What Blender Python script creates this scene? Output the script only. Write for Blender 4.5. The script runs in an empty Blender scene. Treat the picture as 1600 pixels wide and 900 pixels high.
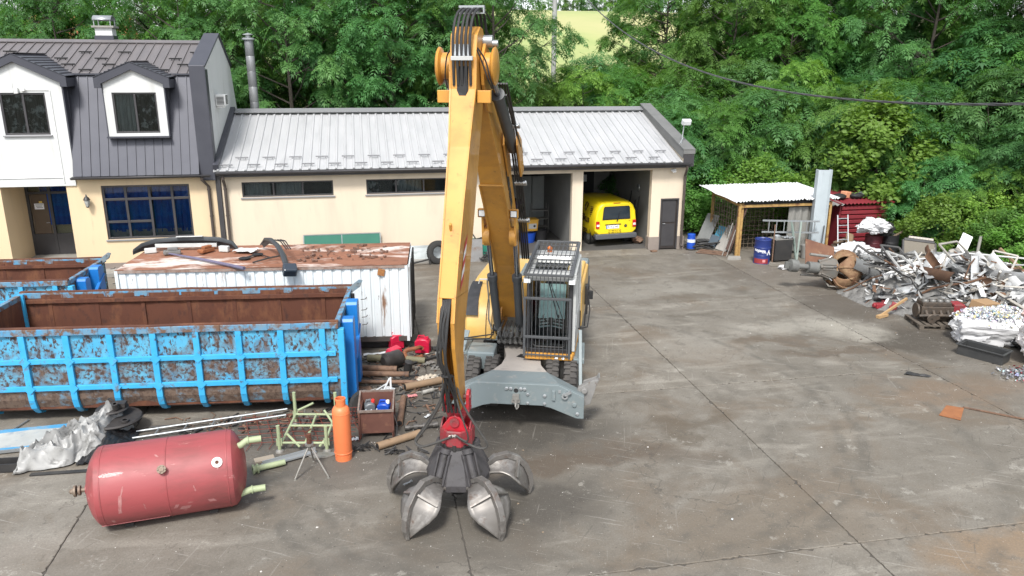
import bpy, bmesh, math, random
import numpy as np
from math import sin, cos, pi, radians as rad, sqrt, atan2
from mathutils import Vector as V, Matrix, Euler
random.seed(7)
S = bpy.context.scene
COL = S.collection

# ------------------------------------------------------------------ camera
CAM_F, CAM_P, CAM_YAW, CAM_ROLL, CAM_H = 1200/1600*36, rad(16.0), rad(10.83), rad(0.19), 6.7
fw = V((sin(CAM_YAW)*cos(CAM_P), cos(CAM_YAW)*cos(CAM_P), -sin(CAM_P)))
rt = V((cos(CAM_YAW), -sin(CAM_YAW), 0)); dn = -rt.cross(fw)
Rr = rt*cos(CAM_ROLL)-dn*sin(CAM_ROLL); Dd = rt*sin(CAM_ROLL)+dn*cos(CAM_ROLL)
cd = bpy.data.cameras.new('camera'); cam = bpy.data.objects.new('camera', cd); COL.objects.link(cam)
cd.sensor_width = 36; cd.lens = CAM_F; cd.clip_end = 2000; cd.clip_start = .1
cam.matrix_world = Matrix((( Rr.x, -Dd.x, -fw.x, 0), (Rr.y, -Dd.y, -fw.y, 0), (Rr.z, -Dd.z, -fw.z, CAM_H), (0, 0, 0, 1)))
S.camera = cam
S.render.resolution_x, S.render.resolution_y = 1024, 576

# ------------------------------------------------------------------ light: hazy bright sky, soft sun from behind left
SUN_EL, SUN_AZ = 52, 200     # azimuth of the sun, degrees clockwise from +Y
W = bpy.data.worlds.new('World'); S.world = W; W.use_nodes = True
nt = W.node_tree; nt.nodes.clear()
sky = nt.nodes.new('ShaderNodeTexSky'); sky.sky_type = 'NISHITA'; sky.sun_disc = False
sky.sun_elevation = rad(SUN_EL); sky.sun_rotation = rad(SUN_AZ)
sky.air_density = 1.0; sky.dust_density = 2.0; sky.ozone_density = 1.0; sky.altitude = 200
hs = nt.nodes.new('ShaderNodeHueSaturation'); hs.inputs['Saturation'].default_value = .3
hs.inputs['Value'].default_value = 1.0
bg = nt.nodes.new('ShaderNodeBackground'); bg.inputs[1].default_value = .15
wo = nt.nodes.new('ShaderNodeOutputWorld')
nt.links.new(sky.outputs[0], hs.inputs['Color']); nt.links.new(hs.outputs[0], bg.inputs[0]); nt.links.new(bg.outputs[0], wo.inputs[0])
sl = bpy.data.lights.new('sun', 'SUN'); sl.energy = 2.2; sl.angle = rad(11); sl.color = (1, .97, .92)
so = bpy.data.objects.new('sun', sl); COL.objects.link(so)
sd = V((sin(rad(SUN_AZ))*cos(rad(SUN_EL)), cos(rad(SUN_AZ))*cos(rad(SUN_EL)), sin(rad(SUN_EL))))
so.rotation_euler = sd.to_track_quat('Z', 'Y').to_euler(); so.location = (-20, -20, 40)
S.view_settings.view_transform = 'Standard'; S.view_settings.look = 'None'
S.view_settings.exposure = 1.0; S.view_settings.gamma = 1

# ------------------------------------------------------------------ mesh helpers
def nrm(v): v = V(v); return v.normalized()
class MB:
    def __init__(s): s.v = []; s.f = []; s.mi = []; s.cur = 0
    def add(s, vs, fs):
        o = len(s.v); s.v += [tuple(p) for p in vs]
        for f in fs: s.f.append(tuple(i+o for i in f)); s.mi.append(s.cur)
        return s
    def box(s, x0, x1, y0, y1, z0, z1):
        return s.add([(x0,y0,z0),(x1,y0,z0),(x1,y1,z0),(x0,y1,z0),(x0,y0,z1),(x1,y0,z1),(x1,y1,z1),(x0,y1,z1)],
                     [(0,3,2,1),(4,5,6,7),(0,1,5,4),(1,2,6,5),(2,3,7,6),(3,0,4,7)])
    def obox(s, c, size, rot=(0,0,0)):
        M = Euler(rot).to_matrix() if not isinstance(rot, Matrix) else rot
        hx, hy, hz = [q/2 for q in size]; c = V(c)
        vs = [c+M@V(p) for p in [(-hx,-hy,-hz),(hx,-hy,-hz),(hx,hy,-hz),(-hx,hy,-hz),(-hx,-hy,hz),(hx,-hy,hz),(hx,hy,hz),(-hx,hy,hz)]]
        return s.add(vs, [(0,3,2,1),(4,5,6,7),(0,1,5,4),(1,2,6,5),(2,3,7,6),(3,0,4,7)])
    def bar(s, a, b, w, h=None, up=(0,0,1)):
        a, b = V(a), V(b); h = h or w; d = (b-a).normalized(); u = V(up)
        if abs(d.dot(u)) > .98: u = V((1,0,0)) if abs(d.x) < .9 else V((0,1,0))
        x = d.cross(u).normalized()*w/2; y = x.cross(d).normalized()*h/2
        vs = [a-x-y,a+x-y,a+x+y,a-x+y,b-x-y,b+x-y,b+x+y,b-x+y]
        return s.add(vs, [(0,1,2,3)[::-1],(4,5,6,7),(0,1,5,4),(1,2,6,5),(2,3,7,6),(3,0,4,7)])
    def tube(s, pts, r, n=8, closed=False, caps=True):
        pts = [V(p) for p in pts]; k = len(pts); rs = r if isinstance(r, (list, tuple)) else [r]*k
        up = None; rings = []
        for i, p in enumerate(pts):
            if closed: t = (pts[(i+1) % k]-pts[i-1])
            else: t = pts[min(i+1, k-1)]-pts[max(i-1, 0)]
            t = t.normalized() if t.length > 1e-9 else V((0,0,1))
            if up is None: up = V((0,0,1)) if abs(t.z) < .9 else V((1,0,0))
            x = t.cross(up).normalized(); y = x.cross(t).normalized(); up = y
            rings.append([p+(x*cos(2*pi*j/n)+y*sin(2*pi*j/n))*rs[i] for j in range(n)])
        vs = [q for rg in rings for q in rg]; fs = []
        for i in range(k if closed else k-1):
            a = i*n; b = ((i+1) % k)*n
            for j in range(n): fs.append((a+j, a+(j+1) % n, b+(j+1) % n, b+j)[::-1])
        if caps and not closed: fs.append(tuple(range(n))); fs.append(tuple(range((k-1)*n, k*n))[::-1])
        return s.add(vs, fs)
    def hose(s, pts, r, n=8, k=5):
        P = [V(p) for p in pts]; out = []
        for i in range(len(P)-1):
            p0, p1, p2, p3 = P[max(i-1, 0)], P[i], P[i+1], P[min(i+2, len(P)-1)]
            for j in range(k):
                t = j/k; out.append(.5*((2*p1)+(p2-p0)*t+(2*p0-5*p1+4*p2-p3)*t*t+(3*p1-p0-3*p2+p3)*t*t*t))
        return s.tube(out+[P[-1]], r, n)
    def cyl(s, a, b, r, r2=None, n=16):
        return s.tube([a, b], [r, r if r2 is None else r2], n)
    def lathe(s, prof, o=(0,0,0), ax=(0,0,1), n=24, a0=0, a1=2*pi):
        # prof: list of (radius, height along axis)
        o = V(o); ax = nrm(ax); u = V((1,0,0)) if abs(ax.x) < .9 else V((0,1,0))
        x = (u-ax*u.dot(ax)).normalized(); y = ax.cross(x); full = abs(a1-a0-2*pi) < 1e-6
        m = n if full else n+1; vs = []; fs = []
        for r, h in prof:
            for j in range(m):
                t = a0+(a1-a0)*j/n; vs.append(o+ax*h+(x*cos(t)+y*sin(t))*max(r, 1e-4))
        for i in range(len(prof)-1):
            for j in range(n if full else n): 
                a, b = i*m+j, i*m+(j+1) % m; fs.append((a, b, b+m, a+m))
        return s.add(vs, fs)
    def prism(s, poly, fn, d0, d1):
        # poly: 2-D outline; fn(u, v, d) -> 3-D point
        n = len(poly); vs = [fn(u, v, d0) for u, v in poly]+[fn(u, v, d1) for u, v in poly]
        fs = [tuple(range(n))[::-1], tuple(range(n, 2*n))]+[(i, (i+1) % n, n+(i+1) % n, n+i) for i in range(n)]
        return s.add(vs, fs)
    def grid(s, fn, nu, nv, wrapu=False):
        vs = [fn(i/nu, j/nv) for i in range(nu+(0 if wrapu else 1)) for j in range(nv+1)]; fs = []
        m = nv+1; K = nu if wrapu else nu+1
        for i in range(nu):
            for j in range(nv):
                a = i*m+j; b = ((i+1) % K)*m+j; fs.append((a, b, b+1, a+1))
        return s.add(vs, fs)
    def quad(s, *p): return s.add(p, [tuple(range(len(p)))])
    def mesh(s, name, mats, smooth=False, fix=True):
        me = bpy.data.meshes.new(name); me.from_pydata(s.v, [], s.f); 
        mats = mats if isinstance(mats, (list, tuple)) else [mats]
        for m in mats: me.materials.append(m)
        if len(mats) > 1: me.polygons.foreach_set('material_index', s.mi)
        if fix:
            bm = bmesh.new(); bm.from_mesh(me); bmesh.ops.recalc_face_normals(bm, faces=bm.faces); bm.to_mesh(me); bm.free()
        if smooth:
            me.polygons.foreach_set('use_smooth', [True]*len(me.polygons)); me.set_sharp_from_angle(angle=rad(35))
        me.update(); return me
    def build(s, name, mats, parent=None, smooth=False, bevel=0, fix=True, solid=0):
        return link(name, s.mesh(name, mats, smooth, fix), parent, bevel, solid)
def link(name, me, parent=None, bevel=0, solid=0):
    o = bpy.data.objects.new(name, me); COL.objects.link(o)
    if parent is not None: o.parent = parent
    if solid:
        m = o.modifiers.new('solid', 'SOLIDIFY'); m.thickness = solid; m.offset = 0
    if bevel:
        m = o.modifiers.new('bevel', 'BEVEL'); m.width = bevel; m.segments = 2; m.limit_method = 'ANGLE'; m.angle_limit = rad(40)
    return o
def tag(o, label=None, cat=None, group=None, kind=None):
    if label: o['label'] = label
    if cat: o['category'] = cat
    if group: o['group'] = group
    if kind: o['kind'] = kind
    return o
def thing(name, label, cat, loc=(0,0,0), rz=0, group=None):
    o = bpy.data.objects.new(name, None); COL.objects.link(o); o.empty_display_size = .2
    o.location = loc; o.rotation_euler = (0, 0, rz)
    return tag(o, label, cat, group)
def part(name, parent, mats, fn, **k):
    m = MB(); fn(m); return m.build(name, mats, parent, **k)
def copy_tree(o, parent=None):
    c = o.copy(); COL.objects.link(c)
    if parent is not None: c.parent = parent
    for ch in list(o.children): copy_tree(ch, c)
    return c
def text_mesh(name, txt, size, mat, parent, M, extrude=.002, shear=0, align='CENTER', bold=0):
    cu = bpy.data.curves.new(name, 'FONT'); cu.body = txt; cu.size = size; cu.extrude = extrude; cu.shear = shear; cu.offset = bold
    cu.align_x = align; cu.align_y = 'CENTER'; cu.resolution_u = 3
    t = bpy.data.objects.new(name+'_c', cu); COL.objects.link(t)
    bpy.context.view_layer.update()
    me = bpy.data.meshes.new_from_object(t.evaluated_get(bpy.context.evaluated_depsgraph_get()))
    bpy.data.objects.remove(t); bpy.data.curves.remove(cu)
    me.materials.clear(); me.materials.append(mat); me.transform(M); me.name = name
    return link(name, me, parent)
def frame_M(o, x, y):   # matrix with text x, y axes
    x = nrm(x); y = nrm(y); z = x.cross(y)
    return Matrix(((x.x,y.x,z.x,o[0]),(x.y,y.y,z.y,o[1]),(x.z,y.z,z.z,o[2]),(0,0,0,1)))
def fnoise(x, y, z=0., s=0):
    from mathutils import noise
    return noise.noise(V((x+s*17.3, y-s*9.1, z+s*3.7)))

# ------------------------------------------------------------------ materials
MATS = {}
def c3(c): return tuple(c)+((1,) if len(c) == 3 else ())
def mat(name, col, col2=None, scale=4, rough=.6, metal=0, bump=0, bscale=None, spots=None, spots2=None, coord='Object', spec=.5, vary=0, stretch=None, coat=0, trans=0):
    """spots = (colour, amount 0..1, scale, softness, rough)"""
    if name in MATS: return MATS[name]
    m = bpy.data.materials.new(name); m.use_nodes = True; t = m.node_tree; N = t.nodes; L = t.links
    b = N['Principled BSDF']; b.inputs['Roughness'].default_value = rough; b.inputs['Metallic'].default_value = metal
    b.inputs['Specular IOR Level'].default_value = spec; b.inputs['Coat Weight'].default_value = coat
    if coord == 'World':
        vec = N.new('ShaderNodeNewGeometry').outputs['Position']
    else:
        tc = N.new('ShaderNodeTexCoord').outputs['Object']; oi = N.new('ShaderNodeObjectInfo')
        mu = N.new('ShaderNodeVectorMath'); mu.operation = 'MULTIPLY_ADD'; mu.inputs[1].default_value = (1,1,1)
        cb = N.new('ShaderNodeCombineXYZ'); ml = N.new('ShaderNodeMath'); ml.operation = 'MULTIPLY'; ml.inputs[1].default_value = 37
        L.new(oi.outputs['Random'], ml.inputs[0])
        for i in range(3): L.new(ml.outputs[0], cb.inputs[i])
        L.new(tc, mu.inputs[0]); L.new(cb.outputs[0], mu.inputs[2]); vec = mu.outputs[0]
    if stretch:
        vm = N.new('ShaderNodeVectorMath'); vm.operation = 'MULTIPLY'; vm.inputs[1].default_value = stretch; L.new(vec, vm.inputs[0]); vec = vm.outputs[0]
    def noise(sc, det=6, ro=.6, dist=0):
        n = N.new('ShaderNodeTexNoise'); n.inputs['Scale'].default_value = sc; n.inputs['Detail'].default_value = det
        n.inputs['Roughness'].default_value = ro; n.inputs['Distortion'].default_value = dist; L.new(vec, n.inputs['Vector']); return n.outputs['Fac']
    def mix(f, a, bb):
        x = N.new('ShaderNodeMix'); x.data_type = 'RGBA'
        if isinstance(f, float): x.inputs[0].default_value = f
        else: L.new(f, x.inputs[0])
        for k, q in ((6, a), (7, bb)):
            if hasattr(q, 'links'): L.new(q, x.inputs[k])
            else: x.inputs[k].default_value = c3(q)
        return x.outputs[2]
    def ramp(f, lo, hi):
        x = N.new('ShaderNodeMapRange'); L.new(f, x.inputs[0]); x.inputs[1].default_value = lo; x.inputs[2].default_value = hi; return x.outputs[0]
    out = None
    if col2 is not None: out = mix(ramp(noise(scale), .3, .7), col, col2)
    else: out = mix(0.0, col, col)
    R = None
    for sp in (spots, spots2):
        if sp:
            cc, am, sc, soft = sp[:4]; th = .5+(.5-am)*.6
            f = ramp(noise(sc, 9, .65, .3), th-soft, th+soft); out = mix(f, out, cc)
            if len(sp) > 4:
                x = N.new('ShaderNodeMix'); x.data_type = 'FLOAT'; L.new(f, x.inputs[0])
                if R is None: x.inputs[2].default_value = rough
                else: L.new(R, x.inputs[2])
                x.inputs[3].default_value = sp[4]; R = x.outputs[0]
    if vary:
        oi2 = N.new('ShaderNodeObjectInfo'); h = N.new('ShaderNodeHueSaturation'); mr = N.new('ShaderNodeMapRange')
        L.new(oi2.outputs['Random'], mr.inputs[0]); mr.inputs[3].default_value = 1-vary; mr.inputs[4].default_value = 1+vary
        L.new(mr.outputs[0], h.inputs['Value']); L.new(out, h.inputs['Color']); out = h.outputs[0]
    L.new(out, b.inputs['Base Color'])
    if R is not None: L.new(R, b.inputs['Roughness'])
    if bump:
        bp = N.new('ShaderNodeBump'); bp.inputs['Strength'].default_value = min(1, bump); bp.inputs['Distance'].default_value = .02
        L.new(noise(bscale or scale*3, 5), bp.inputs['Height']); L.new(bp.outputs[0], b.inputs['Normal'])
    MATS[name] = m; return m
RUST = (.12,.045,.022); RUST2 = (.20,.08,.035); DKRUST = (.06,.025,.015)
m_wall = mat('plaster_peach', (.63,.535,.41), (.58,.495,.385), .5, .85, bump=.15, bscale=60, coord='World', stretch=(2.4,2.4,.35), spots=((.50,.43,.34), .26, .5, .12), spots2=((.44,.38,.31), .17, 2.2, .06))
m_wall2 = mat('plaster_yellow', (.64,.50,.32), (.59,.46,.30), .6, .85, bump=.15, bscale=60, coord='World', stretch=(2.4,2.4,.35), spots=((.5,.4,.28), .26, .6, .12), spots2=((.42,.34,.24), .17, 2.2, .06))
m_white = mat('plaster_white', (.58,.59,.58), (.53,.54,.53), .7, .85, bump=.1, bscale=60, coord='World', stretch=(2.2,2.2,.4), spots=((.44,.44,.42), .24, .8, .1))
m_plinth = mat('plinth', (.25,.21,.18), (.19,.16,.14), 2, .9, coord='World', bump=.2)
m_trim = mat('dark_trim', (.035,.033,.036), (.05,.048,.05), 2, .45)
m_glass = mat('glass_dark', (.012,.014,.018), None, rough=.06, spec=.8)
m_mans = mat('metal_anthracite', (.054,.056,.070), (.066,.068,.083), 1.5, .42, .3, coord='World')
m_roofu = mat('metal_roof_brown', (.165,.15,.15), (.135,.125,.127), 1.2, .45, .2, coord='World', stretch=(3,.5,1))
m_roofg = mat('metal_roof_grey', (.48,.48,.485), (.42,.425,.43), 1.3, .48, .25, coord='World', stretch=(2.5,.35,1), spots=((.34,.345,.35), .22, .8, .14))
m_guard = mat('guard_metal', (.30,.30,.31), None, rough=.5, metal=.5)
m_black = mat('black_matte', (.012,.012,.013), None, rough=.7)
m_dark = mat('dark_metal', (.03,.03,.032), (.05,.048,.046), 6, .5, .3)
m_galv = mat('galvanised', (.42,.44,.45), (.33,.35,.36), 3, .4, .6)
m_rubber = mat('rubber', (.018,.018,.018), (.03,.028,.026), 6, .8, bump=.2)
m_concrete_old = mat('old_concrete', (.30,.29,.27), (.22,.21,.19), 2, .9, coord='World', bump=.2)
m_lace = mat('lace_curtain', (.02,.02,.022), (.05,.05,.055), 5, .9, spots=((.34,.35,.36), .40, 5, .03))
m_grey_c = mat('grey_blind', (.34,.35,.36), (.26,.27,.28), 3, .8)
m_blue_c = mat('blue_curtain', (.015,.14,.62), (.008,.05,.28), 1.6, .6, stretch=(4,1,.6))
m_room = mat('room_dark', (.03,.03,.032), (.05,.05,.05), 1, .9)
def glass_mat():
    m = bpy.data.materials.new('window_glass'); m.use_nodes = True; t = m.node_tree; N = t.nodes; L = t.links; N.clear()
    o = N.new('ShaderNodeOutputMaterial'); tr = N.new('ShaderNodeBsdfTransparent'); gl = N.new('ShaderNodeBsdfGlossy'); mx = N.new('ShaderNodeMixShader'); fr = N.new('ShaderNodeFresnel')
    tr.inputs[0].default_value = (.72,.76,.76,1); gl.inputs['Roughness'].default_value = .03; fr.inputs[0].default_value = 1.6
    L.new(fr.outputs[0], mx.inputs[0]); L.new(tr.outputs[0], mx.inputs[1]); L.new(gl.outputs[0], mx.inputs[2]); L.new(mx.outputs[0], o.inputs[0]); return m
m_pane = glass_mat()
WROOT = set()
def wthing(name, label, cat, loc, group=None):
    """a thing whose parts are given in world coordinates"""
    o = thing(name, label, cat, loc, 0, group); WROOT.add(o.name); return o
_link = link
def link(name, me, parent=None, bevel=0, solid=0):
    o = _link(name, me, parent, bevel, solid)
    if parent is not None and parent.name in WROOT: o.matrix_parent_inverse = Matrix.Translation(parent.location).inverted()
    return o
# ------------------------------------------------------------------ terrain
def sst(a, b, x): t = max(0., min(1., (x-a)/(b-a))); return t*t*(3-2*t)
def hz(x, y):
    k = .25+.75*sst(-35, 8, x)
    back = 16.5*k*(sst(40, 145, y)**.9) - 10*sst(150, 330, y)*k
    bank = 7.0*sst(20.5, 52, x+.10*(y-20))*sst(-10, 12, y)*(1-sst(55, 95, y))
    bank2 = 2.2*sst(33, 46, y)*sst(4, 20, x)*(1-sst(55, 95, y))
    und = .25*fnoise(x*.11, y*.11)*sst(3, 12, max(x-19.5, y-36, -22-x))
    return -.035+back+bank+bank2+und
def terrain():
    xs = [-1500,-700,-350,-200]+list(np.arange(-120, 161, 4.0))+[200,350,700,1500]
    ys = [-1500,-500,-150,-60,-30]+list(np.arange(-12, 160, 4.0))+[175,200,240,300,400,700,1500]
    m = MB(); nx, ny = len(xs), len(ys)
    for x in xs:
        for y in ys: m.v.append((x, y, hz(max(-160,min(160,x)), min(y, 420)) - (.0 if y < 420 else 8)))
    for i in range(nx-1):
        for j in range(ny-1): a = i*ny+j; m.f.append((a, a+ny, a+ny+1, a+1)); m.mi.append(0)
    M = bpy.data.materials.new('terrain'); M.use_nodes = True; t = M.node_tree; N = t.nodes; L = t.links; b = N['Principled BSDF']; b.inputs['Roughness'].default_value = .95
    P = N.new('ShaderNodeNewGeometry').outputs['Position']
    def nz(sc, d=6):
        n = N.new('ShaderNodeTexNoise'); n.inputs['Scale'].default_value = sc; n.inputs['Detail'].default_value = d; L.new(P, n.inputs['Vector']); return n.outputs['Fac']
    def mx(f, a, c):
        x = N.new('ShaderNodeMix'); x.data_type = 'RGBA'; L.new(f, x.inputs[0])
        for k, q in ((6, a), (7, c)):
            if hasattr(q, 'links'): L.new(q, x.inputs[k])
            else: x.inputs[k].default_value = c3(q)
        return x.outputs[2]
    def mr(f, lo, hi):
        x = N.new('ShaderNodeMapRange'); L.new(f, x.inputs[0]); x.inputs[1].default_value = lo; x.inputs[2].default_value = hi; return x.outputs[0]
    sx = N.new('ShaderNodeSeparateXYZ'); L.new(P, sx.inputs[0])
    near = mx(mr(nz(.8), .35, .65), (.035,.045,.018), (.06,.05,.03))
    field = mx(mr(nz(.25), .35, .65), (.31,.34,.13), (.25,.31,.11)); field = mx(mr(nz(.03), .45, .6), field, (.36,.35,.16))
    far = mx(mr(sx.outputs[1], 56, 66), near, field)
    L.new(far, b.inputs['Base Color'])
    tag(m.build('terrain', M, smooth=True), kind='structure')
terrain()

# ------------------------------------------------------------------ concrete yard of big slabs with broken joints
def concrete():
    M = bpy.data.materials.new('yard_concrete'); M.use_nodes = True; t = M.node_tree; N = t.nodes; L = t.links; b = N['Principled BSDF']
    P = N.new('ShaderNodeNewGeometry').outputs['Position']
    def nz(sc, d=8, ro=.6, dist=0, vec=None):
        n = N.new('ShaderNodeTexNoise'); n.inputs['Scale'].default_value = sc; n.inputs['Detail'].default_value = d; n.inputs['Roughness'].default_value = ro
        n.inputs['Distortion'].default_value = dist; L.new(vec or P, n.inputs['Vector']); return n
    def mx(f, a, c, bl='MIX'):
        x = N.new('ShaderNodeMix'); x.data_type = 'RGBA'; x.blend_type = bl
        if isinstance(f, float): x.inputs[0].default_value = f
        else: L.new(f, x.inputs[0])
        for k, q in ((6, a), (7, c)):
            if hasattr(q, 'links'): L.new(q, x.inputs[k])
            else: x.inputs[k].default_value = c3(q)
        return x.outputs[2]
    def mr(f, lo, hi, a=0, c=1):
        x = N.new('ShaderNodeMapRange'); L.new(f, x.inputs[0]); x.inputs[1].default_value = lo; x.inputs[2].default_value = hi; x.inputs[3].default_value = a; x.inputs[4].default_value = c; return x.outputs[0]
    def mth(op, a, c=None):
        x = N.new('ShaderNodeMath'); x.operation = op
        for k, q in ((0, a), (1, c)):
            if q is None: continue
            if hasattr(q, 'links'): L.new(q, x.inputs[k])
            else: x.inputs[k].default_value = q
        return x.outputs[0]
    # warped position for stains and the painted shadow
    wv = nz(.7, 5).outputs['Color']; w1 = N.new('ShaderNodeVectorMath'); w1.operation = 'SUBTRACT'; L.new(wv, w1.inputs[0]); w1.inputs[1].default_value = (.5,.5,.5)
    w2 = N.new('ShaderNodeVectorMath'); w2.operation = 'MULTIPLY_ADD'; L.new(w1.outputs[0], w2.inputs[0]); w2.inputs[1].default_value = (2.6,2.6,0); L.new(P, w2.inputs[2]); WP = w2.outputs[0]
    oi = N.new('ShaderNodeObjectInfo').outputs['Random']
    out = mx(mr(nz(.22, 6).outputs['Fac'], .35, .65), (.160,.148,.131), (.222,.208,.187))
    out = mx(mr(nz(1.4, 9, .7).outputs['Fac'], .40, .70), out, (.135,.122,.105))
    out = mx(mr(nz(.45, 7, .6, .6).outputs['Fac'], .50, .62, 0, .75), out, (.14,.112,.086))
    sv = N.new('ShaderNodeVectorMath'); sv.operation = 'MULTIPLY'; L.new(P, sv.inputs[0]); sv.inputs[1].default_value = (.35, 1.6, 1)
    out = mx(mr(nz(1.1, 6, .6, .4, sv.outputs[0]).outputs['Fac'], .54, .72, 0, .55), out, (.33,.315,.285))
    st = [  # x, y, rx, ry, colour, strength : oil and mud stains, plus the grab's shadow painted dark on the slabs
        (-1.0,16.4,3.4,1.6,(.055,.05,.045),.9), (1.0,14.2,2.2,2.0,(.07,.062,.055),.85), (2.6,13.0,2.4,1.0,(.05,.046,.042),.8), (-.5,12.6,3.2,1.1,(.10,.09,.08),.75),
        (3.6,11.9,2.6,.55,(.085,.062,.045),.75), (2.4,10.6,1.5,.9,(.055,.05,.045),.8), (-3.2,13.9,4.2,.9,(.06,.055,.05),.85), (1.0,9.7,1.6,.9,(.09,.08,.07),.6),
        (5.6,9.3,2.6,1.0,(.16,.13,.10),.6), (10.2,17.0,1.5,.35,(.11,.085,.065),.8), (11.6,16.0,2.2,.3,(.10,.078,.06),.85), (13.6,16.4,1.5,1.3,(.07,.06,.05),.9), (13.8,19.8,1.6,2.2,(.09,.078,.066),.8),
        (12.9,23.2,2.0,1.6,(.12,.105,.09),.7), (12.3,13.4,2.0,.9,(.17,.125,.09),.8), (9.2,8.1,1.7,.7,(.22,.155,.10),.75), (-6.5,10.4,2.6,.8,(.20,.18,.16),.5), (4.6,18.5,.9,2.2,(.10,.10,.10),.6),
        (9.0,19.2,1.0,.25,(.10,.09,.075),.7), (6.0,12.8,1.2,.3,(.09,.07,.05),.6), (9.6,20.9,2.4,.3,(.13,.11,.09),.6), (-3.0,18.0,8,1.4,(.06,.055,.05),.7), (3.2,17.0,1.8,2.4,(.10,.095,.09),.6),
        (11.2,18.0,1.8,.7,(.32,.308,.28),.6), (8.8,22.0,2.2,1.0,(.30,.29,.265),.45), (7.7,17.0,1.6,1.2,(.29,.28,.258),.4), (12.7,17.3,1.1,.8,(.36,.345,.31),.7)]
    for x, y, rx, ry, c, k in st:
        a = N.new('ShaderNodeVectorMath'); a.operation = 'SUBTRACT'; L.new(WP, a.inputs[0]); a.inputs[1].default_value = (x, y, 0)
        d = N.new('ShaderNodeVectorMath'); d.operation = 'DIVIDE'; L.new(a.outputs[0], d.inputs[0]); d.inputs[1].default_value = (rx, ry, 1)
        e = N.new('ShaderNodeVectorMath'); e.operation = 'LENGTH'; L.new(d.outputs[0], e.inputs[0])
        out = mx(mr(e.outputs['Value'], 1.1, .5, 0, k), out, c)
    # curved tyre tracks
    tr = nz(1.7, 4).outputs['Fac']
    for cx, cy, r, w, k in ((3.5,14.5,6.15,.2,.6),(3.5,14.5,5.75,.15,.55),(3.1,13.6,4.5,.18,.35),(4.6,13.4,6.7,.18,.45),(5.4,13.0,7.3,.15,.4),(2.0,20,9.5,.2,.35)):
        a = N.new('ShaderNodeVectorMath'); a.operation = 'SUBTRACT'; L.new(P, a.inputs[0]); a.inputs[1].default_value = (cx, cy, 0)
        e = N.new('ShaderNodeVectorMath'); e.operation = 'LENGTH'; L.new(a.outputs[0], e.inputs[0])
        q = mth('ABSOLUTE', mth('SUBTRACT', e.outputs['Value'], r))
        f = mth('MULTIPLY', mr(q, w, w*.3, 0, k), mr(tr, .42, .6))
        out = mx(f, out, (.085,.08,.072))
    # crisp blotches, scratches, cracks, pits and specks
    out = mx(mr(nz(.9, 12, .72).outputs['Fac'], .555, .60, 0, .45), out, (.115,.105,.092))
    out = mx(mr(nz(2.6, 12, .75, .3).outputs['Fac'], .575, .61, 0, .5), out, (.10,.092,.082))
    out = mx(mr(nz(1.7, 12, .75, .2).outputs['Fac'], .60, .64, 0, .55), out, (.34,.33,.305))
    for rot, sc, lo, colr_, k in ((.5, 2.2, .66, (.36,.35,.33), .4), (-.9, 2.6, .67, (.09,.084,.075), .55), (1.9, 1.8, .68, (.33,.32,.30), .3)):
        vr = N.new('ShaderNodeVectorRotate'); vr.rotation_type = 'Z_AXIS'; L.new(P, vr.inputs['Vector']); vr.inputs['Angle'].default_value = rot
        vm = N.new('ShaderNodeVectorMath'); vm.operation = 'MULTIPLY'; L.new(vr.outputs[0], vm.inputs[0]); vm.inputs[1].default_value = (.35, 9, 1)
        out = mx(mr(nz(sc, 4, .5, .25, vm.outputs[0]).outputs['Fac'], lo, lo+.03, 0, k), out, colr_)
    vc = N.new('ShaderNodeTexVoronoi'); vc.feature = 'DISTANCE_TO_EDGE'; vc.inputs['Scale'].default_value = .42; L.new(WP, vc.inputs['Vector'])
    out = mx(mth('MULTIPLY', mr(vc.outputs['Distance'], .006, .002, 0, .5), mr(nz(.3, 3).outputs['Fac'], .52, .58)), out, (.06,.055,.05))
    fine = nz(30, 5, .75).outputs['Fac']; out = mx(mr(fine, .42, .68, 0, .55), out, (.10,.094,.084))
    out = mx(mr(nz(38, 4, .7).outputs['Fac'], .62, .70, 0, .6), out, (.42,.41,.385))
    vo = N.new('ShaderNodeTexVoronoi'); vo.inputs['Scale'].default_value = 7; L.new(P, vo.inputs['Vector'])
    out = mx(mr(vo.outputs['Distance'], .06, .03, 0, .7), out, (.46,.45,.42))
    vo2 = N.new('ShaderNodeTexVoronoi'); vo2.inputs['Scale'].default_value = 4.3; L.new(P, vo2.inputs['Vector'])
    out = mx(mr(vo2.outputs['Distance'], .07, .04, 0, .7), out, (.05,.046,.04))
    hv = N.new('ShaderNodeHueSaturation'); L.new(mr(oi, 0, 1, .86, 1.06), hv.inputs['Value']); L.new(out, hv.inputs['Color'])
    wm = N.new('ShaderNodeMix'); wm.data_type = 'RGBA'; wm.blend_type = 'MULTIPLY'; wm.inputs[0].default_value = 1; wm.inputs[7].default_value = (1.02,1.0,.955,1); L.new(hv.outputs[0], wm.inputs[6]); L.new(wm.outputs[2], b.inputs['Base Color'])
    L.new(mr(nz(.6, 6).outputs['Fac'], .3, .7, .5, .85), b.inputs['Roughness']); b.inputs['Specular IOR Level'].default_value = .3
    bp = N.new('ShaderNodeBump'); bp.inputs['Strength'].default_value = .35; bp.inputs['Distance'].default_value = .01; L.new(nz(14, 8, .7).outputs['Fac'], bp.inputs['Height']); L.new(bp.outputs[0], b.inputs['Normal'])
    return M
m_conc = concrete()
m_joint = mat('joint_dirt', (.06,.054,.047), (.095,.085,.074), 3, .95, coord='World')
yard = part('yard', None, m_joint, lambda m: m.add([(-34,-14,-.022),(18.6,-14,-.022),(18.6,33,-.022),(-34,33,-.022)], [(0,1,2,3)]))
tag(yard, kind='structure')
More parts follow.
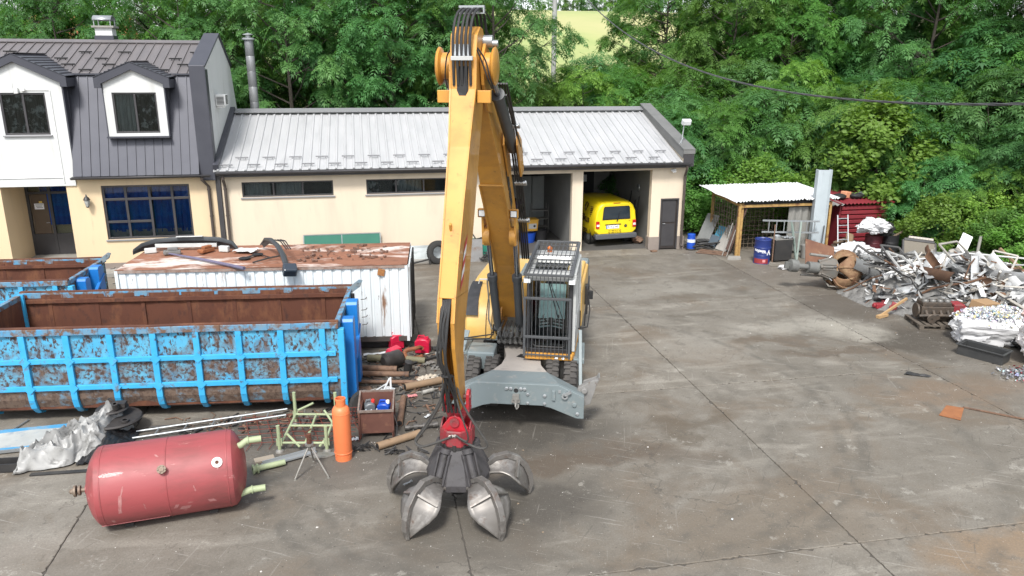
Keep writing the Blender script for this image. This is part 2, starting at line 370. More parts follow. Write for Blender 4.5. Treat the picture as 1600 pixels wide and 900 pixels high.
XL = [-33.3,-27.6,-21.85,-16.1,-10.35,-4.6,1.17,6.88,12.58,18.4]; YL = [-13.5,-8.8,-3,2.85,8.70,14.57,20.52,26.5]
rg = random.Random(3)
def slab(x0, x1, y0, y1):
    pts = []; n = 110
    def edge(a, b):
        for i in range(n):
            t = i/n; p = V((a[0]+(b[0]-a[0])*t, a[1]+(b[1]-a[1])*t)); d = V((b[1]-a[1], a[0]-b[0])).normalized()
            j = .006+.005*fnoise(p.x*1.2, p.y*1.2, 0, 1)+max(0, rg.gauss(0, .007))+ (rg.uniform(.01, .05) if rg.random() < .09 else 0)
            if i == 0: j += .012; 
            pts.append((p.x-d.x*j, p.y-d.y*j))
    c = [(x0,y0),(x1,y0),(x1,y1),(x0,y1)]
    for k in range(4): edge(c[k], c[(k+1) % 4])
    cx, cy = (x0+x1)/2, (y0+y1)/2; m = MB(); N_ = len(pts)
    loc = [(p[0]-cx, p[1]-cy) for p in pts]
    z = rg.uniform(-.003, .003)
    m.v = [(a, b, -.10) for a, b in loc]+[(a, b, z-.008) for a, b in loc]+[(a*(1-.012/3), b*(1-.012/3), z) for a, b in loc]
    for k in (0, 1):
        for i in range(N_): j = (i+1) % N_; m.f.append((k*N_+i, k*N_+j, (k+1)*N_+j, (k+1)*N_+i))
    m.f.append(tuple(range(2*N_, 3*N_))); m.mi = [0]*len(m.f)
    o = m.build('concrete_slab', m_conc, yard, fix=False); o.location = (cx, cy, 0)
for i in range(len(XL)-1):
    for j in range(len(YL)-1):
        if YL[j+1] > 2 and XL[i] > -17: slab(XL[i], XL[i+1], YL[j], YL[j+1])
# last short row of slabs up to the building, left of the garage doors
for i in range(3, len(XL)-1):
    slab(XL[i], XL[i+1], 26.5, 27.2 if XL[i] < 12 else 32.5)
# ramp into the garage bays
rp = part('garage_apron', None, m_conc, lambda m: m.prism([(26.5,.006),(27.26,.058),(27.26,-.05),(26.5,-.05)], lambda u, v, d: (d, u, v), 4.7, 10.45))
tag(rp, kind='structure')
part('footpath', None, m_concrete_old, lambda m: m.box(-16, 4.6, 26.62, 27.24, -.05, .13), bevel=.02)
tag(bpy.data.objects['footpath'], kind='structure')
# loose grit and chips on the slabs
def grit():
    r = random.Random(11); m = MB()
    for k in range(1700):
        if k < 950: x, y = r.uniform(-6, 16), r.uniform(7.5, 22)
        elif k < 1400: x, y = r.gauss(.6, 1.6), r.gauss(14.5, 2.0)
        else: x, y = r.gauss(14.0, .9), r.uniform(12, 24)
        s = r.uniform(.004, .012)*(1 if r.random() < .95 else 2); a = r.uniform(0, 6.28); m.cur = r.choice((0,0,1,2))
        z = .004
        q = [(x+s*cos(a+t)*r.uniform(.6, 1.3), y+s*sin(a+t)*r.uniform(.6, 1.3), z) for t in (0, 1.6, 3.1, 4.7)]
        o = len(m.v); m.v += q+[(x, y, z+s*.7)]
        for i in range(4): m.f.append((o+i, o+(i+1) % 4, o+4)); m.mi.append(m.cur)
    o = m.build('loose_grit', [mat('chip_light', (.5,.48,.45)), mat('chip_dark', (.06,.055,.05)), mat('chip_brown', (.2,.15,.1))], fix=False)
    tag(o, 'scattered grit and small chips lying on the concrete yard', 'grit', kind='stuff')
grit()
# ------------------------------------------------------------------ windows
def window(parent, x0, x1, z0, z1, y, mull=(), trans=(), fw_=.06, back=None, sill=True, extra=(), fm=None, bdepth=.12, mulw=None):
    """frame with separate panes; mull/trans are fractions; extra = (col range, fraction) short transoms"""
    fm = fm or m_trim; W_, H_ = x1-x0, z1-z0; m = MB(); d0, d1 = y, y+.07
    m.box(x0, x1, d0, d1, z0, z0+fw_); m.box(x0, x1, d0, d1, z1-fw_, z1); m.box(x0, x0+fw_, d0, d1, z0+fw_, z1-fw_); m.box(x1-fw_, x1, d0, d1, z0+fw_, z1-fw_)
    xs = [x0+fw_]; mw = mulw or fw_*1.15
    for f in mull:
        c = x0+W_*f; m.box(c-mw/2, c+mw/2, d0+.003, d1, z0+fw_, z1-fw_); xs += [c-mw/2, c+mw/2]
    xs.append(x1-fw_); cols = [(xs[i], xs[i+1]) for i in range(0, len(xs), 2)]
    zs = [z0+fw_]
    for f in trans:
        c = z0+H_*f
        for a, b in cols: m.box(a, b, d0+.003, d1, c-mw/2, c+mw/2)
        zs += [c-mw/2, c+mw/2]
    zs.append(z1-fw_); rows = [(zs[i], zs[i+1]) for i in range(0, len(zs), 2)]
    cells = []
    for ci, (a, b) in enumerate(cols):
        for ri, (c, d) in enumerate(rows):
            sp = [e[2] for e in extra if e[0] == ci and e[1] == ri]
            if sp:
                q = c+(d-c)*sp[0]; m.box(a, b, d0+.003, d1, q-mw/2, q+mw/2); cells += [(a, b, c, q-mw/2), (a, b, q+mw/2, d)]
            else: cells.append((a, b, c, d))
    w = m.build('window', fm, parent, bevel=.006)
    for a, b, c, d in cells: part('pane', w, m_pane, lambda k: k.box(a, b, d0+.025, d0+.033, c, d))
    if sill: part('sill', w, m_guard, lambda k: k.box(x0-.05, x1+.05, y-.10, y+.01, z0-.05, z0-.004), bevel=.005)
    part('reveal', w, m_room, lambda k: (k.add([(x0,y+.08,z0),(x1,y+.08,z0),(x1,y+.08,z1),(x0,y+.08,z1),(x0,y+.5,z0),(x1,y+.5,z0),(x1,y+.5,z1),(x0,y+.5,z1)], [(0,1,5,4),(1,2,6,5),(2,3,7,6),(3,0,4,7),(4,5,6,7)])), fix=False)
    for bk in (back or []):
        mt, fa, fb, ga, gb = bk
        def cur(k):
            n = 26; a, b = x0+W_*fa, x0+W_*fb; c, d = z0+H_*ga, z0+H_*gb
            k.grid(lambda u, v: (a+(b-a)*u, y+bdepth+.02*sin(u*34+3*v)+.012*sin(u*71), c+(d-c)*v), n, 3)
        part('curtain', w, mt, cur, smooth=True, fix=False)
    return w
# ------------------------------------------------------------------ two storey house with mansard roof
H = wthing('house', 'two-storey house with dark metal mansard roof, dormers and white gable, left of the garages', 'house', (-10, 27.25, 0))
GX = -4.95
def wl(m):
    m.box(-9.6, -8.56, 27.25, 27.5, 0, 3.22); m.box(-5.82, GX-.44, 27.25, 27.5, 0, 3.22)
    m.box(-8.56, -5.82, 27.25, 27.5, 0, 1.12); m.box(-8.56, -5.82, 27.25, 27.5, 2.93, 3.22)
    m.box(-16, -11.55, 27.25, 27.5, 0, 2.95); m.box(-11.75, -11.55, 27.5, 29.1, .0, 2.95)
    m.box(-9.6, -9.45, 27.5, 29.1, 0, 2.95); m.box(-11.75, -9.45, 29.14, 29.3, 0, 2.95)
part('wall', H, m_wall2, wl)
part('wall', H, m_wall2, lambda m: m.box(GX-.44, GX-.005, 27.236, 27.256, 0, 3.2))
part('step', H, m_concrete_old, lambda m: m.box(-11.55, -9.6, 27.0, 29.1, 0, .3), bevel=.02)
part('plinth', H, m_plinth, lambda m: (m.box(-9.62, GX-.4, 27.215, 27.24, 0, .32), m.box(-16, -11.53, 27.215, 27.24, 0, .32)))
part('back_wall', H, m_white, lambda m: (m.box(-16, GX-.44, 33.3, 33.5, 0, 5), m.box(-16.2, -16, 27.3, 33.5, 0, 6.2)))
# gable end with parapet
def gab(m): m.prism([(27.26,0),(27.26,3.2),(27.16,3.3),(27.16,6.70),(30.35,7.78),(32.5,6.70),(33.5,4.6),(33.5,0)], lambda u, v, d: (d, u, v), GX-.40, GX)
part('gable_wall', H, m_white, gab)
def cap(m):
    for a, b in (((27.10,6.72),(30.38,7.83)), ((30.34,7.83),(32.55,6.74)), ((32.55,6.74),(33.58,4.6))):
        m.bar((GX-.2, a[0], a[1]+.0), (GX-.2, b[0], b[1]+.0), .52, .06, up=(0, -.3, 1))
    m.box(GX-.45, GX+.03, 27.08, 27.15, 3.05, 6.74)
    m.box(GX+.004, GX+.045, 27.085, 27.5, 3.25, 6.62)
part('gable_cladding', H, m_mans, cap, bevel=.01)
roof = part('roof', H, m_mans, lambda m: (m.quad((-9.24,26.97,3.27),(GX-.46,26.97,3.27),(GX-.46,28.0,6.42),(-9.24,28.0,6.42)), m.quad((-16,28.0,6.42),(GX-.42,28.0,6.42),(GX-.42,30.9,7.5),(-16,30.9,7.5)), m.quad((-16,30.9,7.5),(GX-.42,30.9,7.5),(GX-.42,33.5,5.2),(-16,33.5,5.2))), fix=False)
def seam_panel(w, L, h=.035, sw=.022):
    m = MB(); t = .006
    # flat pan and a standing seam on its right edge, local: x across, y up the slope, z out
    m.box(0, w-sw, 0, L, 0, t); m.box(w-sw, w-.002, 0, L, 0, h); return m
def lay(panel_me, n, w, x0, a, b, parent, name='roof_panel'):
    """n panels side by side on the slope from a=(y,z) to b"""
    ang = atan2(b[1]-a[1], b[0]-a[0])
    for i in range(n):
        o = link(name, panel_me, parent); o.location = (x0+i*w, a[0], a[1]); o.rotation_euler = (ang, 0, 0)
L1 = sqrt(1.03**2+3.15**2)
pm = seam_panel(.275, L1+.03).mesh('roof_panel', m_mans, fix=False)
lay(pm, 14, .275, -9.24, (26.955,3.28), (27.985,6.43), roof)
L2 = sqrt(2.9**2+1.08**2)
pu = seam_panel(.30, L2, .04).mesh('roof_panel', m_roofu, fix=False)
lay(pu, 35, .30, -15.86, (27.98,6.44), (30.88,7.52), roof)
part('ridge_cap', roof, m_roofu, lambda m: (m.bar((-16,30.86,7.56),(GX-.42,30.86,7.56),.3,.03,up=(0,-.35,1)), m.bar((-16,31.06,7.53),(GX-.42,31.06,7.53),.25,.03,up=(0,.7,1))))
part('break_flashing', roof, m_mans, lambda m: m.bar((-9.2,27.96,6.46),(GX-.44,27.96,6.46),.12,.05))
part('gutter', H, m_trim, lambda m: m.lathe([(.075,0),(.075,4.25)], (-9.3,26.9,3.26), (1,0,0), 10, pi*1.0, pi*2), smooth=True, solid=.01)
part('eave_board', H, m_trim, lambda m: m.box(-9.3, GX-.42, 26.94, 27.25, 3.205, 3.262))
sg = MB(); sg.box(-.21, .21, -.01, .02, .05, .085); sg.box(-.13, -.11, -.01, .03, 0, .05); sg.box(.11, .13, -.01, .03, 0, .05); sg.box(-.13, .13, .10, .12, .006, .012)
sgm = sg.mesh('snow_guard', m_guard); sgm2 = sg.mesh('snow_guard', m_dark)
an = atan2(1.08, 2.9)
for r_, (f, off) in enumerate(((.08,0),(.24,.5),(.42,.2),(.62,.7))):
    for k in range(8):
        x = -14.9+k*1.2+off*1.2+(k % 3)*.05
        if x < GX-.6 and not (r_ > 1 and k % 3 == 0):
            o = link('snow_guard', sgm2, roof); o.location = (x, 27.98+2.9*f, 6.45+1.08*f); o.rotation_euler = (an, 0, 0)
# dormers
def dormer(x0, x1, zb, zt, peak, fx0, fx1, fz, win, body_y=27.2, back=None, name='dormer', cheeks=True, low=None):
    xm = (fx0+fx1)/2
    def body(m):
        wx0, wx1, wz0, wz1 = win
        b0 = low if low else zb
        m.box(x0, wx0, body_y, body_y+.2, b0, zt); m.box(wx1, x1, body_y, body_y+.2, b0, zt); m.box(wx0, wx1, body_y, body_y+.2, b0, wz0); m.box(wx0, wx1, body_y, body_y+.2, wz1, zt)
        m.prism([(x0,zt),(x1,zt),(x1,fz-.12),(xm,peak-.2),(x0,fz-.12)], lambda u, v, d: (u, d, v), body_y, body_y+.2)
    D = part(name, H, m_white, body)
    for x, s in ((x0, -1), (x1, 1)):
        def ck(m):
            m.prism([(body_y+.012,zb),(body_y+.012,fz),(28.2,fz),(27.4,zb)], lambda u, v, d: (d, u, v), x, x+s*.04)
            for q in (.28, .56): m.box(x+s*.04, x+s*.07, body_y+q, body_y+q+.02, zb+1.2, fz)
        part('cheek', D, m_mans, ck)
    def fas(m):
        t = .24
        po = [(fx0,fz-.32),(fx0,fz),(xm,peak),(fx1,fz),(fx1,fz-.32),(fx1-.2,fz-.32),(fx1-.2,fz-t+.05),(xm,peak-t),(fx0+.2,fz-t+.05),(fx0+.2,fz-.32)]
        m.prism(po, lambda u, v, d: (u, d, v), body_y-.12, body_y-.03)
        m.box(fx0, fx0+.2, body_y-.028, body_y+.8, fz-.32, fz-.05); m.box(fx1-.2, fx1, body_y-.028, body_y+.8, fz-.32, fz-.05)
    part('fascia', D, m_mans, fas, bevel=.008)
    yb = lambda z: 28.0+(z-6.44)/.3724+.15
    def rf(m):
        for sgn, xe in ((-1, fx0), (1, fx1)):
            a, b, c, d = V((xm, body_y-.14, peak+.012)), V((xm, yb(peak), peak+.03)), V((xe, yb(fz), fz+.03)), V((xe, body_y-.14, fz+.012))
            m.add([a, b, c, d], [(0,1,2,3)])
            up = V((0,0,.03))
            for q in np.arange(.1, 1, .115):
                p = a.lerp(d, q); e = b.lerp(c, q); m.bar(p+up*.5, e+up*.5, .02, .03)
    part('dormer_roof', D, m_mans, rf, solid=.015)
    part('hip_flashing', D, m_roofu, lambda m: (m.bar((xm,body_y-.1,peak+.03),(xm,yb(peak),peak+.05),.16,.02), m.bar((fx1,yb(fz)-.05,fz+.06),(xm,yb(peak)+.08,peak+.08),.2,.02)))
    return D
d2 = dormer(-8.06, -6.25, 4.46, 6.12, 6.84, -8.28, -6.03, 6.36, (-7.83,-6.5,4.62,5.9))
window(d2, -7.83, -6.5, 4.62, 5.9, 27.23, (.5,), (), .055, [(m_grey_c,0,.5,0,1),(m_lace,.5,1,0,1)], sill=False)
part('apron_flashing', d2, m_mans, lambda m: m.bar((-8.1,27.13,4.5),(-6.2,27.13,4.5),.16,.05))
d1 = dormer(-11.85, -9.27, 3.28, 6.12, 7.07, -12.0, -9.06, 6.40, (-11.1,-9.78,4.6,5.9), name='bay', low=2.96)
window(d1, -11.1, -9.78, 4.6, 5.9, 27.23, (.5,), (), .06, [(m_lace,0,.5,0,1),(m_lace,.5,1,0,1)])
part('soffit', d1, m_white, lambda m: m.box(-11.85, -9.27, 27.41, 29.0, 2.97, 3.05))
part('conduit', d1, mat('white_plastic', (.75,.75,.73), rough=.5), lambda m: (m.tube([(-10.4,27.18,5.98),(-9.62,27.18,5.98),(-9.60,27.18,3.05)], .012, 6), m.tube([(-12,27.18,3.24),(-9.62,27.18,3.24)], .012, 6)))
part('antenna_box', d1, mat('white_plastic', (.75,.75,.73)), lambda m: (m.box(-10.62,-10.5,27.08,27.18,5.88,6.06), m.box(-10.64,-10.61,27.05,27.1,5.92,6.2), m.box(-10.42,-10.3,27.08,27.17,5.95,6.04)), bevel=.01)
# faded emblem on the white bay
em_y = mat('faded_yellow_paint', (.76,.72,.52), (.78,.77,.70), 4, .85); em_w = mat('faded_white_paint', (.84,.84,.83), rough=.8)
def blob(m, cx, cz, rx, rz_, y, s, n=40):
    m.add([(cx+rx*(1+.12*fnoise(cos(t)*2, sin(t)*2, s))*cos(t), y, cz+rz_*(1+.12*fnoise(sin(t)*2, cos(t)*2, s))*sin(t)) for t in [2*pi*i/n for i in range(n)]], [tuple(range(n))])
def em1(m): blob(m, -10.42, 4.02, .36, .30, 27.197, 1)
def em2(m): m.add([(-10.42,27.194,4.28),(-10.22,27.194,3.92),(-10.40,27.194,3.42),(-10.62,27.194,3.92)], [(0,1,2,3)])
part('emblem', d1, em_y, em1, fix=False); part('emblem_centre', d1, em_w, em2, fix=False)
# entrance and shop window
dr = part('door', H, m_trim, lambda m: (m.box(-11.55,-11.46,29.0,29.08,.3,2.95), m.box(-10.85,-10.75,29.0,29.08,.3,2.95), m.box(-10.10,-10.02,29.0,29.08,.3,2.95), m.box(-11.46,-10.85,29.0,29.08,2.45,2.53), m.box(-10.75,-10.1,29.0,29.08,2.45,2.53), m.box(-11.46,-10.1,29.0,29.08,2.88,2.95), m.box(-11.46,-10.85,29.01,29.07,.3,1.05), m.box(-10.75,-10.1,29.01,29.07,.3,1.05)), bevel=.008)
part('door_panel', dr, mat('brown_paper', (.10,.07,.045), (.08,.055,.035), 3, .7), lambda m: m.box(-11.42,-10.9,29.02,29.06,1.06,2.44))
for a, b, c, d in ((-10.75,-10.1,1.05,2.45),(-11.46,-10.75,2.53,2.88),(-10.75,-10.1,2.53,2.88)): part('pane', dr, m_pane, lambda m: m.box(a, b, 29.02, 29.03, c, d))
part('curtain', dr, m_blue_c, lambda m: m.grid(lambda u, v: (-11.1+1.05*u, 29.085+.02*sin(u*30), 1.35+1.5*v), 20, 2), fix=False)
part('handle', dr, m_galv, lambda m: m.tube([(-10.9,28.98,1.45),(-10.9,28.95,1.45),(-11.0,28.95,1.45)], .012, 6))
nb = part('notice', dr, mat('paper', (.75,.76,.78), rough=.7), lambda m: m.box(-11.32,-11.02,29.008,29.015,1.92,2.12))
part('print', nb, m_black, lambda m: [m.box(-11.29+.02*i,-11.05-.03*(i % 2),29.004,29.007,2.07-.045*i,2.085-.045*i) for i in range(3)])
part('sticker', dr, mat('yellow_sticker', (.7,.5,.1)), lambda m: m.box(-11.16,-11.06,29.008,29.014,2.14,2.2))
window(H, -8.56, -5.82, 1.12, 2.93, 27.30, (.26,.53,.79), (.74,), .07, [(m_blue_c,0,.52,.12,1),(m_blue_c,.55,.99,.10,1),(m_grey_c,0,1,0,.16)], extra=((0,0,.42),(1,0,.42)), bdepth=.16)
# wall lantern
ln = wthing('wall_lantern', 'small black wall lantern between the entrance and the blue-curtained window', 'lamp', (-8.98,27.25,2.2))
part('bracket', ln, m_dark, lambda m: m.tube([(-8.98,27.25,2.3),(-8.98,27.15,2.42),(-8.98,27.08,2.62),(-8.98,27.07,2.66)], .02, 8), smooth=True)
part('lantern_body', ln, mat('lantern_glass', (.35,.36,.34), rough=.2), lambda m: m.lathe([(.05,0),(.085,.12),(.09,.22)], (-8.98,27.07,2.28), n=6))
part('lantern_cap', ln, m_dark, lambda m: m.lathe([(.11,0),(.08,.07),(.03,.12),(.02,.17),(0,.19)], (-8.98,27.07,2.50), n=12), smooth=True)
part('lantern_base', ln, m_dark, lambda m: m.lathe([(0,-.04),(.03,-.03),(.055,0),(.05,.01)], (-8.98,27.07,2.28), n=12), smooth=True)
# things on the gable
ac = wthing('air_conditioner', 'small white air conditioner box on the white gable above the garage roof', 'air conditioner', (-4.95,28.9,5.5))
part('casing', ac, mat('white_plastic', (.75,.75,.73)), lambda m: (m.box(-4.94,-4.62,28.62,29.22,5.4,5.78), m.box(-4.94,-4.70,28.7,29.1,5.33,5.398)), bevel=.02)
part('grille', ac, m_dark, lambda m: [m.box(-4.615,-4.60,28.72,28.80+.3,5.46+.045*i,5.48+.045*i) for i in range(7)])
part('side_grille', ac, m_dark, lambda m: [m.box(-4.9,-4.66,28.606,28.618,5.46+.045*i,5.48+.045*i) for i in range(6)])
# chimney on the house roof
ch = part('chimney', roof, m_white, lambda m: m.box(-9.18,-8.62,31.0,31.5,7.2,8.02))
# brick base cladding, slab and hood
part('chimney_flashing', ch, m_mans, lambda m: m.box(-9.20,-8.60,30.97,31.53,7.3,7.74)) if False else None
cs = part('chimney_slab', H, m_concrete_old, lambda m: m.box(-9.27,-8.53,30.92,31.58,8.02,8.09), bevel=.01)
part('chimney_hood', H, m_galv, lambda m: (m.lathe([(.24,0),(.24,.66)], (-9.23,31.25,8.32), (1,0,0), 14, pi*.0+pi*.5*0, pi) if False else m.grid(lambda u, v: (-9.22+.62*v, 31.25-.30*cos(pi*u), 8.27+.17*sin(pi*u)), 12, 1), [m.cyl((x,y,8.09),(x,y,8.29),.012,n=6) for x in (-9.18,-8.64) for y in (30.98,31.52)]), solid=.02, smooth=True, fix=False)
part('chimney_collar', H, m_mans, lambda m: (m.box(-9.215,-8.585,30.965,31.535,7.28,7.76)))
fl = wthing('exhaust_duct', 'tall grey sheet metal exhaust duct rising from the garage roof beside the white gable', 'duct', (-4.1,32.1,4.2))
for i in range(6):
    z0 = 4.25+i*.57; part('duct_section', fl, mat('duct_dark', (.20,.205,.21), (.16,.165,.17), 3, .45, .4) if i % 2 else mat('duct_grey', (.27,.275,.28), (.22,.225,.23), 3, .4, .4), lambda m: m.lathe([(.155,0),(.165,.02),(.165,.55),(.155,.57)], (-4.10-.004*i,32.1,z0), n=20), smooth=True)
part('duct_cap', fl, m_galv, lambda m: (m.lathe([(.17,0),(.24,.03),(.24,.07),(.17,.1)], (-4.13,32.1,7.67), n=20), m.lathe([(.10,.1),(.10,.2)], (-4.13,32.1,7.67), n=12), m.lathe([(.2,.2),(.2,.22),(0,.28)], (-4.13,32.1,7.67), n=16)), smooth=True)
# rain pipes
def downpipe(parent, x, z1, y=27.15, z0=.12, mt=None, top=None):
    def f(m):
        tp = top or (x, 26.92, z1)
        m.tube([tp, (tp[0], tp[1], z1-.12), (x, y, z1-.38), (x, y, z0+.1), (x, y-.1, z0)], .05, 10)
        for z in (z1-.5, z1-1.4, z1-2.3): m.lathe([(.062,0),(.062,.04)], (x, y, z), n=10)
    part('downpipe', parent, mt or mat('pipe_brown', (.055,.043,.038), (.075,.06,.05), 3, .45), f, smooth=True)
downpipe(H, -5.18, 3.22, top=(-5.32,26.92,3.22))
part('corner_strip', H, m_trim, lambda m: m.box(-4.955,-4.80,27.18,27.245,0,3.2))
# ------------------------------------------------------------------ long low garage building
B = wthing('garage_building', 'long low cream garage building with pale ribbed metal roof and two open bays', 'garage', (3.5,27.25,0))
def gw(m):
    y0, y1 = 27.25, 27.5; zt = 3.3
    for a, b, c, d in ((-4.79,-4.14,0,zt),(-4.14,-1.11,0,2.42),(-4.14,-1.11,2.94,zt),(-1.11,.02,0,zt),(.02,3.05,0,2.42),(.02,3.05,2.94,zt),(3.05,4.75,0,zt),
                       (4.75,7.46,3.0,zt),(7.46,7.87,.0,zt),(7.87,10.54,3.05,zt),(10.54,10.93,0,zt),(10.93,11.66,1.97,zt),(11.66,11.9,0,zt)):
        m.box(a, b, y0, y1, c, d)
part('wall', B, m_wall, gw)
part('side_wall', B, m_wall, lambda m: (m.prism([(27.5,0),(27.5,3.75),(31.7,4.9),(36,3.4),(36,0)], lambda u, v, d: (d, u, v), 11.65, 11.9), m.box(-4.8,11.65,35.8,36,0,3.3)))
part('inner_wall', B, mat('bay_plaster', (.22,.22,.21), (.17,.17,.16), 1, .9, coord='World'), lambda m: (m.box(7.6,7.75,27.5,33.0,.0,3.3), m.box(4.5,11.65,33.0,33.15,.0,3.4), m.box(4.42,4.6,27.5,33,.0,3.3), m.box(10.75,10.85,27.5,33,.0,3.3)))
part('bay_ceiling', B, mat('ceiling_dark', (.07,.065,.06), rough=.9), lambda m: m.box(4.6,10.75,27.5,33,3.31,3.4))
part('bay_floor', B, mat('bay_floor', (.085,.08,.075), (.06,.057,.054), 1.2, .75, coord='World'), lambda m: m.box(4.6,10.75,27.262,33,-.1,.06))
part('plinth', B, m_plinth, lambda m: (m.box(10.5,10.93,27.205,27.24,-.02,.5), m.box(10.5,10.535,27.24,27.52,0,.5)))
part('plinth', B, m_plinth, lambda m: m.box(11.66,11.93,27.205,27.24,-.02,.5))
part('plinth', B, m_plinth, lambda m: m.box(-4.79,4.74,27.22,27.242,.1,.34))
sd_ = part('door', B, mat('brown_door', (.028,.022,.02), (.035,.028,.025), 3, .5), lambda m: (m.box(10.95,11.64,27.3,27.36,.02,1.95),), bevel=.004)
part('door_frame', sd_, m_trim, lambda m: (m.box(10.93,10.98,27.23,27.299,.02,1.97), m.box(11.61,11.66,27.23,27.299,.02,1.97), m.box(10.98,11.61,27.23,27.299,1.92,1.97)))
for i in range(2): part('door_panel', sd_, m_trim, lambda m: m.box(11.03,11.56,27.285,27.299,.12+.93*i,.98+.9*i), bevel=.006)
part('handle', sd_, m_galv, lambda m: m.tube([(11.06,27.29,1.0),(11.06,27.24,1.0),(11.15,27.24,1.0)], .011, 6))
for x0 in (-4.14, .02): window(B, x0, x0+3.03, 2.42, 2.94, 27.30, (.34,.66), (), .05, [(m_lace if 0 else m_grey_c,.02,.3,0,1),(m_grey_c,.36,.64,0,.9)] if x0 < -1 else [(m_lace,.0,.16,0,1),(m_grey_c,.36,.64,0,.9)], bdepth=.2)
# roof
ra, rb = (26.93,3.36), (31.72,5.0)
groof = part('roof', B, m_roofg, lambda m: (m.quad((-4.95,26.95,3.33),(11.6,26.95,3.33),(11.6,31.7,4.97),(-4.95,31.7,4.97)), m.quad((-4.95,31.7,4.97),(11.6,31.7,4.97),(11.6,36.2,3.35),(-4.95,36.2,3.35))), fix=False)
gp = MB(); pw = .2955; pl = sqrt((rb[0]-ra[0])**2+(rb[1]-ra[1])**2)
pr = [(0,0),(.10,0),(.118,.045),(.178,.045),(.196,0),(pw-.001,0)]
for i in range(5):
    (a, b), (c, d) = pr[i], pr[i+1]; gp.add([(a,0,b),(c,0,d),(c,pl,d),(a,pl,b)], [(0,1,2,3)])
gp.add([(.10,0,0),(.118,0,.045),(.178,0,.045),(.196,0,0)], [(0,1,2,3)])
gpm = gp.mesh('roof_panel', m_roofg, fix=False); lay(gpm, 56, pw, -4.95, ra, rb, groof)
ag = atan2(rb[1]-ra[1], rb[0]-ra[0])
for r_, f in ((0,.045),(1,.155)):
    for k in range(19):
        x = -4.55+k*.8865+(r_*.443)
        if x < 11.4:
            o = link('snow_guard', sgm, groof); o.location = (x, ra[0]+4.79*f, ra[1]+1.64*f+.045); o.rotation_euler = (ag, 0, 0)
part('ridge_cap', groof, m_guard, lambda m: m.bar((-4.9,31.62,5.08),(11.6,31.62,5.08),.42,.03,up=(0,-.3,1)))
part('abutment_flashing', groof, m_mans, lambda m: (m.bar((-4.86,26.95,3.5),(-4.86,31.7,5.15),.17,.16,up=(0,-.3,1)),))
part('gutter', B, m_trim, lambda m: m.lathe([(.085,0),(.085,16.75)], (-4.86,26.86,3.33), (1,0,0), 10, pi, 2*pi), smooth=True, solid=.012)
part('eave_board', B, m_trim, lambda m: m.box(-4.79, 11.9, 26.945, 27.248, 3.16, 3.325))
def par(m):
    m.prism([(26.95,3.25),(26.95,3.78),(31.76,5.2),(31.76,4.5),(27.0,3.2)], lambda u, v, d: (d, u, v), 11.62, 11.98)
part('parapet', B, m_wall, par)
part('parapet_cap', B, mat('cap_grey', (.20,.20,.195), (.16,.16,.155), 2, .5, .3), lambda m: (m.bar((11.8,26.88,3.81),(11.8,31.8,5.25),.46,.06,up=(0,-.3,1)), m.box(11.57,12.03,26.885,26.93,3.66,3.80), m.bar((11.6,26.96,3.62),(11.6,31.76,5.08),.02,.3,up=(0,-.3,1))), bevel=.008)
part('parapet_front', B, m_trim, lambda m: m.box(11.60, 12.0, 26.90, 26.943, 3.2, 3.65))
downpipe(B, -4.66, 3.22); downpipe(B, 11.80, 3.22, top=(11.74,26.88,3.25))
# floodlight on the parapet, small lamp under the eave, cables
fl2 = wthing('floodlight', 'floodlight on a thin steel pole at the right end of the garage roof', 'floodlight', (11.72,27.5,3.9))
part('pole', fl2, m_galv, lambda m: (m.tube([(11.68,27.45,3.8),(11.78,27.5,4.72)], .022, 8), m.box(11.6,11.78,27.38,27.5,3.9,3.96), m.tube([(11.6,27.4,3.98),(11.72,27.4,4.2)], .012, 6)))
part('lamp_head', fl2, mat('lamp_grey', (.5,.52,.52), rough=.35), lambda m: m.obox((11.82,27.4,4.78), (.34,.16,.2), (.5,0,0)), bevel=.02)
part('lamp_glass', fl2, mat('lamp_lens', (.7,.72,.72), rough=.1), lambda m: m.obox((11.82,27.318,4.745), (.28,.01,.15), (.5,0,0)))
el = wthing('eave_lamp', 'small white lamp under the eave above the brown side door', 'lamp', (11.4,27.25,3.0))
part('lamp_body', el, mat('white_plastic', (.75,.75,.73)), lambda m: (m.obox((11.32,27.12,3.02),(.14,.16,.07),(.4,0,.3)), m.cyl((11.40,27.25,3.06),(11.40,27.14,3.06),.03)), bevel=.01)
BLUE = (.025,.30,.58)
m_bluerib = mat('blue_paint_rib', BLUE, (.05,.36,.62), 3, .5, spots=((.12,.07,.045), .27, 3, .06, .85), spots2=((.06,.036,.03), .25, 11, .03, .9), coat=.1)
m_bluepanel = mat('blue_paint_rusted', (.04,.29,.50), (.12,.33,.44), 3, .55, spots=((.11,.070,.050), .54, 3.4, .11, .9), spots2=((.06,.036,.028), .45, 14, .05, .95), bump=.4, bscale=14)
m_bluetop = mat('blue_paint_chipped', (.04,.31,.54), (.10,.35,.50), 3, .55, spots=((.105,.066,.048), .40, 3.6, .10, .9), spots2=((.055,.033,.026), .42, 13, .04, .95), bump=.4, bscale=14, stretch=(1.2,1.2,.75))
m_bluelow = mat('blue_paint_mostly_rust', (.06,.25,.40), (.12,.29,.40), 3, .55, spots=((.12,.082,.060), .72, 3.0, .12, .9), spots2=((.07,.044,.032), .46, 12, .06, .95), bump=.4, bscale=14)
m_rustin = mat('rust_interior', (.105,.036,.018), (.075,.025,.014), 1.6, .85, spots=((.16,.065,.03), .34, 2.2, .1), spots2=((.05,.02,.014), .3, 7, .08), bump=.3, bscale=20, stretch=(1,1,.5))
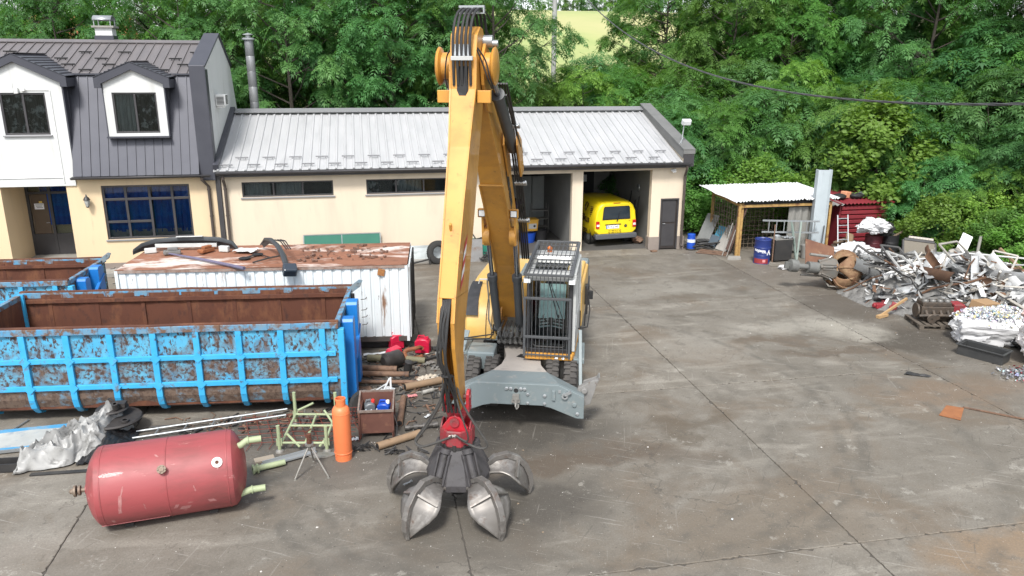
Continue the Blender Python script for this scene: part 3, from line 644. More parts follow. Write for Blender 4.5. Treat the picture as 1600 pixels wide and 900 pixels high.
m_rimw = mat('rim_worn', (.05,.25,.45), (.16,.22,.26), 4, .6, spots=((.13,.075,.05), .46, 6, .06), spots2=((.3,.3,.29), .2, 11, .04))
def roll_off_bin(name, label, loc, rz, Lx, Wy, z0, z1, nrib, group):
    T = thing(name, label, 'skip', loc, rz, group)
    t = .05; zb = z0+.34
    # side profile (y inward from the front face, z): vertical wall, curved under
    prof = [(0,z1-.02),(0,zb),(.05,z0+.17),(.17,z0+.05),(.36,z0)]
    pitch = (Lx-.32)/(nrib-.4); xr = [-.32-pitch*i for i in range(nrib)]
    rails = [z0+(z1-z0)*.66, z0+(z1-z0)*.34]
    xs = [-.02]+xr+[-Lx+.02]
    for side in (0, 1):
        f = (lambda y: y+.06) if side == 0 else (lambda y: Wy-.06-y)
        for i in range(len(xs)-1):
            a, b = xs[i+1], xs[i]
            for zlo, zhi, mm in ((rails[0], z1-.02, m_bluetop), (rails[1], rails[0], m_bluepanel if 0 else m_bluepanel), (z0, rails[1], m_bluelow)):
                if side == 1 and zlo < rails[0]: pass
                pts = [p for p in prof if zlo < p[1] < zhi]
                pts = [(0,zhi)]+[p for p in pts]+([(0,zlo)] if zlo > zb else [(.36,z0)])
                seen = []; [seen.append(p) for p in pts if p not in seen]
                m = MB()
                dent = random.uniform(-.012, .02)
                for k in range(len(seen)-1):
                    (y1_, q1), (y2_, q2) = seen[k], seen[k+1]
                    n = 6
                    m.grid(lambda u, v: (a+(b-a)*u, f(y1_+(y2_-y1_)*v)+(1 if side == 0 else -1)*(dent*sin(pi*u)+.006*fnoise((a+u)*3, q1*3, side)), q1+(q2-q1)*v), n, 2)
                m.build('side_panel', mm, T, smooth=True, fix=False)
        s = 1 if side == 0 else -1; y0 = 0 if side == 0 else Wy
        for x in xr:
            m = MB()
            pr = [(y0+s*p[0], p[1]) for p in prof]
            for k in range(len(pr)-1): m.bar((x, pr[k][0]+s*.03, pr[k][1]+(.02 if k else 0)), (x, pr[k+1][0]+s*.03, pr[k+1][1]), .115, .07, up=(0,-s,.2))
            m.build('rib', m_bluerib, T, bevel=.008)
        for z in rails:
            for i in range(len(xs)-1):
                a, b = xs[i+1]+.058, xs[i]-.058
                if b-a < .05: continue
                part('rail', T, m_bluerib, lambda m: m.box(a, b, min(y0+s*.005, y0+s*.062), max(y0+s*.005, y0+s*.062), z-.05, z+.05), bevel=.008)
            if side == 0:
                for x in xr:
                    part('gusset', T, m_bluerib, lambda m: m.obox((x, -.012, z), (.15,.012,.15), (0, pi/4, 0)))
        part('top_rim', T, m_rimw, lambda m: m.grid(lambda u, v: (-Lx*u, y0+s*(.0+.10*(v > .3 and v < .8)+.012*fnoise(u*9, side)), z1-.05*0+.012*fnoise(u*14, 2+side)+(.07 if v < .5 else -.07)*(1 if .1 < v < .9 else 1)-.03), 40, 3) if False else [m.bar((-Lx*k/16, y0+s*(.05+.010*fnoise(k*.9, side)), z1+.014*fnoise(k*.7, 3+side)), (-Lx*(k+1)/16, y0+s*(.05+.010*fnoise((k+1)*.9, side)), z1+.014*fnoise((k+1)*.7, 3+side)), .12, .13) for k in range(16)], bevel=.01)
        part('rim_lip', T, m_rustin, lambda m: [m.bar((-Lx*k/16, y0+s*(.055+.02*fnoise(k*.9, side)), z1+.07+.02*fnoise(k*.7, 3+side)), (-Lx*(k+1)/16, y0+s*(.055+.02*fnoise((k+1)*.9, side)), z1+.07+.02*fnoise((k+1)*.7, 3+side)), .10, .03) for k in range(16)])
    # inner lining, floor
    def inner(m):
        n = 36
        for y, sg_ in ((.115, 1), (Wy-.115, -1)):
            m.grid(lambda u, v: (-.08-(Lx-.16)*u, y+sg_*(.010*sin(u*nrib*pi*2)+.015*fnoise(u*8, v*2, sg_)), z0+.12+(z1-z0-.10)*v), n, 5)
        m.grid(lambda u, v: (-.08-(Lx-.16)*u, .115+(Wy-.23)*v, z0+.12+.01*fnoise(u*9, v*4)), 12, 6)
        m.grid(lambda u, v: (-.085, .115+(Wy-.23)*u, z0+.12+(z1-z0-.1)*v), 6, 4)
        m.grid(lambda u, v: (-Lx+.085, .115+(Wy-.23)*u, z0+.12+(z1-z0-.1)*v), 6, 4)
    part('lining', T, m_rustin, inner, smooth=True, fix=False)
    for i in range(7):
        part('inner_rib', T, m_rustin, lambda m: m.box(-.7-i*.98, -.62-i*.98, Wy-.135, Wy-.12, z0+.15, z1-.03))
    part('inner_beam', T, m_rustin, lambda m: m.box(-Lx+.1, -.1, Wy-.18, Wy-.13, z1-.16, z1-.08))
    # end walls
    part('end_wall', T, m_bluepanel, lambda m: m.box(-.07, -.01, .12, Wy-.12, z0+.1, z1-.02))
    part('end_wall', T, m_bluepanel, lambda m: m.box(-Lx+.01, -Lx+.07, .12, Wy-.12, z0+.1, z1-.02))
    for x in (-.04, -Lx+.04): part('end_rim', T, m_rimw, lambda m: m.box(x-.05, x+.05, .115, Wy-.115, z1-.06, z1+.05), bevel=.01)
    part('corner_post', T, m_bluerib, lambda m: m.box(-Lx+.02, -Lx+.14, Wy-.25, Wy-.19, z0+.2, z1+.06))
    mb = mat('blue_paint_clean', (.01,.14,.46), (.012,.17,.50), 3, .4, spots=((.07,.045,.035), .14, 8, .02, .9))
    part('corner_post', T, m_bluerib, lambda m: m.box(-.02, .10, .0, .14, z0, z1-.08), bevel=.012)
    # lifting frame on the right end: two tall boxed uprights and a brace, hook eye
    for y0_, y1_, zt in ((.42,.72,z1-.02),(1.25,1.6,z1+.08)):
        part('upright', T, mb, lambda m: m.prism([(y0_,z0),(y1_,z0),(y1_,zt-.06),(y1_-.05,zt),(y0_+.05,zt),(y0_,zt-.06)], lambda u, v, d: (d, u, v), .0, .24), bevel=.012)
    part('brace', T, mb, lambda m: m.bar((.22,.72,z0+.75),(.22,1.6,z0+1.2),.08,.06), bevel=.006)
    part('hinge_tube', T, m_dark, lambda m: m.cyl((.05,Wy-.5,z0+.1),(.05,Wy-.5,z1),.04), smooth=True)
    part('lifting_eye', T, mat('grey_blue_worn', (.12,.2,.26), (.2,.2,.19), 8, .5), lambda m: (m.prism([(0,-.02),(.20,.12),(.26,.26),(.18,.28),(.02,.16),(-.06,.05)], lambda u, v, d: (u, d, z1-.02+v), Wy-.30, Wy-.26), m.lathe([(.025,0),(.06,0),(.06,.05),(.025,.05)], (.16,Wy-.27,z1+.17), (0,-1,0), 12)))
    for i, z in enumerate((z1-.2, z1-.45, z1-.62, z1-.8)):
        part('tarp_hook', T, m_dark, lambda m: m.tube([(.2,Wy-.3,z),(.30,Wy-.3,z+.01),(.33,Wy-.3,z+.05)], .01, 5))
    for y in (.75, Wy-.75): part('skid', T, m_dark, lambda m: m.box(-Lx+.1, .1, y-.07, y+.07, .02, z0), bevel=.01)
    return T
roll_off_bin('roll_off_bin', 'large blue roll-off scrap bin with rusty grid panels in front of the white container', (-.66,14.52,0), rad(-5.5), 7.15, 2.68, .16, 1.88, 9, 'blue roll-off bins')
roll_off_bin('roll_off_bin', 'blue roll-off bin at the far left, partly hidden behind the larger blue bin', (-7.35,20.0,0), rad(-4), 6.4, 2.45, .16, 1.55, 8, 'blue roll-off bins')

# ------------------------------------------------------------------ white corrugated container
CT = thing('shipping_container', 'white corrugated steel container with rusty roof behind the blue bin', 'container', (.88,17.97,0), rad(-5.3))
m_cw = mat('container_white', (.66,.70,.72), (.58,.62,.64), 2, .55, spots=((.22,.12,.07), .25, 2.6, .05, .85), spots2=((.09,.06,.05), .2, 10, .02, .9), stretch=(1.6,1.6,.35))
m_croof = mat('container_roof_rust', (.27,.115,.065), (.19,.085,.05), 2, .85, spots=((.62,.55,.50), .40, 1.3, .05, .7), spots2=((.12,.05,.03), .32, 6, .06), bump=.3, stretch=(.45,1,1))
CL, CW, c0, c1 = 6.72, 2.45, .26, 2.15
def corr(m, y, s):
    n = 30; p = CL/n; xs = []
    for i in range(n): xs += [(-i*p, 0), (-i*p-p*.62, 0), (-i*p-p*.72, .035), (-i*p-p*.90, .035)]
    xs.append((-CL, 0))
    for (a, d), (b, e) in zip(xs, xs[1:]): m.quad((a, y+s*(d+.02+.006*fnoise(a*2,1)), c0+.10), (b, y+s*(e+.02+.006*fnoise(b*2,1)), c0+.10), (b, y+s*(e+.02), c1-.03), (a, y+s*(d+.02), c1-.03))
part('side_wall', CT, m_cw, lambda m: corr(m, 0, 1), fix=False); part('side_wall', CT, m_cw, lambda m: corr(m, CW, -1), fix=False)
def croof(m): m.grid(lambda u, v: (-CL*u+.0, CW*v, c1+.012*fnoise(u*9, v*4, 5)+.01), 40, 14)
part('roof_sheet', CT, m_croof, croof, smooth=True, fix=False)
part('top_rail', CT, mat('rail_rust', (.17,.08,.05), (.3,.25,.22), 6, .7), lambda m: (m.box(-CL,0,-.012,.05,c1-.06,c1), m.box(-CL,0,CW-.05,CW+.012,c1-.06,c1)))
part('bottom_rail', CT, mat('rail_dark', (.05,.045,.042), (.09,.07,.06), 5, .7), lambda m: (m.box(-CL,0,-.01,.06,c0-.02,c0+.1), m.box(-CL,0,CW-.06,CW+.01,c0-.02,c0+.1)))
for x in (-.06, -CL): 
    for y in (0, CW-.09): part('corner_post', CT, m_cw, lambda m: m.box(x-.0, x+.07, y-.015, y+.10, c0-.02, c1-.0))
part('end_wall', CT, m_cw, lambda m: m.box(-CL+.02,-CL+.05,.1,CW-.1,c0,c1))
for k in (0, 1):
    dd = part('end_door', CT, m_cw, lambda m: m.box(.012, .05, .06+k*1.18, 1.2+k*1.18, c0+.05, c1-.06), bevel=.008)
    for q in (.3, .8): part('locking_bar', dd, m_dark, lambda m: (m.cyl((.08,.06+k*1.18+q,c0+.02),(.08,.06+k*1.18+q,c1-.03),.018,n=8), m.obox((.08,.06+k*1.18+q,c0+.7),(.03,.2,.04))))
for y in (.3, CW-.3): part('bearer', CT, m_dark, lambda m: m.box(-CL+.2, -.2, y-.1, y+.1, .02, c0-.02))
part('rust_hole', CT, mat('rust_patch', (.35,.16,.05), (.2,.08,.03), 20, .9), lambda m: (m.obox((-.62,-.014,c1-.16),(.17,.02,.17),(0,.2,0)),), bevel=.01)

# ------------------------------------------------------------------ things on the container roof
zc = 2.165
def bumper(name, label, pts, w, hgt, mt):
    T = wthing(name, label, 'bumper', pts[len(pts)//2])
    P = [V(p) for p in pts]; n = len(P)
    def shell(m):
        vs = []; cs_ = [(-.5,0),(-.42,.55),(-.1,.9),(.35,1),(.5,.85),(.5,.6),(.3,.72),(-.05,.66),(-.3,.4),(-.38,0)]
        for i, p in enumerate(P):
            t = (P[min(i+1, n-1)]-P[max(i-1, 0)]).normalized(); s = t.cross(V((0,0,1))).normalized()
            tp = 1 if 1 < i < n-2 else (.85 if i in (1, n-2) else .6)
            for a, b in cs_: vs.append(p+s*a*w*tp+V((0,0,b*hgt*tp)))
        k = len(cs_); fs = []
        for i in range(n-1):
            for j in range(k): fs.append((i*k+j, i*k+(j+1) % k, (i+1)*k+(j+1) % k, (i+1)*k+j))
        fs += [tuple(range(k)), tuple(range((n-1)*k, n*k))[::-1]]; m.add(vs, fs)
    part('bumper_shell', T, mt, shell, smooth=True); return T, P
mb1 = mat('bumper_dark', (.035,.04,.045), (.05,.055,.06), 5, .45, spots=((.2,.2,.2), .12, 14, .02))
mpale = mat('pale_plastic', (.55,.56,.55), (.45,.46,.45), 4, .5)
bt, bp_ = bumper('car_bumper', 'long dark car bumper lying along the back of the container roof', [(-5.78,20.15,zc),(-5.66,20.38,zc+.02),(-5.35,20.62,zc+.04),(-4.8,20.72,zc+.05),(-4.2,20.66,zc+.05),(-3.75,20.52,zc+.04),(-3.42,20.28,zc+.02),(-3.28,20.0,zc)], .13, .27, mb1)
part('chrome_strip', bt, mpale, lambda m: (m.bar((-5.35,20.50,zc+.14),(-3.85,20.44,zc+.12),.05,.09), m.bar((-4.85,20.60,zc+.335),(-4.2,20.57,zc+.335),.10,.01)))
part('bracket', bt, mpale, lambda m: (m.obox((-5.42,20.28,zc+.07),(.28,.1,.13),(0,0,.3)), m.obox((-3.62,20.12,zc+.08),(.26,.12,.15),(0,0,-.4))), bevel=.02)
b2, _p = bumper('car_bumper', 'second dark car bumper hanging over the front edge of the container roof', [(-2.72,20.3,zc+.02),(-2.55,19.95,zc+.20),(-2.35,19.4,zc+.28),(-2.15,18.9,zc+.24),(-2.0,18.45,zc+.12),(-1.92,18.12,zc-.02),(-1.88,17.98,zc-.14)], .16, .2, mb1)
part('grille_bar', b2, m_dark, lambda m: [m.tube([(-2.42+.07*k,19.95,zc+.30),(-2.2+.06*k,19.3,zc+.40),(-2.0+.05*k,18.7,zc+.33)], .016, 6) for k in range(1, 4)])
part('end_cap', b2, mat('bumper_blue_black', (.03,.04,.055), rough=.3), lambda m: m.obox((-1.84,18.02,zc-.02),(.32,.25,.24),(.6,.1,.25)), bevel=.04)
def single(name, label, cat, mt, fn, loc=(0,0,0), rz=0, group=None, rot=None, **k):
    o = part(name, None, mt, fn, **k); o.location = loc; o.rotation_euler = rot or (0, 0, rz); return tag(o, label, cat, group)
single('steel_pole', 'thin purple-grey pole lying diagonally across the container roof', 'pole', mat('purple_grey', (.13,.12,.19), (.10,.09,.14), 6, .5), lambda m: m.tube([(-4.98,20.0,zc+.05),(-3.9,19.05,zc+.06),(-2.86,18.08,zc+.05)], [.02,.035,.045], 8), smooth=True)
single('steel_bracket', 'flat black bracket with two round ends on the container roof', 'bracket', m_black, lambda m: (m.lathe([(0,0),(.14,0),(.14,.012),(0,.012)], (0,0,0), n=14), m.lathe([(0,0),(.13,0),(.13,.012),(0,.012)], (.34,.32,.0), n=14), m.bar((0,0,.007),(.34,.32,.007),.09,.012), m.bar((.36,.3,.01),(.58,-.25,.03),.02,.02)), (-3.0,19.15,zc+.035), .2)
single('pale_scrap_sheet', 'crumpled pale sheet at the right end of the long bumper', 'sheet', mpale, lambda m: m.grid(lambda u, v: (.55*u-.3, .4*v, .04+.06*fnoise(u*5, v*5, 3)), 8, 6), (-3.1,19.75,zc+.03), -.3, solid=.006)
for i, (x, y, r, lb) in enumerate(((-4.85,20.02,.2,'small grey casting behind the purple-grey pole on the container roof'),(-4.05,20.1,.9,'rust-orange block under the middle of the long bumper'))):
    single('scrap_block', lb, 'scrap', [mat('casting_grey', (.12,.12,.12), (.18,.17,.16), 12, .6), mat('block_rust', (.28,.10,.035), (.2,.07,.03), 10, .8)][i], lambda m: (m.box(-.2,.2,-.08,.08,0,.09), m.box(-.1,.14,-.06,.06,.092,.16), m.cyl((-.16,-.1,.05),(-.16,.1,.05),.045)), (x,y,zc+.02), r, bevel=.012)
single('steel_rod', 'thin bent rod on the container roof beside the hanging bumper', 'rod', m_dark, lambda m: m.tube([(-2.75,18.7,zc+.03),(-2.4,18.9,zc+.08),(-2.15,19.0,zc+.1)], .02, 6))
def crumbs(m):
    r = random.Random(5)
    for k in range(70):
        x, y = r.uniform(-1.7, .5), r.uniform(18.6, 20.2); s = r.uniform(.02, .06)
        m.obox((x, y, zc+.02+s*.3), (s*r.uniform(1,3), s, s*.6), (r.uniform(-.3,.3), r.uniform(-.3,.3), r.uniform(0,3)))
tag(part('rust_flakes', None, mat('flake_rust', (.10,.05,.035), (.2,.12,.09), 15, .9), crumbs), 'dark rust flakes and crumbs scattered on the container roof', 'flakes', kind='stuff')

# ------------------------------------------------------------------ along the garage wall
gb = wthing('green_board', 'long green two-part board leaning on the garage wall behind the container', 'board', (-.9,27.0,.13))
for a, b in ((-2.2,-.93),(-.9,.4)): part('board_panel', gb, mat('green_board', (.035,.16,.11), (.03,.14,.1), 3, .5), lambda m: m.prism([(26.98,.13),(27.12,1.05),(27.15,1.05),(27.02,.13)], lambda u, v, d: (d, u, v), a, b))
part('board_frame', gb, m_galv, lambda m: (m.bar((-2.22,27.13,1.06),(.42,27.13,1.06),.03,.03), m.bar((-.915,26.995,.14),(-.915,27.13,1.05),.03,.03), m.bar((.42,26.995,.14),(.42,27.13,1.05),.03,.03), m.bar((-2.22,26.995,.14),(-2.22,27.13,1.05),.03,.03)))
def tyre(name, label, loc, rot, R=.42, r=.12, rim=False, group=None):
    T = thing(name, label, 'tyre', loc, 0, group); T.rotation_euler = rot
    pr = [(R-.2,-.07),(R-.17,-.1),(R-.06,-.115),(R-.01,-.09),(R,-.05),(R,.05),(R-.01,.09),(R-.06,.115),(R-.17,.1),(R-.2,.07),(R-.18,.0),(R-.2,-.07)]
    part('casing', T, m_rubber, lambda m: m.lathe(pr, n=36), smooth=True)
    part('tread', T, m_rubber, lambda m: [m.obox((R*cos(t),R*sin(t),z),(.02,.05,.05),(0,0,t)) for t in [2*pi*k/40 for k in range(40)] for z in (-.05,.05)])
    return T
tyre('car_tyre', 'black tyre leaning on the garage wall left of the excavator arm', (2.42,26.55,.40), (rad(78),0,rad(12)), .41)
single('pale_sheet', 'low pale dented panel leaning on the wall beside the tyre', 'panel', mat('pale_panel', (.52,.56,.56), (.40,.43,.43), 2, .4, .2), lambda m: m.grid(lambda u, v: (1.35+1.5*u, 26.78+.1*v+.02*fnoise(u*4, v*3), .1+.5*v), 10, 5), solid=.02)
single('angle_bar', 'dark angle bar on the ground in front of the pale panel', 'bar', m_dark, lambda m: (m.bar((1.15,26.2,.05),(2.1,26.35,.22),.06,.05), m.bar((2.08,26.35,.05),(2.08,26.35,.3),.05,.05)))
single('grey_sheet', 'square grey steel sheet leaning on the wall right of the excavator arm', 'sheet', mat('steel_sheet', (.22,.22,.215), (.17,.165,.16), 3, .5, .3, spots=((.14,.09,.06), .3, 4, .1)), lambda m: m.prism([(26.55,.0),(26.75,.78),(26.77,.78),(26.57,.0)], lambda u, v, d: (d, u, v), 3.32, 4.02))
gc = wthing('green_crate', 'green crate of scrap iron against the garage wall behind the boom', 'crate', (4.0,26.95,.1))
part('crate_wall', gc, mat('green_paint', (.015,.18,.12), (.012,.14,.10), 4, .5), lambda m: (m.box(3.62,4.5,26.82,26.86,.13,.72), m.box(3.62,4.5,27.16,27.2,.13,.72), m.box(3.62,3.66,26.862,27.158,.13,.72), m.box(4.46,4.5,26.862,27.158,.13,.72), m.box(3.66,4.46,26.86,27.16,.13,.17)), bevel=.01)
single('scrap_iron', 'tangle of dark scrap iron in the green crate', 'scrap', m_dark, lambda m: [m.bar((random.uniform(3.6,4.5),random.uniform(26.8,27.1),random.uniform(.68,.8)),(random.uniform(3.6,4.5),random.uniform(26.8,27.1),random.uniform(.7,.92)),.035,.03) for _ in range(14)])
single('cable_tangle', 'tangle of black cables on the ground right of the grey sheet', 'cable', m_rubber, lambda m: [m.tube([(4.2+.3*cos(t*1.3+k)+.04*k, 26.5+.16*sin(t*1.1+k*2), .05+.05*k+.1*abs(sin(t+k))) for t in np.linspace(0, 5, 16)], .02, 5) for k in range(5)], smooth=True)
# ------------------------------------------------------------------ red pressure tank
m_tank = mat('tank_red', (.30,.062,.066), (.25,.048,.052), 1.2, .5, spots=((.42,.19,.18), .22, 7, .035, .7), spots2=((.12,.045,.04), .30, 2.2, .16, .7), stretch=(.35,1,1), bump=.12, bscale=5, coat=.08)
m_pgreen = mat('pale_green_paint', (.33,.38,.22), (.28,.33,.20), 5, .6, spots=((.3,.2,.1), .2, 9, .05))
m_brownmet = mat('brown_fitting', (.16,.11,.08), (.22,.18,.14), 12, .6, .3)
TK = thing('pressure_tank', 'big red cylindrical pressure tank lying on the concrete in the foreground', 'tank', (-3.2,11.42,.61), rad(7.5))
R_ = .60; hl = .93
def tk(m):
    pr = [(0,-hl-.20),(.16,-hl-.193),(.32,-hl-.165),(.45,-hl-.115),(.54,-hl-.06),(.588,-hl-.015),(R_,-hl+.05)]
    m.lathe(pr+[(R_,-.5),(R_,0),(R_,.5)]+[(r, -h) for r, h in reversed(pr)], ax=(1,0,0), n=64)
part('shell', TK, m_tank, tk, smooth=True)
for x in (-hl+.06, 0.02, hl-.06): part('weld_seam', TK, m_tank, lambda m: m.lathe([(R_-.002,-.012),(R_+.006,-.006),(R_+.006,.006),(R_-.002,.012)], (x,0,0), (1,0,0), 64), smooth=True)
part('long_seam', TK, m_tank, lambda m: m.bar((-hl,-.42,-.44),(0,-.42,-.44),.018,.012,up=(0,-.7,-.7)))
ca = rad(200)   # direction of the fittings facing the camera: angle in local yz
def onshell(x, ang, r=R_): return V((x, -r*cos(ang), r*sin(ang)))
dirv = lambda a: V((0,-cos(a),sin(a)))
a1 = rad(37)
part('flange_fitting', TK, m_brownmet, lambda m: (m.lathe([(.03,-.02),(.03,.05),(.065,.05),(.065,.085),(.035,.085),(.035,.10),(0,.10)], onshell(-.02,a1), dirv(a1), 18), [m.cyl(onshell(-.02,a1)+dirv(a1)*.085+V((.05*cos(t),0,0))+dirv(a1+pi/2)*.05*sin(t), onshell(-.02,a1)+dirv(a1)*.10+V((.05*cos(t),0,0))+dirv(a1+pi/2)*.05*sin(t), .012, n=6) for t in [k*pi/3 for k in range(6)]]), smooth=True)
wf = part('gauge_flange', TK, mat('white_flange', (.62,.60,.56), (.5,.48,.45), 10, .5), lambda m: m.lathe([(.028,0),(.028,.018),(.078,.018),(.078,0)], onshell(.74,a1), dirv(a1), 24), smooth=True)
part('gauge_hole', wf, m_rustin, lambda m: m.lathe([(0,.006),(.03,.006),(.03,0)], onshell(.74,a1), dirv(a1), 16))
part('end_nozzle', TK, m_brownmet, lambda m: (m.cyl((-hl-.18,0,-.02),(-hl-.32,0,-.02),.035), m.lathe([(.03,0),(.075,0),(.075,.03),(.03,.03)], (-hl-.33,0,-.02), (1,0,0), 18), m.lathe([(.03,0),(.085,0),(.085,.03),(.03,.03)], (-hl-.39,0,-.02), (1,0,0), 18), m.lathe([(.0,-.06),(.035,-.04),(.05,0)], (-hl-.40,0,-.02), (1,0,0), 12)), smooth=True)
part('nozzle_ring', TK, m_tank, lambda m: m.lathe([(.03,0),(.08,0),(.08,.04),(.03,.04)], (-hl-.23,0,-.02), (1,0,0), 18), smooth=True)
for y, z, q in ((-.12,.42,.06),(-.30,-.30,.02)):
    part('outlet_pipe', TK, m_pgreen, lambda m: (m.tube([(hl+.0,y,z-.05),(hl+.16,y,z),(hl+.24,y,z+q),(hl+.46,y,z+q)], .052, 14), m.lathe([(.05,0),(.066,.0),(.066,.02),(.05,.02)], (hl+.25,y,z+q), (1,0,0), 16)), smooth=True)
    part('pipe_bore', TK, m_black, lambda m: m.cyl((hl+.455,y,z+q),(hl+.464,y,z+q),.04))
m_scuff = mat('tank_scuff', (.38,.20,.19), (.30,.085,.085), 16, .7)
for x, a, l, w in ((-.62,rad(-4),.5,.045),(-.58,rad(14),.3,.02),(.12,rad(-22),.14,.05),(.24,rad(-27),.12,.14),(.62,rad(-20),.1,.09),(-.1,rad(60),.08,.03),(.4,rad(5),.16,.012),(-.3,rad(-12),.2,.01),(.75,rad(30),.1,.02),(-.75,rad(-36),.16,.04)):
    part('scuff', TK, m_scuff, lambda m: m.grid(lambda u, v: onshell(x+w*(u-.5)+.05*(v-.5)*sin(x*9)+.012*fnoise(v*6, u*3, x), a+l*(v-.5), R_+.0015), 3, 10), fix=False)
for x in (-.6, .6): part('chock', TK, m_dark, lambda m: m.obox((x,-.2,-.585),(.12,.1,.05)))

# ------------------------------------------------------------------ gas cylinder
m_or = mat('orange_paint', (.72,.19,.07), (.66,.17,.06), 4, .45, spots=((.45,.13,.06), .2, 6, .06), spots2=((.1,.05,.03), .07, 22, .02))
GC = thing('gas_cylinder', 'tall orange gas cylinder standing in front of the blue bin', 'gas cylinder', (-.62,12.66,0), .4)
part('body', GC, m_or, lambda m: m.lathe([(0,.07),(.10,.075),(.145,.10),(.155,.14),(.155,.90),(.15,.95),(.125,1.0),(.075,1.03),(.03,1.04),(.03,1.08)], n=36), smooth=True)
part('foot_ring', GC, m_or, lambda m: m.lathe([(.135,.0),(.145,.0),(.15,.10),(.14,.10),(.135,0)], n=36), smooth=True)
part('seam', GC, m_or, lambda m: m.lathe([(.155,.135),(.160,.14),(.160,.15),(.155,.155)], n=36), smooth=True)
part('seam', GC, m_or, lambda m: m.lathe([(.153,.88),(.158,.885),(.158,.90),(.153,.905)], n=36), smooth=True)
for a0 in (.25, pi+.25): part('collar', GC, m_or, lambda m: m.lathe([(.088,1.0),(.092,1.16),(.080,1.165),(.076,1.0),(.088,1.0)], n=16, a0=a0, a1=a0+2.45), smooth=True)
part('collar_ring', GC, m_or, lambda m: m.lathe([(.076,1.13),(.094,1.13),(.094,1.16),(.076,1.16),(.076,1.13)], n=28), smooth=True)
part('valve', GC, m_rustin, lambda m: (m.cyl((0,0,1.06),(0,0,1.13),.022), m.cyl((0,0,1.10),(.05,0,1.10),.014)), smooth=True)

# ------------------------------------------------------------------ rusty box with canisters
m_boxr = mat('box_rust', (.09,.035,.025), (.12,.05,.035), 4, .8, spots=((.17,.08,.05), .25, 6, .06))
RB = thing('rusty_box', 'rust-brown open steel box on legs holding canisters', 'box', (.0,13.62,0), rad(-5))
def rb(m):
    m.box(-.29,.29,-.27,-.25,.10,.54); m.box(-.29,.29,.25,.27,.10,.70); m.box(-.29,-.27,-.248,.248,.10,.56); m.box(.27,.29,-.248,.248,.10,.56); m.box(-.268,.268,-.248,.248,.28,.30)
part('casing', RB, m_boxr, rb)
for sx, y in ((-1,-.27),(1,-.27),(-1,.27),(1,.27)): part('leg', RB, m_boxr, lambda m: m.box(sx*.31-.02, sx*.31+.02, y-.03, y+.03, 0, .57 if y < 0 else .72))
part('rim', RB, mat('box_rim', (.2,.17,.15), (.13,.08,.06), 8, .7), lambda m: (m.box(-.335,.335,-.305,-.272,.535,.575), m.box(-.335,.335,.272,.30,.70,.73), m.bar((-.32,-.28,.56),(-.32,.28,.715),.03,.04), m.bar((.32,-.28,.56),(.32,.28,.715),.03,.04)))
part('foot_bar', RB, m_boxr, lambda m: m.box(.3,.33,-.3,-.27,-.0,.15))
def canister(name, label, loc, rz, mt, capm, sx=.11, sy=.085, sz=.26, group=None, rot=None):
    T = thing(name, label, 'canister', loc, rz, group)
    if rot: T.rotation_euler = rot
    part('body', T, mt, lambda m: m.prism([(-sx,0),(sx,0),(sx,sz*.78),(sx*.5,sz*.96),(-sx*.35,sz*.96),(-sx,sz*.8)], lambda u, v, d: (u, d, v), -sy, sy), bevel=.025, smooth=True)
    part('handle', T, mt, lambda m: m.tube([(-sx*.75,0,sz*.84),(-sx*.55,0,sz*1.1),(sx*.2,0,sz*1.12),(sx*.35,0,sz*.95)], .018, 8), smooth=True)
    part('cap', T, capm, lambda m: m.lathe([(.0,.06),(.032,.06),(.036,.05),(.036,0)], (sx*.62,0,sz*.9), n=14), smooth=True)
    part('side_rib', T, mt, lambda m: (m.box(-sx*.7,sx*.7,-sy-.006,-sy+.004,sz*.2,sz*.25), m.box(-sx*.7,sx*.7,-sy-.006,-sy+.004,sz*.5,sz*.55)))
    return T
m_bluepl = mat('blue_plastic', (.012,.07,.42), (.01,.06,.36), 4, .35); m_redcap = mat('red_cap', (.55,.03,.02), rough=.4); m_whitecap = mat('white_cap', (.7,.7,.68), rough=.4)
m_greypl = mat('grey_plastic', (.13,.14,.15), (.1,.11,.12), 4, .4)
canister('canister', 'grey plastic canister with red cap in the rusty box', (-.13,13.70,.31), .1, m_greypl, m_redcap, .1, .10, .29)
canister('canister', 'blue plastic canister in the rusty box', (.14,13.68,.31), -.3, m_bluepl, m_whitecap, .12, .10, .27)
for i, (x, y) in enumerate(((-.2,13.47),(-.1,13.45),(.0,13.47))):
    single('plastic_bottle', ['left pale bottle in front row of the rusty box','middle pale bottle in front row of the rusty box','right pale bottle in front row of the rusty box'][i], 'bottle', mat('pale_bottle', (.5,.55,.6), rough=.3), lambda m: m.lathe([(0,0),(.04,0),(.042,.14),(.03,.18),(.014,.2),(.014,.23),(0,.23)], n=14), (x,y,.31), smooth=True, group='bottles in the rusty box')

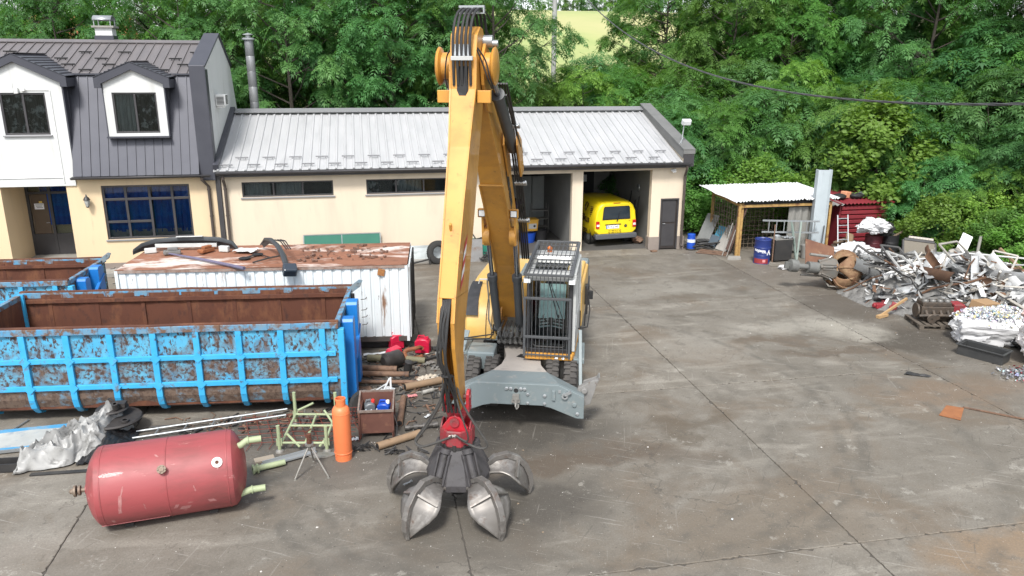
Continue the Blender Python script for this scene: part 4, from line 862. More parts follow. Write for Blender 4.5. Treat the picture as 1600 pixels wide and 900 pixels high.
# ------------------------------------------------------------------ tripod, frame, mesh, pipes by the cylinder
m_tri = mat('tripod_steel', (.30,.29,.27), (.2,.19,.17), 8, .5, .4)
TP = thing('steel_tripod', 'small steel tripod stand with a rusty screw head beside the gas cylinder', 'tripod', (-1.16,12.3,0))
tops = V((0,0,.46))
for x, y in ((-.25,-.26),(.30,-.29),(.02,.34)): part('leg', TP, m_tri, lambda m: (m.tube([tops+V((x*.1,y*.1,0)), (x*.55,y*.55,.24), (x,y,.02)], .015, 8), m.lathe([(0,0),(.026,0),(.02,.03)], (x,y,.0), n=10)), smooth=True)
part('collar', TP, m_tri, lambda m: m.lathe([(.03,.40),(.04,.44),(.04,.5),(.075,.5),(.075,.53),(0,.53)], n=16), smooth=True)
part('screw', TP, m_rustin, lambda m: (m.lathe(sum([[(.032,.53+.03*k),(.045,.54+.03*k),(.045,.55+.03*k),(.032,.56+.03*k)] for k in range(6)], [])+[(0,.72)], n=14), m.bar((-.05,0,.73),(.05,.0,.80),.02,.02)), smooth=True)
PF = wthing('pipe_frame', 'pale green welded pipe frame lying between the tripod and the blue bin', 'frame', (-1.3,13.5,0))
r2 = .022
for a, b in (((-1.72,13.15,.16),(-.95,13.0,.16)),((-1.62,13.75,.20),(-.80,13.6,.20)),((-1.72,13.15,.16),(-1.55,14.2,.22)),((-.95,13.0,.16),(-.80,14.05,.22)),((-1.55,14.2,.22),(-.8,14.05,.22)),((-1.3,13.07,.16),(-1.16,14.1,.22)),((-1.62,13.2,.30),(-1.4,13.05,.10)),((-1.05,13.0,.10),(-.9,13.05,.26)),((-1.0,14.1,.3),(-.78,13.7,.1)),((-1.5,14.2,.3),(-1.2,14.15,.45))):
    part('tube', PF, m_pgreen, lambda m: m.tube([a, b], r2, 8), smooth=True)
for x, y, h in ((-1.76,13.12,.52),(-.92,12.98,.50),(-1.56,14.25,.66),(-.78,14.1,.66)):
    part('post', PF, m_pgreen, lambda m: (m.cyl((x,y,.02),(x,y,h),.032,n=12), m.box(x-.05,x+.05,y-.01,y+.01,.12,.26)), smooth=True)
    part('foot', PF, m_tri, lambda m: m.lathe([(0,0),(.08,0),(.07,.025),(.03,.05)], (x,y,0), n=16), smooth=True)
def rebar(m):
    for k in range(11): m.tube([(-2.55+.2*k,14.55-.02*k+.02*fnoise(k,1),.10),(-2.30+.2*k,13.4+.02*fnoise(k,2),.05),(-2.36+.2*k,13.2,.03)], .0065, 5)
    for k in range(7): m.tube([(-2.6,14.45-.17*k,.11-.008*k),(-1.5,14.38-.17*k,.14-.01*k+.05*fnoise(k,4)),(-.42,14.22-.17*k,.10-.008*k)], .0065, 5)
single('rebar_mesh', 'rust-red welded wire mesh sheet under the pale green frame', 'wire mesh', mat('rebar_red', (.17,.035,.022), (.13,.03,.02), 10, .8), rebar)
single('rebar_mesh', 'piece of rusty wire mesh standing between the gas cylinder and the rusty box', 'wire mesh', mat('rebar_red', (.17,.035,.022)), lambda m: [m.tube([(-.5+.07*k,13.95,.02),(-.46+.06*k,13.85,.42)], .006, 5) for k in range(5)]+[m.tube([(-.52,13.95-.02*k,.06+.09*k),(-.2,13.95-.02*k,.06+.09*k)], .006, 5) for k in range(5)])
LD = wthing('light_ladder', 'thin pale steel ladder frame lying behind the tank towards the bin', 'ladder', (-2.6,14.3,0))
for dy in (0, .28): part('rail', LD, m_galv, lambda m: m.tube([(-4.5,14.35-dy*1.0,.05),(-1.75,14.62-dy,.16)], .017, 6), smooth=True)
for k in range(5): part('rung', LD, m_galv, lambda m: m.tube([(-4.1+.5*k,14.39+.05*k,.065+.018*k),(-4.12+.5*k,14.11+.05*k,.065+.018*k)], .014, 6))
single('aluminium_profile', 'flat aluminium rail and pale green pipe lying right of the tank', 'rail', m_galv, lambda m: (m.bar((-2.0,12.55,.05),(-1.12,12.92,.05),.12,.03), m.bar((-2.0,12.60,.08),(-1.12,12.97,.08),.02,.06)))
single('green_pipe', 'pale green pipe with grey coupling just right of the tank', 'pipe', m_pgreen, lambda m: (m.tube([(-2.1,12.42,.07),(-1.62,12.58,.07)], .05, 12), m.lathe([(.05,0),(.085,0),(.085,.03),(.06,.03),(.06,.07),(.085,.07),(.085,.10),(.05,.10)], (-2.14,12.40,.07), (1,.33,0), 18)), smooth=True)
single('flat_offcut', 'flat pale board offcut on the ground behind the green pipe', 'offcut', mat('offcut_board', (.28,.24,.19), rough=.8), lambda m: m.obox((0,0,.02),(.34,.16,.03),(0,0,.3)), (-2.0,12.85,0))
single('oval_plate', 'flat oval grey plate under the tripod', 'plate', m_tri, lambda m: m.lathe([(0,0),(.2,0),(.2,.02),(0,.03)], n=20), (-1.0,12.82,0.005))
bpy.data.objects['oval_plate'].scale = (1.2,.5,1)

# ------------------------------------------------------------------ left: tarp, panel, flanged disc, beams
def tarp(m):
    def f(u, v):
        x = -6.15+1.45*u+.16*fnoise(u*3, v*3, 9)+.06*fnoise(u*9, v*9, 4); y = 13.25+1.5*v*(0.35+.65*u)+.45*(u-.5)*(1-v)+.16*fnoise(u*4, v*4, 8)+.06*fnoise(u*8, v*9, 5)
        e = min(1, min(u, 1-u, v, 1-v)*6)
        rd = (1-abs(fnoise(u*3.2, v*3.6, 3))*2.2)**2; r2_ = (1-abs(fnoise(u*7.5, v*7.0, 5))*2.2)**2
        return (x, y, max(.012, .03+e*(.10+.20*u*v*2+.20*rd+.12*r2_+.05*fnoise(u*17, v*15, 6))))
    m.grid(f, 90, 84)
single('crumpled_tarp', 'crumpled silver-grey tarpaulin heaped on the ground left of the tank', 'tarpaulin', mat('tarp_grey', (.36,.36,.35), (.25,.25,.245), 6, .4, spots=((.10,.097,.092), .34, 5, .08)), tarp, smooth=True, fix=False)
single('black_bag', 'dark folded plastic under the right edge of the silver tarpaulin', 'plastic sheet', mat('black_plastic', (.015,.015,.016), rough=.35), lambda m: m.grid(lambda u, v: (-5.2+.75*u, 13.2+1.3*v, .02+.26*(1-abs(2*u-1))*(1-abs(2*v-1)**2)+.08*abs(fnoise(u*7, v*7, 4))), 26, 26), fix=False)
PS = thing('painted_sheet', 'flat white metal sheet with blue border left of the tarpaulin', 'sheet', (-6.5,14.35,.02)); PS.rotation_euler = (rad(4),0,rad(4))
part('backing', PS, mat('sheet_blue', (.04,.24,.46), (.10,.28,.44), 3, .5, spots=((.3,.3,.29), .3, 3, .1)), lambda m: m.box(-.85,.85,-.42,.42,.04,.06))
part('white_centre', PS, mat('sheet_whitish', (.42,.43,.41), (.33,.34,.33), 2.5, .5, spots=((.2,.25,.3), .25, 4, .1)), lambda m: m.prism([(-.7,-.28),(.7,-.3),(.78,-.1),(.72,.26),(.1,.3),(-.66,.27)], lambda u, v, d: (u, v, d), .061, .064))
single('angle_strip', 'pale angle strip along the front edge of the blue and white panel', 'strip', m_galv, lambda m: m.bar((-7.4,13.86,.05),(-5.95,13.98,.05),.04,.05))
single('channel_section', 'dark steel channel beam at the left edge in front of the tarpaulin', 'beam', m_dark, lambda m: (m.box(-1.2,.36,-.12,.12,0,.02), m.box(-1.2,.36,-.13,-.11,.021,.16), m.box(-1.2,.36,.11,.13,.021,.16)), (-6.25,13.3,.005), rad(-4))
single('flat_bar', 'flat dark steel bar continuing from the channel beam to the tank', 'bar', m_dark, lambda m: m.bar((-5.85,13.02,.015),(-4.8,12.98,.015),.09,.02))
FD = wthing('flanged_disc', 'black iron double disc with lifting shackle standing left of the tank by the bin', 'machine part', (-4.85,14.5,0))
m_iron = mat('black_iron', (.035,.032,.032), (.055,.05,.048), 8, .65, .3)
part('lower_disc', FD, m_iron, lambda m: m.lathe([(0,.27),(.46,.27),(.48,.30),(.46,.33),(.2,.35),(0,.35)], (-4.87,14.45,.0), n=40), smooth=True)
part('upper_disc', FD, m_iron, lambda m: m.lathe([(0,.46),(.27,.46),(.29,.48),(.27,.50),(0,.52)], (-4.92,14.52,0), n=32), smooth=True)
part('hub', FD, m_iron, lambda m: (m.cyl((-4.9,14.5,.34),(-4.9,14.5,.47),.13), m.cyl((-4.87,14.45,.0),(-4.87,14.45,.27),.17)), smooth=True)
part('shackle', FD, m_iron, lambda m: (m.tube([(-4.98,14.52,.50),(-5.0,14.52,.62),(-4.95,14.52,.68),(-4.88,14.52,.62),(-4.88,14.52,.51)], .022, 8), m.box(-4.88,-4.66,14.42,14.6,.52,.60), m.lathe([(.03,0),(.06,0),(.06,.12),(.03,.12)], (-4.80,14.36,.54), (0,-.3,1), 14)), smooth=True)
part('ring_boss', FD, m_iron, lambda m: m.lathe([(.04,0),(.075,0),(.075,.04),(.04,.04)], (-4.62,14.18,.34), n=16), smooth=True)
for i, (a, b, lb) in enumerate((((-4.3,14.55),(-3.6,14.5),'thin dark rod lying behind the tank near the black discs'),((-5.9,14.95),(-5.2,15.0),'thin pale rod on the ground under the blue bin edge'),((-6.9,14.7),(-6.72,15.3),'short pale bar pointing at the blue bin at the far left'))):
    single('steel_rod', lb, 'rod', m_galv if i else m_dark, lambda m: m.tube([(a[0],a[1],.03),(b[0],b[1],.03)], .015, 6))
# ------------------------------------------------------------------ material handler (wheeled excavator)
YEL = (.62,.31,.035)
m_yel = mat('excavator_yellow', (.56,.275,.045), (.52,.245,.037), 1.5, .47, spots=((.36,.18,.045), .33, 2.0, .16, .6), spots2=((.13,.075,.035), .21, 11, .05, .7), coat=.15)
m_hood = mat('hood_yellow', (.60,.38,.11), (.56,.34,.09), 1.5, .4, spots=((.5,.42,.3), .18, 3, .1), coat=.2)
m_egrey = mat('excavator_grey', (.17,.205,.215), (.15,.18,.185), 2, .5, spots=((.30,.29,.27), .24, 4, .1), spots2=((.45,.46,.46), .13, 20, .012))
m_deck = mat('dusty_deck', (.33,.30,.27), (.27,.25,.23), 2, .8, spots=((.2,.19,.18), .3, 3, .1))
m_cabw = mat('cab_light_grey', (.45,.46,.45), (.40,.41,.40), 3, .45)
m_cyl = mat('cylinder_grey', (.075,.08,.085), (.06,.065,.07), 4, .4, .2); m_rod = mat('chrome_rod', (.35,.35,.36), rough=.18, metal=.95)
m_hoseg = mat('hose_dusty', (.06,.057,.052), (.04,.038,.036), 10, .6)
m_hose = mat('hose_black', (.02,.02,.021), (.03,.03,.03), 10, .55)
EXA = rad(19.3)
EXC = thing('excavator', 'yellow wheeled scrap excavator with raised boom and caged cab in the middle of the yard', 'excavator', (3.0,15.9,0), -EXA)
def xf(m, M): m.v = [tuple(M@V(p)) for p in m.v]; return m
# chassis frame is turned a little against the upper structure
Mch = Matrix.Rotation(EXA, 4, 'Z')@Matrix.Translation(V((2.85-3.0, 15.6-15.9, 0)))@Matrix.Rotation(-rad(16.5), 4, 'Z')
def cpart(name, parent, mt, fn, **k):
    m = MB(); fn(m); xf(m, Mch); return m.build(name, mt, parent, **k)
cx = .47
ch_ = cpart('chassis', EXC, m_deck, lambda m: m.prism([(-.33,-2.28),(1.27,-2.28),(1.0,-1.70),(.86,-1.35),(.82,-.9),(.95,-.3),(1.0,.6),(.95,2.4),(0,2.4),(-.06,.6),(0,-.3),(.10,-.9),(.06,-1.35),(-.08,-1.70)], lambda u, v, d: (u, v, d), .62, .955), bevel=.015)
cpart('deck_hole', ch_, m_black, lambda m: (m.prism([(.32,-.95),(.50,-1.02),(.52,-.82),(.40,-.78)], lambda u, v, d: (u, v, d), .90, .958), m.lathe([(0,0),(.05,0)], (.22,-2.02,.959), n=14), m.lathe([(0,0),(.05,0)], (.66,-2.02,.959), n=14)))
bl = cpart('blade', EXC, m_egrey, lambda m: (m.prism([(-.31,1.0),(1.25,1.0),(1.74,.78),(1.74,.34),(1.60,.34),(1.12,.53),(.95,.57),(-.01,.57),(-.18,.53),(-.66,.34),(-.80,.34),(-.80,.78)], lambda u, v, d: (u, d, v), -2.46, -2.34),
    m.add([(-.31,-2.345,1.0),(1.25,-2.345,1.0),(1.0,-1.74,.962),(-.08,-1.74,.962)], [(0,1,2,3)]), m.add([(1.25,-2.345,1.0),(1.74,-2.345,.78),(1.62,-1.95,.74),(1.0,-1.74,.962)], [(0,1,2,3)]), m.add([(-.31,-2.345,1.0),(-.80,-2.345,.78),(-.70,-1.95,.74),(-.08,-1.74,.962)], [(3,2,1,0)])), bevel=.01)
for x, z, r in ((.28,.90,.035),(.36,.90,.035),(.55,.90,.035),(.62,.90,.035),(.68,.80,.03),(.68,.62,.03),(1.0,.78,.035),(1.0,.62,.03),(1.56,.62,.045),(1.62,.44,.035)):
    cpart('bolt', bl, m_galv if r < .04 else m_egrey, lambda m: m.lathe([(0,.03),(r*.7,.03),(r,.02),(r,0)], (x,-2.462,z), (0,-1,0), 8))
for x in (-.52, 1.38): cpart('tow_ring', bl, m_galv, lambda m: (m.lathe([(.028,0),(.06,0),(.06,.05),(.028,.05)], (x,-2.46,.80), (0,-1,0), 16), m.obox((x+.05,-2.5,.86),(.14,.05,.05),(0,-.5,0)), m.obox((x-.1,-2.47,.88),(.05,.015,.06))), smooth=True)
cpart('side_lug', bl, m_egrey, lambda m: m.box(1.14,1.20,-2.50,-2.463,.70,.90), bevel=.008)
cpart('towing_hook', bl, mat('hook_steel', (.36,.35,.33), (.25,.24,.22), 10, .45, .5), lambda m: (m.box(.40,.52,-2.55,-2.463,.70,.80), m.box(.38,.54,-2.53,-2.463,.64,.69), m.tube([(.46,-2.53,.66),(.46,-2.56,.58),(.48,-2.56,.53),(.51,-2.55,.56),(.51,-2.54,.62)], .018, 8), m.cyl((.46,-2.52,.62),(.46,-2.52,.70),.035)), bevel=.008)
cpart('eye_hole', bl, m_black, lambda m: m.lathe([(0,.002),(.045,.002),(.045,0)], (.46,-2.462,.86), (0,-1,0), 14))
# outrigger arms and pads
cpart('outrigger', EXC, mat('outrigger_pale', (.22,.215,.205), (.17,.165,.16), 5, .6, spots=((.12,.09,.07), .3, 8, .05)), lambda m: (m.prism([(1.50,.40),(1.86,.52),(2.0,1.02),(1.88,1.0),(1.62,.84)], lambda u, v, d: (u, d, v), -2.18, -2.06), m.prism([(1.62,.50),(1.90,.62),(1.98,1.0),(1.72,.90)], lambda u, v, d: (u, d, v), -1.95, -1.90), m.lathe([(0,.06),(.05,.06),(.06,.04),(.06,0)], (1.74,-2.18,.80), (0,-1,0), 14), m.bar((1.64,-2.02,.40),(2.02,-2.02,1.05),.3,.03,up=(-1,0,.5))), bevel=.008)
cpart('step_post', EXC, m_egrey, lambda m: (m.bar((1.66,-1.55,.55),(1.62,-.75,1.5),.07,.14), m.box(1.5,1.72,-1.2,-.2,.95,1.05)), bevel=.01)
cpart('tool_box', EXC, m_egrey, lambda m: (m.box(-.68,-.12,-1.15,-.55,.72,1.10),), bevel=.03)
cpart('fender', EXC, m_egrey, lambda m: (m.box(-.95,-.70,-1.0,.2,.98,1.04), m.bar((-.86,-1.0,1.02),(-.80,-.55,1.36),.2,.03)), bevel=.01)
# wheels: four twin wheels
for sx in (-1, 1):
    for y in (-1.15, 1.55):
        for off in (.62, .98):
            m = MB(); X = cx+sx*off; Rw, wd = .50, .135
            pr = [(.27,-wd*.8),(.30,-wd),(.44,-wd),(.49,-wd*.8),(Rw,-wd*.5),(Rw,wd*.5),(.49,wd*.8),(.44,wd),(.30,wd),(.27,wd*.8),(.27,-wd*.8)]
            wh = cpart('wheel', EXC, m_dark, lambda m: (m.lathe([(0,-.05),(.2,-.05),(.28,-.1),(.28,.1),(.2,.05),(0,.05)], (X,y,.5), (1,0,0), 24),), smooth=True)
            cpart('tyre', wh, mat('tyre_dusty', (.07,.064,.058), (.045,.042,.04), 6, .85), lambda m: m.lathe(pr, (X,y,.5), (1,0,0), 40), smooth=True)
            cpart('tread', wh, mat('tyre_dusty', (.07,.064,.058)), lambda m: [m.obox((X+s_*wd*.5, y+(Rw+.012)*cos(t), .5+(Rw+.012)*sin(t)), (wd*.9,.05,.035), (t-pi/2,0,0)) for s_ in (-1, 1) for t in [2*pi*(k+.25*s_)/26 for k in range(26)]])
cpart('axle', EXC, m_dark, lambda m: [m.cyl((cx-1.0,y,.5),(cx+1.0,y,.5),.11) for y in (-1.15,1.55)], smooth=True)
part('turntable', EXC, m_dark, lambda m: m.lathe([(.62,.90),(.66,.92),(.66,1.05),(0,1.06)], (.35,.8,0), n=40), smooth=True)
# upper structure
part('platform', EXC, m_egrey, lambda m: m.box(-.85,1.52,-.6,3.0,1.04,1.14), bevel=.01)
hood = part('hood', EXC, m_hood, lambda m: m.prism([(-.62,1.05),(2.9,1.05),(3.0,1.3),(3.0,1.9),(2.8,2.05),(.9,2.08),(.1,2.02),(-.32,1.86),(-.55,1.55),(-.62,1.3)], lambda u, v, d: (d, u, v), -.90, -.20), bevel=.05, smooth=True)
part('side_vent', hood, mat('vent_black', (.03,.033,.036), (.05,.05,.055), 8, .7, spec=.2), lambda m: m.prism([(-.20,1.50),(.55,1.52),(.62,1.72),(.30,1.95),(-.02,1.86)], lambda u, v, d: (d, u, v), -.912, -.903))
part('front_vent', hood, mat('vent_black', (.03,.033,.036)), lambda m: m.grid(lambda u, v: (-.905+.30*u*(1-.25*v), [-.60,-.50,-.25,.12,.4][int(round(v*4))]-.012, [1.58,1.72,1.90,2.03,2.06][int(round(v*4))]+.012), 4, 4), fix=False, solid=.01)
part('panel_gap', hood, m_black, lambda m: (m.prism([(-.63,1.06),(-.63,1.3),(-.56,1.56),(-.33,1.87),(.1,2.03),(.1,2.034),(-.335,1.876),(-.568,1.563),(-.638,1.302),(-.638,1.06)], lambda u, v, d: (d, u, v), -.44, -.425), m.prism([(-.63,1.06),(-.63,1.3),(-.56,1.56),(-.33,1.87),(.1,2.03),(.1,2.034),(-.335,1.876),(-.568,1.563),(-.638,1.302),(-.638,1.06)], lambda u, v, d: (d, u, v), -.315, -.305)))
part('hood_latch', hood, m_black, lambda m: m.box(-.28,-.25,-.655,-.63,1.22,1.42))
part('hood_handrail', hood, m_cabw, lambda m: m.tube([(-.75,.25,2.04),(-.72,.25,2.16),(-.4,.28,2.16),(-.38,.28,2.06)], .018, 8), smooth=True)
part('engine_cover', EXC, m_hood, lambda m: m.prism([(.9,1.14),(3.0,1.14),(3.1,1.4),(3.05,1.9),(2.8,2.05),(1.0,2.05)], lambda u, v, d: (d, u, v), -.19, 1.50), bevel=.05)
part('engine_grille', EXC, m_egrey, lambda m: [m.box(.05,.75,1.1+.13*k,1.18+.13*k,2.052,2.075) for k in range(9)])
part('counterweight', EXC, m_egrey, lambda m: m.prism([(3.0,1.0),(3.5,1.1),(3.6,1.4),(3.55,1.95),(3.0,2.0)], lambda u, v, d: (d, u, v), -.9, 1.55), bevel=.06)
part('side_cover', EXC, m_hood, lambda m: m.box(1.35,1.56,.40,2.95,1.10,1.95), bevel=.04)
part('side_rail', EXC, m_dark, lambda m: (m.tube([(1.62,.5,1.1),(1.66,.6,1.95),(1.66,1.3,2.05),(1.62,1.4,1.1)], .018, 6), m.box(1.56,1.66,1.5,1.75,1.3,1.75)), smooth=True)
# hydraulics at the boom foot
part('valve_block', EXC, mat('hydraulic_grey', (.15,.15,.145), (.1,.1,.1), 10, .5, .3), lambda m: (m.box(-.16,.44,-.78,-.5,1.06,1.22), [m.box(-.15+.13*k,-.07+.13*k,-.84,-.7,1.20,1.34) for k in range(5)], [m.cyl((-.1+.12*k,-.8,1.15),(-.1+.12*k,-.92,1.12),.035) for k in range(5)]), bevel=.008)
part('hydraulic_hoses', EXC, m_hose, lambda m: [m.tube([(-.12+.1*k,-.85,1.18),(-.10+.1*k,-1.0-.02*(k % 2),1.30),(-.06+.09*k,-.9,1.45),(-.05+.09*k,-.6,1.5)], .02, 6) for k in range(6)], smooth=True)
part('boom_bracket', EXC, m_yel, lambda m: [m.prism([(-.45,1.05),(.6,1.05),(.35,1.75),(-.05,1.8),(-.3,1.5)], lambda u, v, d: (d, u, v), a, a+.05) for a in (-.19,.33-.05)], bevel=.01)
# boom
def loft(m, A, B, hw, hw2=None):
    n = len(A); vs = []
    for (a, za), (b, zb) in zip(A, B):
        w = hw(za); w2 = hw(zb); vs += [(-w,a,za),(w,a,za),(w2,b,zb),(-w2,b,zb)]
    fs = []
    for i in range(n-1):
        for j in range(4): fs.append((i*4+j, i*4+(j+1) % 4, (i+1)*4+(j+1) % 4, (i+1)*4+j))
    fs += [(0,1,2,3),tuple(range(4*n-4, 4*n))[::-1]]; m.add(vs, fs)
bu = [(-.05,1.40),(-.30,1.95),(-.72,2.75),(-1.35,3.60),(-1.95,4.28),(-2.32,4.66),(-2.60,5.02),(-3.15,5.55),(-3.75,6.15),(-3.98,6.45)]
bt_ = [(.30,1.62),(.12,2.25),(-.15,3.05),(-.72,4.05),(-1.35,4.85),(-1.85,5.32),(-2.30,5.72),(-2.95,6.28),(-3.65,6.85),(-3.95,7.02)]
boom = part('boom', EXC, m_yel, lambda m: loft(m, bu, bt_, lambda z: .215 if z < 4.6 else .215-.02*(z-4.6)), bevel=.015)
part('boom_flange', boom, m_yel, lambda m: [m.bar((s*.215, bu[i][0]-.012, bu[i][1]-.012), (s*.215, bu[i+1][0]-.012, bu[i+1][1]-.012), .03, .025) for s in (-1, 1) for i in range(1, 5)])
part('boom_weld', boom, m_yel, lambda m: m.bar((-.21,-2.345,4.655),(.21,-2.345,4.655),.02,.03))
m_letter = mat('letter_dark', (.035,.03,.03), rough=.5)
pt0, pt1 = V((.222,-2.12,5.12)), V((.222,-1.05,3.86))
tx = (pt1-pt0).normalized(); ty = V((1,0,0)).cross(tx)
text_mesh('lettering', 'LIEBHERR', .25, m_letter, boom, frame_M((pt0+pt1)/2, tx, ty), .003, bold=.006)
pf0 = (pt0+pt1)/2; text_mesh('lettering', 'LIEBHERR', .25, m_letter, boom, frame_M(V((-.222,pf0.y,pf0.z)), -tx, ty), .003, bold=.006)
# work lamps on boom
for s in (-1, 1):
    wl_ = part('work_lamp', boom, m_yel, lambda m: (m.box(s*.31-.085,s*.31+.085,-1.62,-1.52,3.92,4.09), m.box(s*.24-.05,s*.24+.05,-1.55,-1.5,3.94,4.02)), bevel=.015)
    part('lamp_lens', wl_, mat('lamp_lens2', (.75,.77,.78), rough=.1), lambda m: m.box(s*.31-.055,s*.31+.055,-1.632,-1.622,3.95,4.06)); part('lamp_bezel', wl_, m_black, lambda m: m.box(s*.31-.068,s*.31+.068,-1.628,-1.6205,3.937,4.073))
# boom cylinder bosses and cylinders
for s in (-1, 1):
    x = s*.235+.05
    part('cylinder_boss', boom, m_yel, lambda m: (m.lathe([(0,0),(.20,0),(.20,.12),(.12,.14),(0,.14)], (s*.20,-1.30,3.50), (s,0,0), 24), m.prism([(-1.45,3.35),(-1.12,3.3),(-1.15,3.7),(-1.40,3.98),(-1.52,3.95)], lambda u, v, d: (d, u, v), s*.30, s*.34)), smooth=True)
    a = V((x+.02, -.62, 1.35)); b = V((s*.27+.03, -1.36, 3.45)); d_ = (b-a)
    cyl_ = part('boom_cylinder', EXC, m_cyl, lambda m: (m.cyl(a, a+d_*.60, .085, n=20), m.lathe([(.085,0),(.105,0),(.105,.12),(.05,.12)], a+d_*.56, d_, 20), m.cyl(a+V((-.07,0,0)), a+V((.07,0,0)), .09)), smooth=True)
    part('rod', cyl_, m_rod, lambda m: m.cyl(a+d_*.58, b, .045), smooth=True)
    part('feed_pipe', cyl_, m_tri, lambda m: m.tube([a+d_*.55+V((s*.11,-.03,0)), a+d_*.3+V((s*.12,-.05,0)), a+d_*.12+V((s*.16,-.12,0)), a+V((s*.10,-.2,.02))], .017, 6), smooth=True)
# lines and clamps along the right side of the boom top
for i in range(4): part('hose_line', boom, m_hose, lambda m: m.tube([(.25+.045*i,-3.0,6.45),(.25+.045*i,-2.0,5.75),(.25+.045*i,-1.3,5.0),(.25+.045*i,-.6,4.0),(.25+.045*i,.15,2.7)], .02, 6), smooth=True)
for y, z in ((-1.95,5.68),(-1.5,5.2),(-.95,4.5),(-.4,3.65)): part('hose_clamp', boom, m_galv, lambda m: (m.obox((.35,y,z),(.24,.07,.05),(-.9,0,0)), [m.obox((.27+.06*k,y-.02,z+.03),(.03,.04,.05),(-.9,0,0)) for k in range(4)]), bevel=.005)
# stick cylinders on both sides
for s in (-1, 1):
    a = V((s*.36,-2.05,5.28)); b = V((s*.36,-4.20,6.56)); d_ = b-a
    sc = part('stick_cylinder', EXC, m_cyl, lambda m: (m.cyl(a, a+d_*.80, .095, n=20), m.lathe([(.095,0),(.115,0),(.115,.1),(.05,.1)], a+d_*.76, d_, 20)), smooth=True)
    part('rod', sc, m_rod, lambda m: m.cyl(a+d_*.8, b, .05), smooth=True)
    part('cylinder_bracket', boom, m_yel, lambda m: [m.prism([(-1.85,4.75),(-1.55,4.85),(-1.9,5.45),(-2.35,5.62),(-2.40,5.38)], lambda u, v, d: (d, u, v), s*q, s*(q+.035)) for q in (.22,.46)], bevel=.008)
    part('side_pipe', sc, m_dark, lambda m: m.tube([a+V((s*.13,0,.05)), a+d_*.45+V((s*.14,0,.04)), a+d_*.75+V((s*.12,0,.05))], .018, 6))
# stick
so_ = [(-4.30,7.28),(-4.52,7.16),(-4.62,6.85),(-4.66,6.40),(-4.98,5.60),(-5.34,4.85),(-5.70,4.08),(-5.92,3.58),(-6.03,3.25),(-5.98,2.85),(-5.80,2.30),(-5.60,1.74)]
si_ = [(-4.10,7.26),(-3.92,7.10),(-3.86,6.80),(-3.98,6.30),(-4.20,5.50),(-4.46,4.72),(-4.78,4.00),(-5.05,3.46),(-5.28,3.05),(-5.42,2.65),(-5.36,2.20),(-5.26,1.74)]
def shw(z):
    pts = [(1.7,.11),(2.6,.115),(3.4,.125),(4.2,.125),(5.6,.155),(6.3,.19),(7.3,.20)]
    for (a, wa), (b, wb) in zip(pts, pts[1:]):
        if z <= b: return wa+(wb-wa)*max(0, (z-a)/(b-a))
    return .2
def stk(m):
    loft(m, so_[:8], si_[:8], shw)
    # lower part with an open front slot: sides, back and two front strips
    A, B_ = so_[7:], si_[7:]
    for i in range(len(A)-1):
        (a, za), (b, zb) = A[i], A[i+1]; (c, zc_), (d, zd) = B_[i], B_[i+1]
        w0, w1, w2, w3 = shw(za), shw(zb), shw(zc_), shw(zd)
        for s in (-1, 1):
            m.add([(s*w0,a,za),(s*w1,b,zb),(s*w3,d,zd),(s*w2,c,zc_)], [(0,1,2,3)])
            m.add([(s*(w0-.02),a,za),(s*(w1-.02),b,zb),(s*(w3-.02),d,zd),(s*(w2-.02),c,zc_)], [(3,2,1,0)])
            if i < 5: m.add([(s*w0,a,za),(s*w1,b,zb),(s*w1*.55,b,zb),(s*w0*.55,a,za)], [(0,1,2,3)])
        m.add([(-w2,c,zc_),(w2,c,zc_),(w3,d,zd),(-w3,d,zd)], [(0,1,2,3)])
stick = part('stick', EXC, m_yel, stk, bevel=.01)
part('stick_flange', stick, m_yel, lambda m: [m.bar((s*(shw(so_[i][1])-.004),so_[i][0]-.004,so_[i][1]), (s*(shw(so_[i+1][1])-.004),so_[i+1][0]-.004,so_[i+1][1]), .022,.03) for s in (-1,1) for i in range(2, 8)])
part('cable_slot', stick, m_black, lambda m: m.add([(-.085,-4.635,6.72),(.085,-4.635,6.72),(.085,-4.675,6.38),(.05,-4.70,6.31),(-.05,-4.70,6.31),(-.085,-4.675,6.38)], [(0,1,2,3,4,5)]))
part('lifting_lug', stick, m_yel, lambda m: m.obox((-.02,-5.52,4.52),(.035,.06,.12),(.44,0,0)), bevel=.01)
for k in range(5):
    t0, t1 = k/5, (k+1)/5; c_ = lambda t, o: (.1285, -5.28-.36*t-o, 4.24-.62*t)
    part('warning_tape', stick, [mat('tape_red', (.5,.03,.03), rough=.4), mat('tape_white', (.75,.75,.73), rough=.4)][k % 2], lambda m: m.add([V(c_(t0,.02))+V((.006,0,0)), V(c_(t1,.02))+V((.006,0,0)), V(c_(t1,-.20))+V((.006,0,.10)), V(c_(t0,-.20))+V((.006,0,.10))], [(0,1,2,3)]), fix=False)
# bosses at the top joint
for s in (-1, 1):
    x1 = .50 if s < 0 else .44
    part('joint_boss', stick, m_yel, lambda m: (m.lathe([(0,0),(.20,0),(.20,x1-.30),(.27,x1-.27),(.285,x1-.24),(.25,x1-.22),(0,x1-.21)], (s*.20,-4.15,6.72), (s,0,0), 28)), smooth=True)
    part('boom_fork', boom, m_yel, lambda m: m.prism([(-3.6,6.0),(-3.85,6.95),(-4.15,7.05),(-4.42,6.8),(-4.3,6.45),(-3.95,6.05)], lambda u, v, d: (d, u, v), s*.205, s*.255), bevel=.01)
    part('side_tab', stick, m_yel, lambda m: m.box(min(s*.2,s*.40),max(s*.2,s*.40),-4.60,-4.50,6.20,6.38), bevel=.008)
part('end_motor', stick, m_galv, lambda m: (m.cyl((.2,-4.05,7.08),(.34,-4.05,7.08),.09), m.cyl((.34,-4.05,7.05),(.42,-4.05,7.05),.05)), smooth=True)
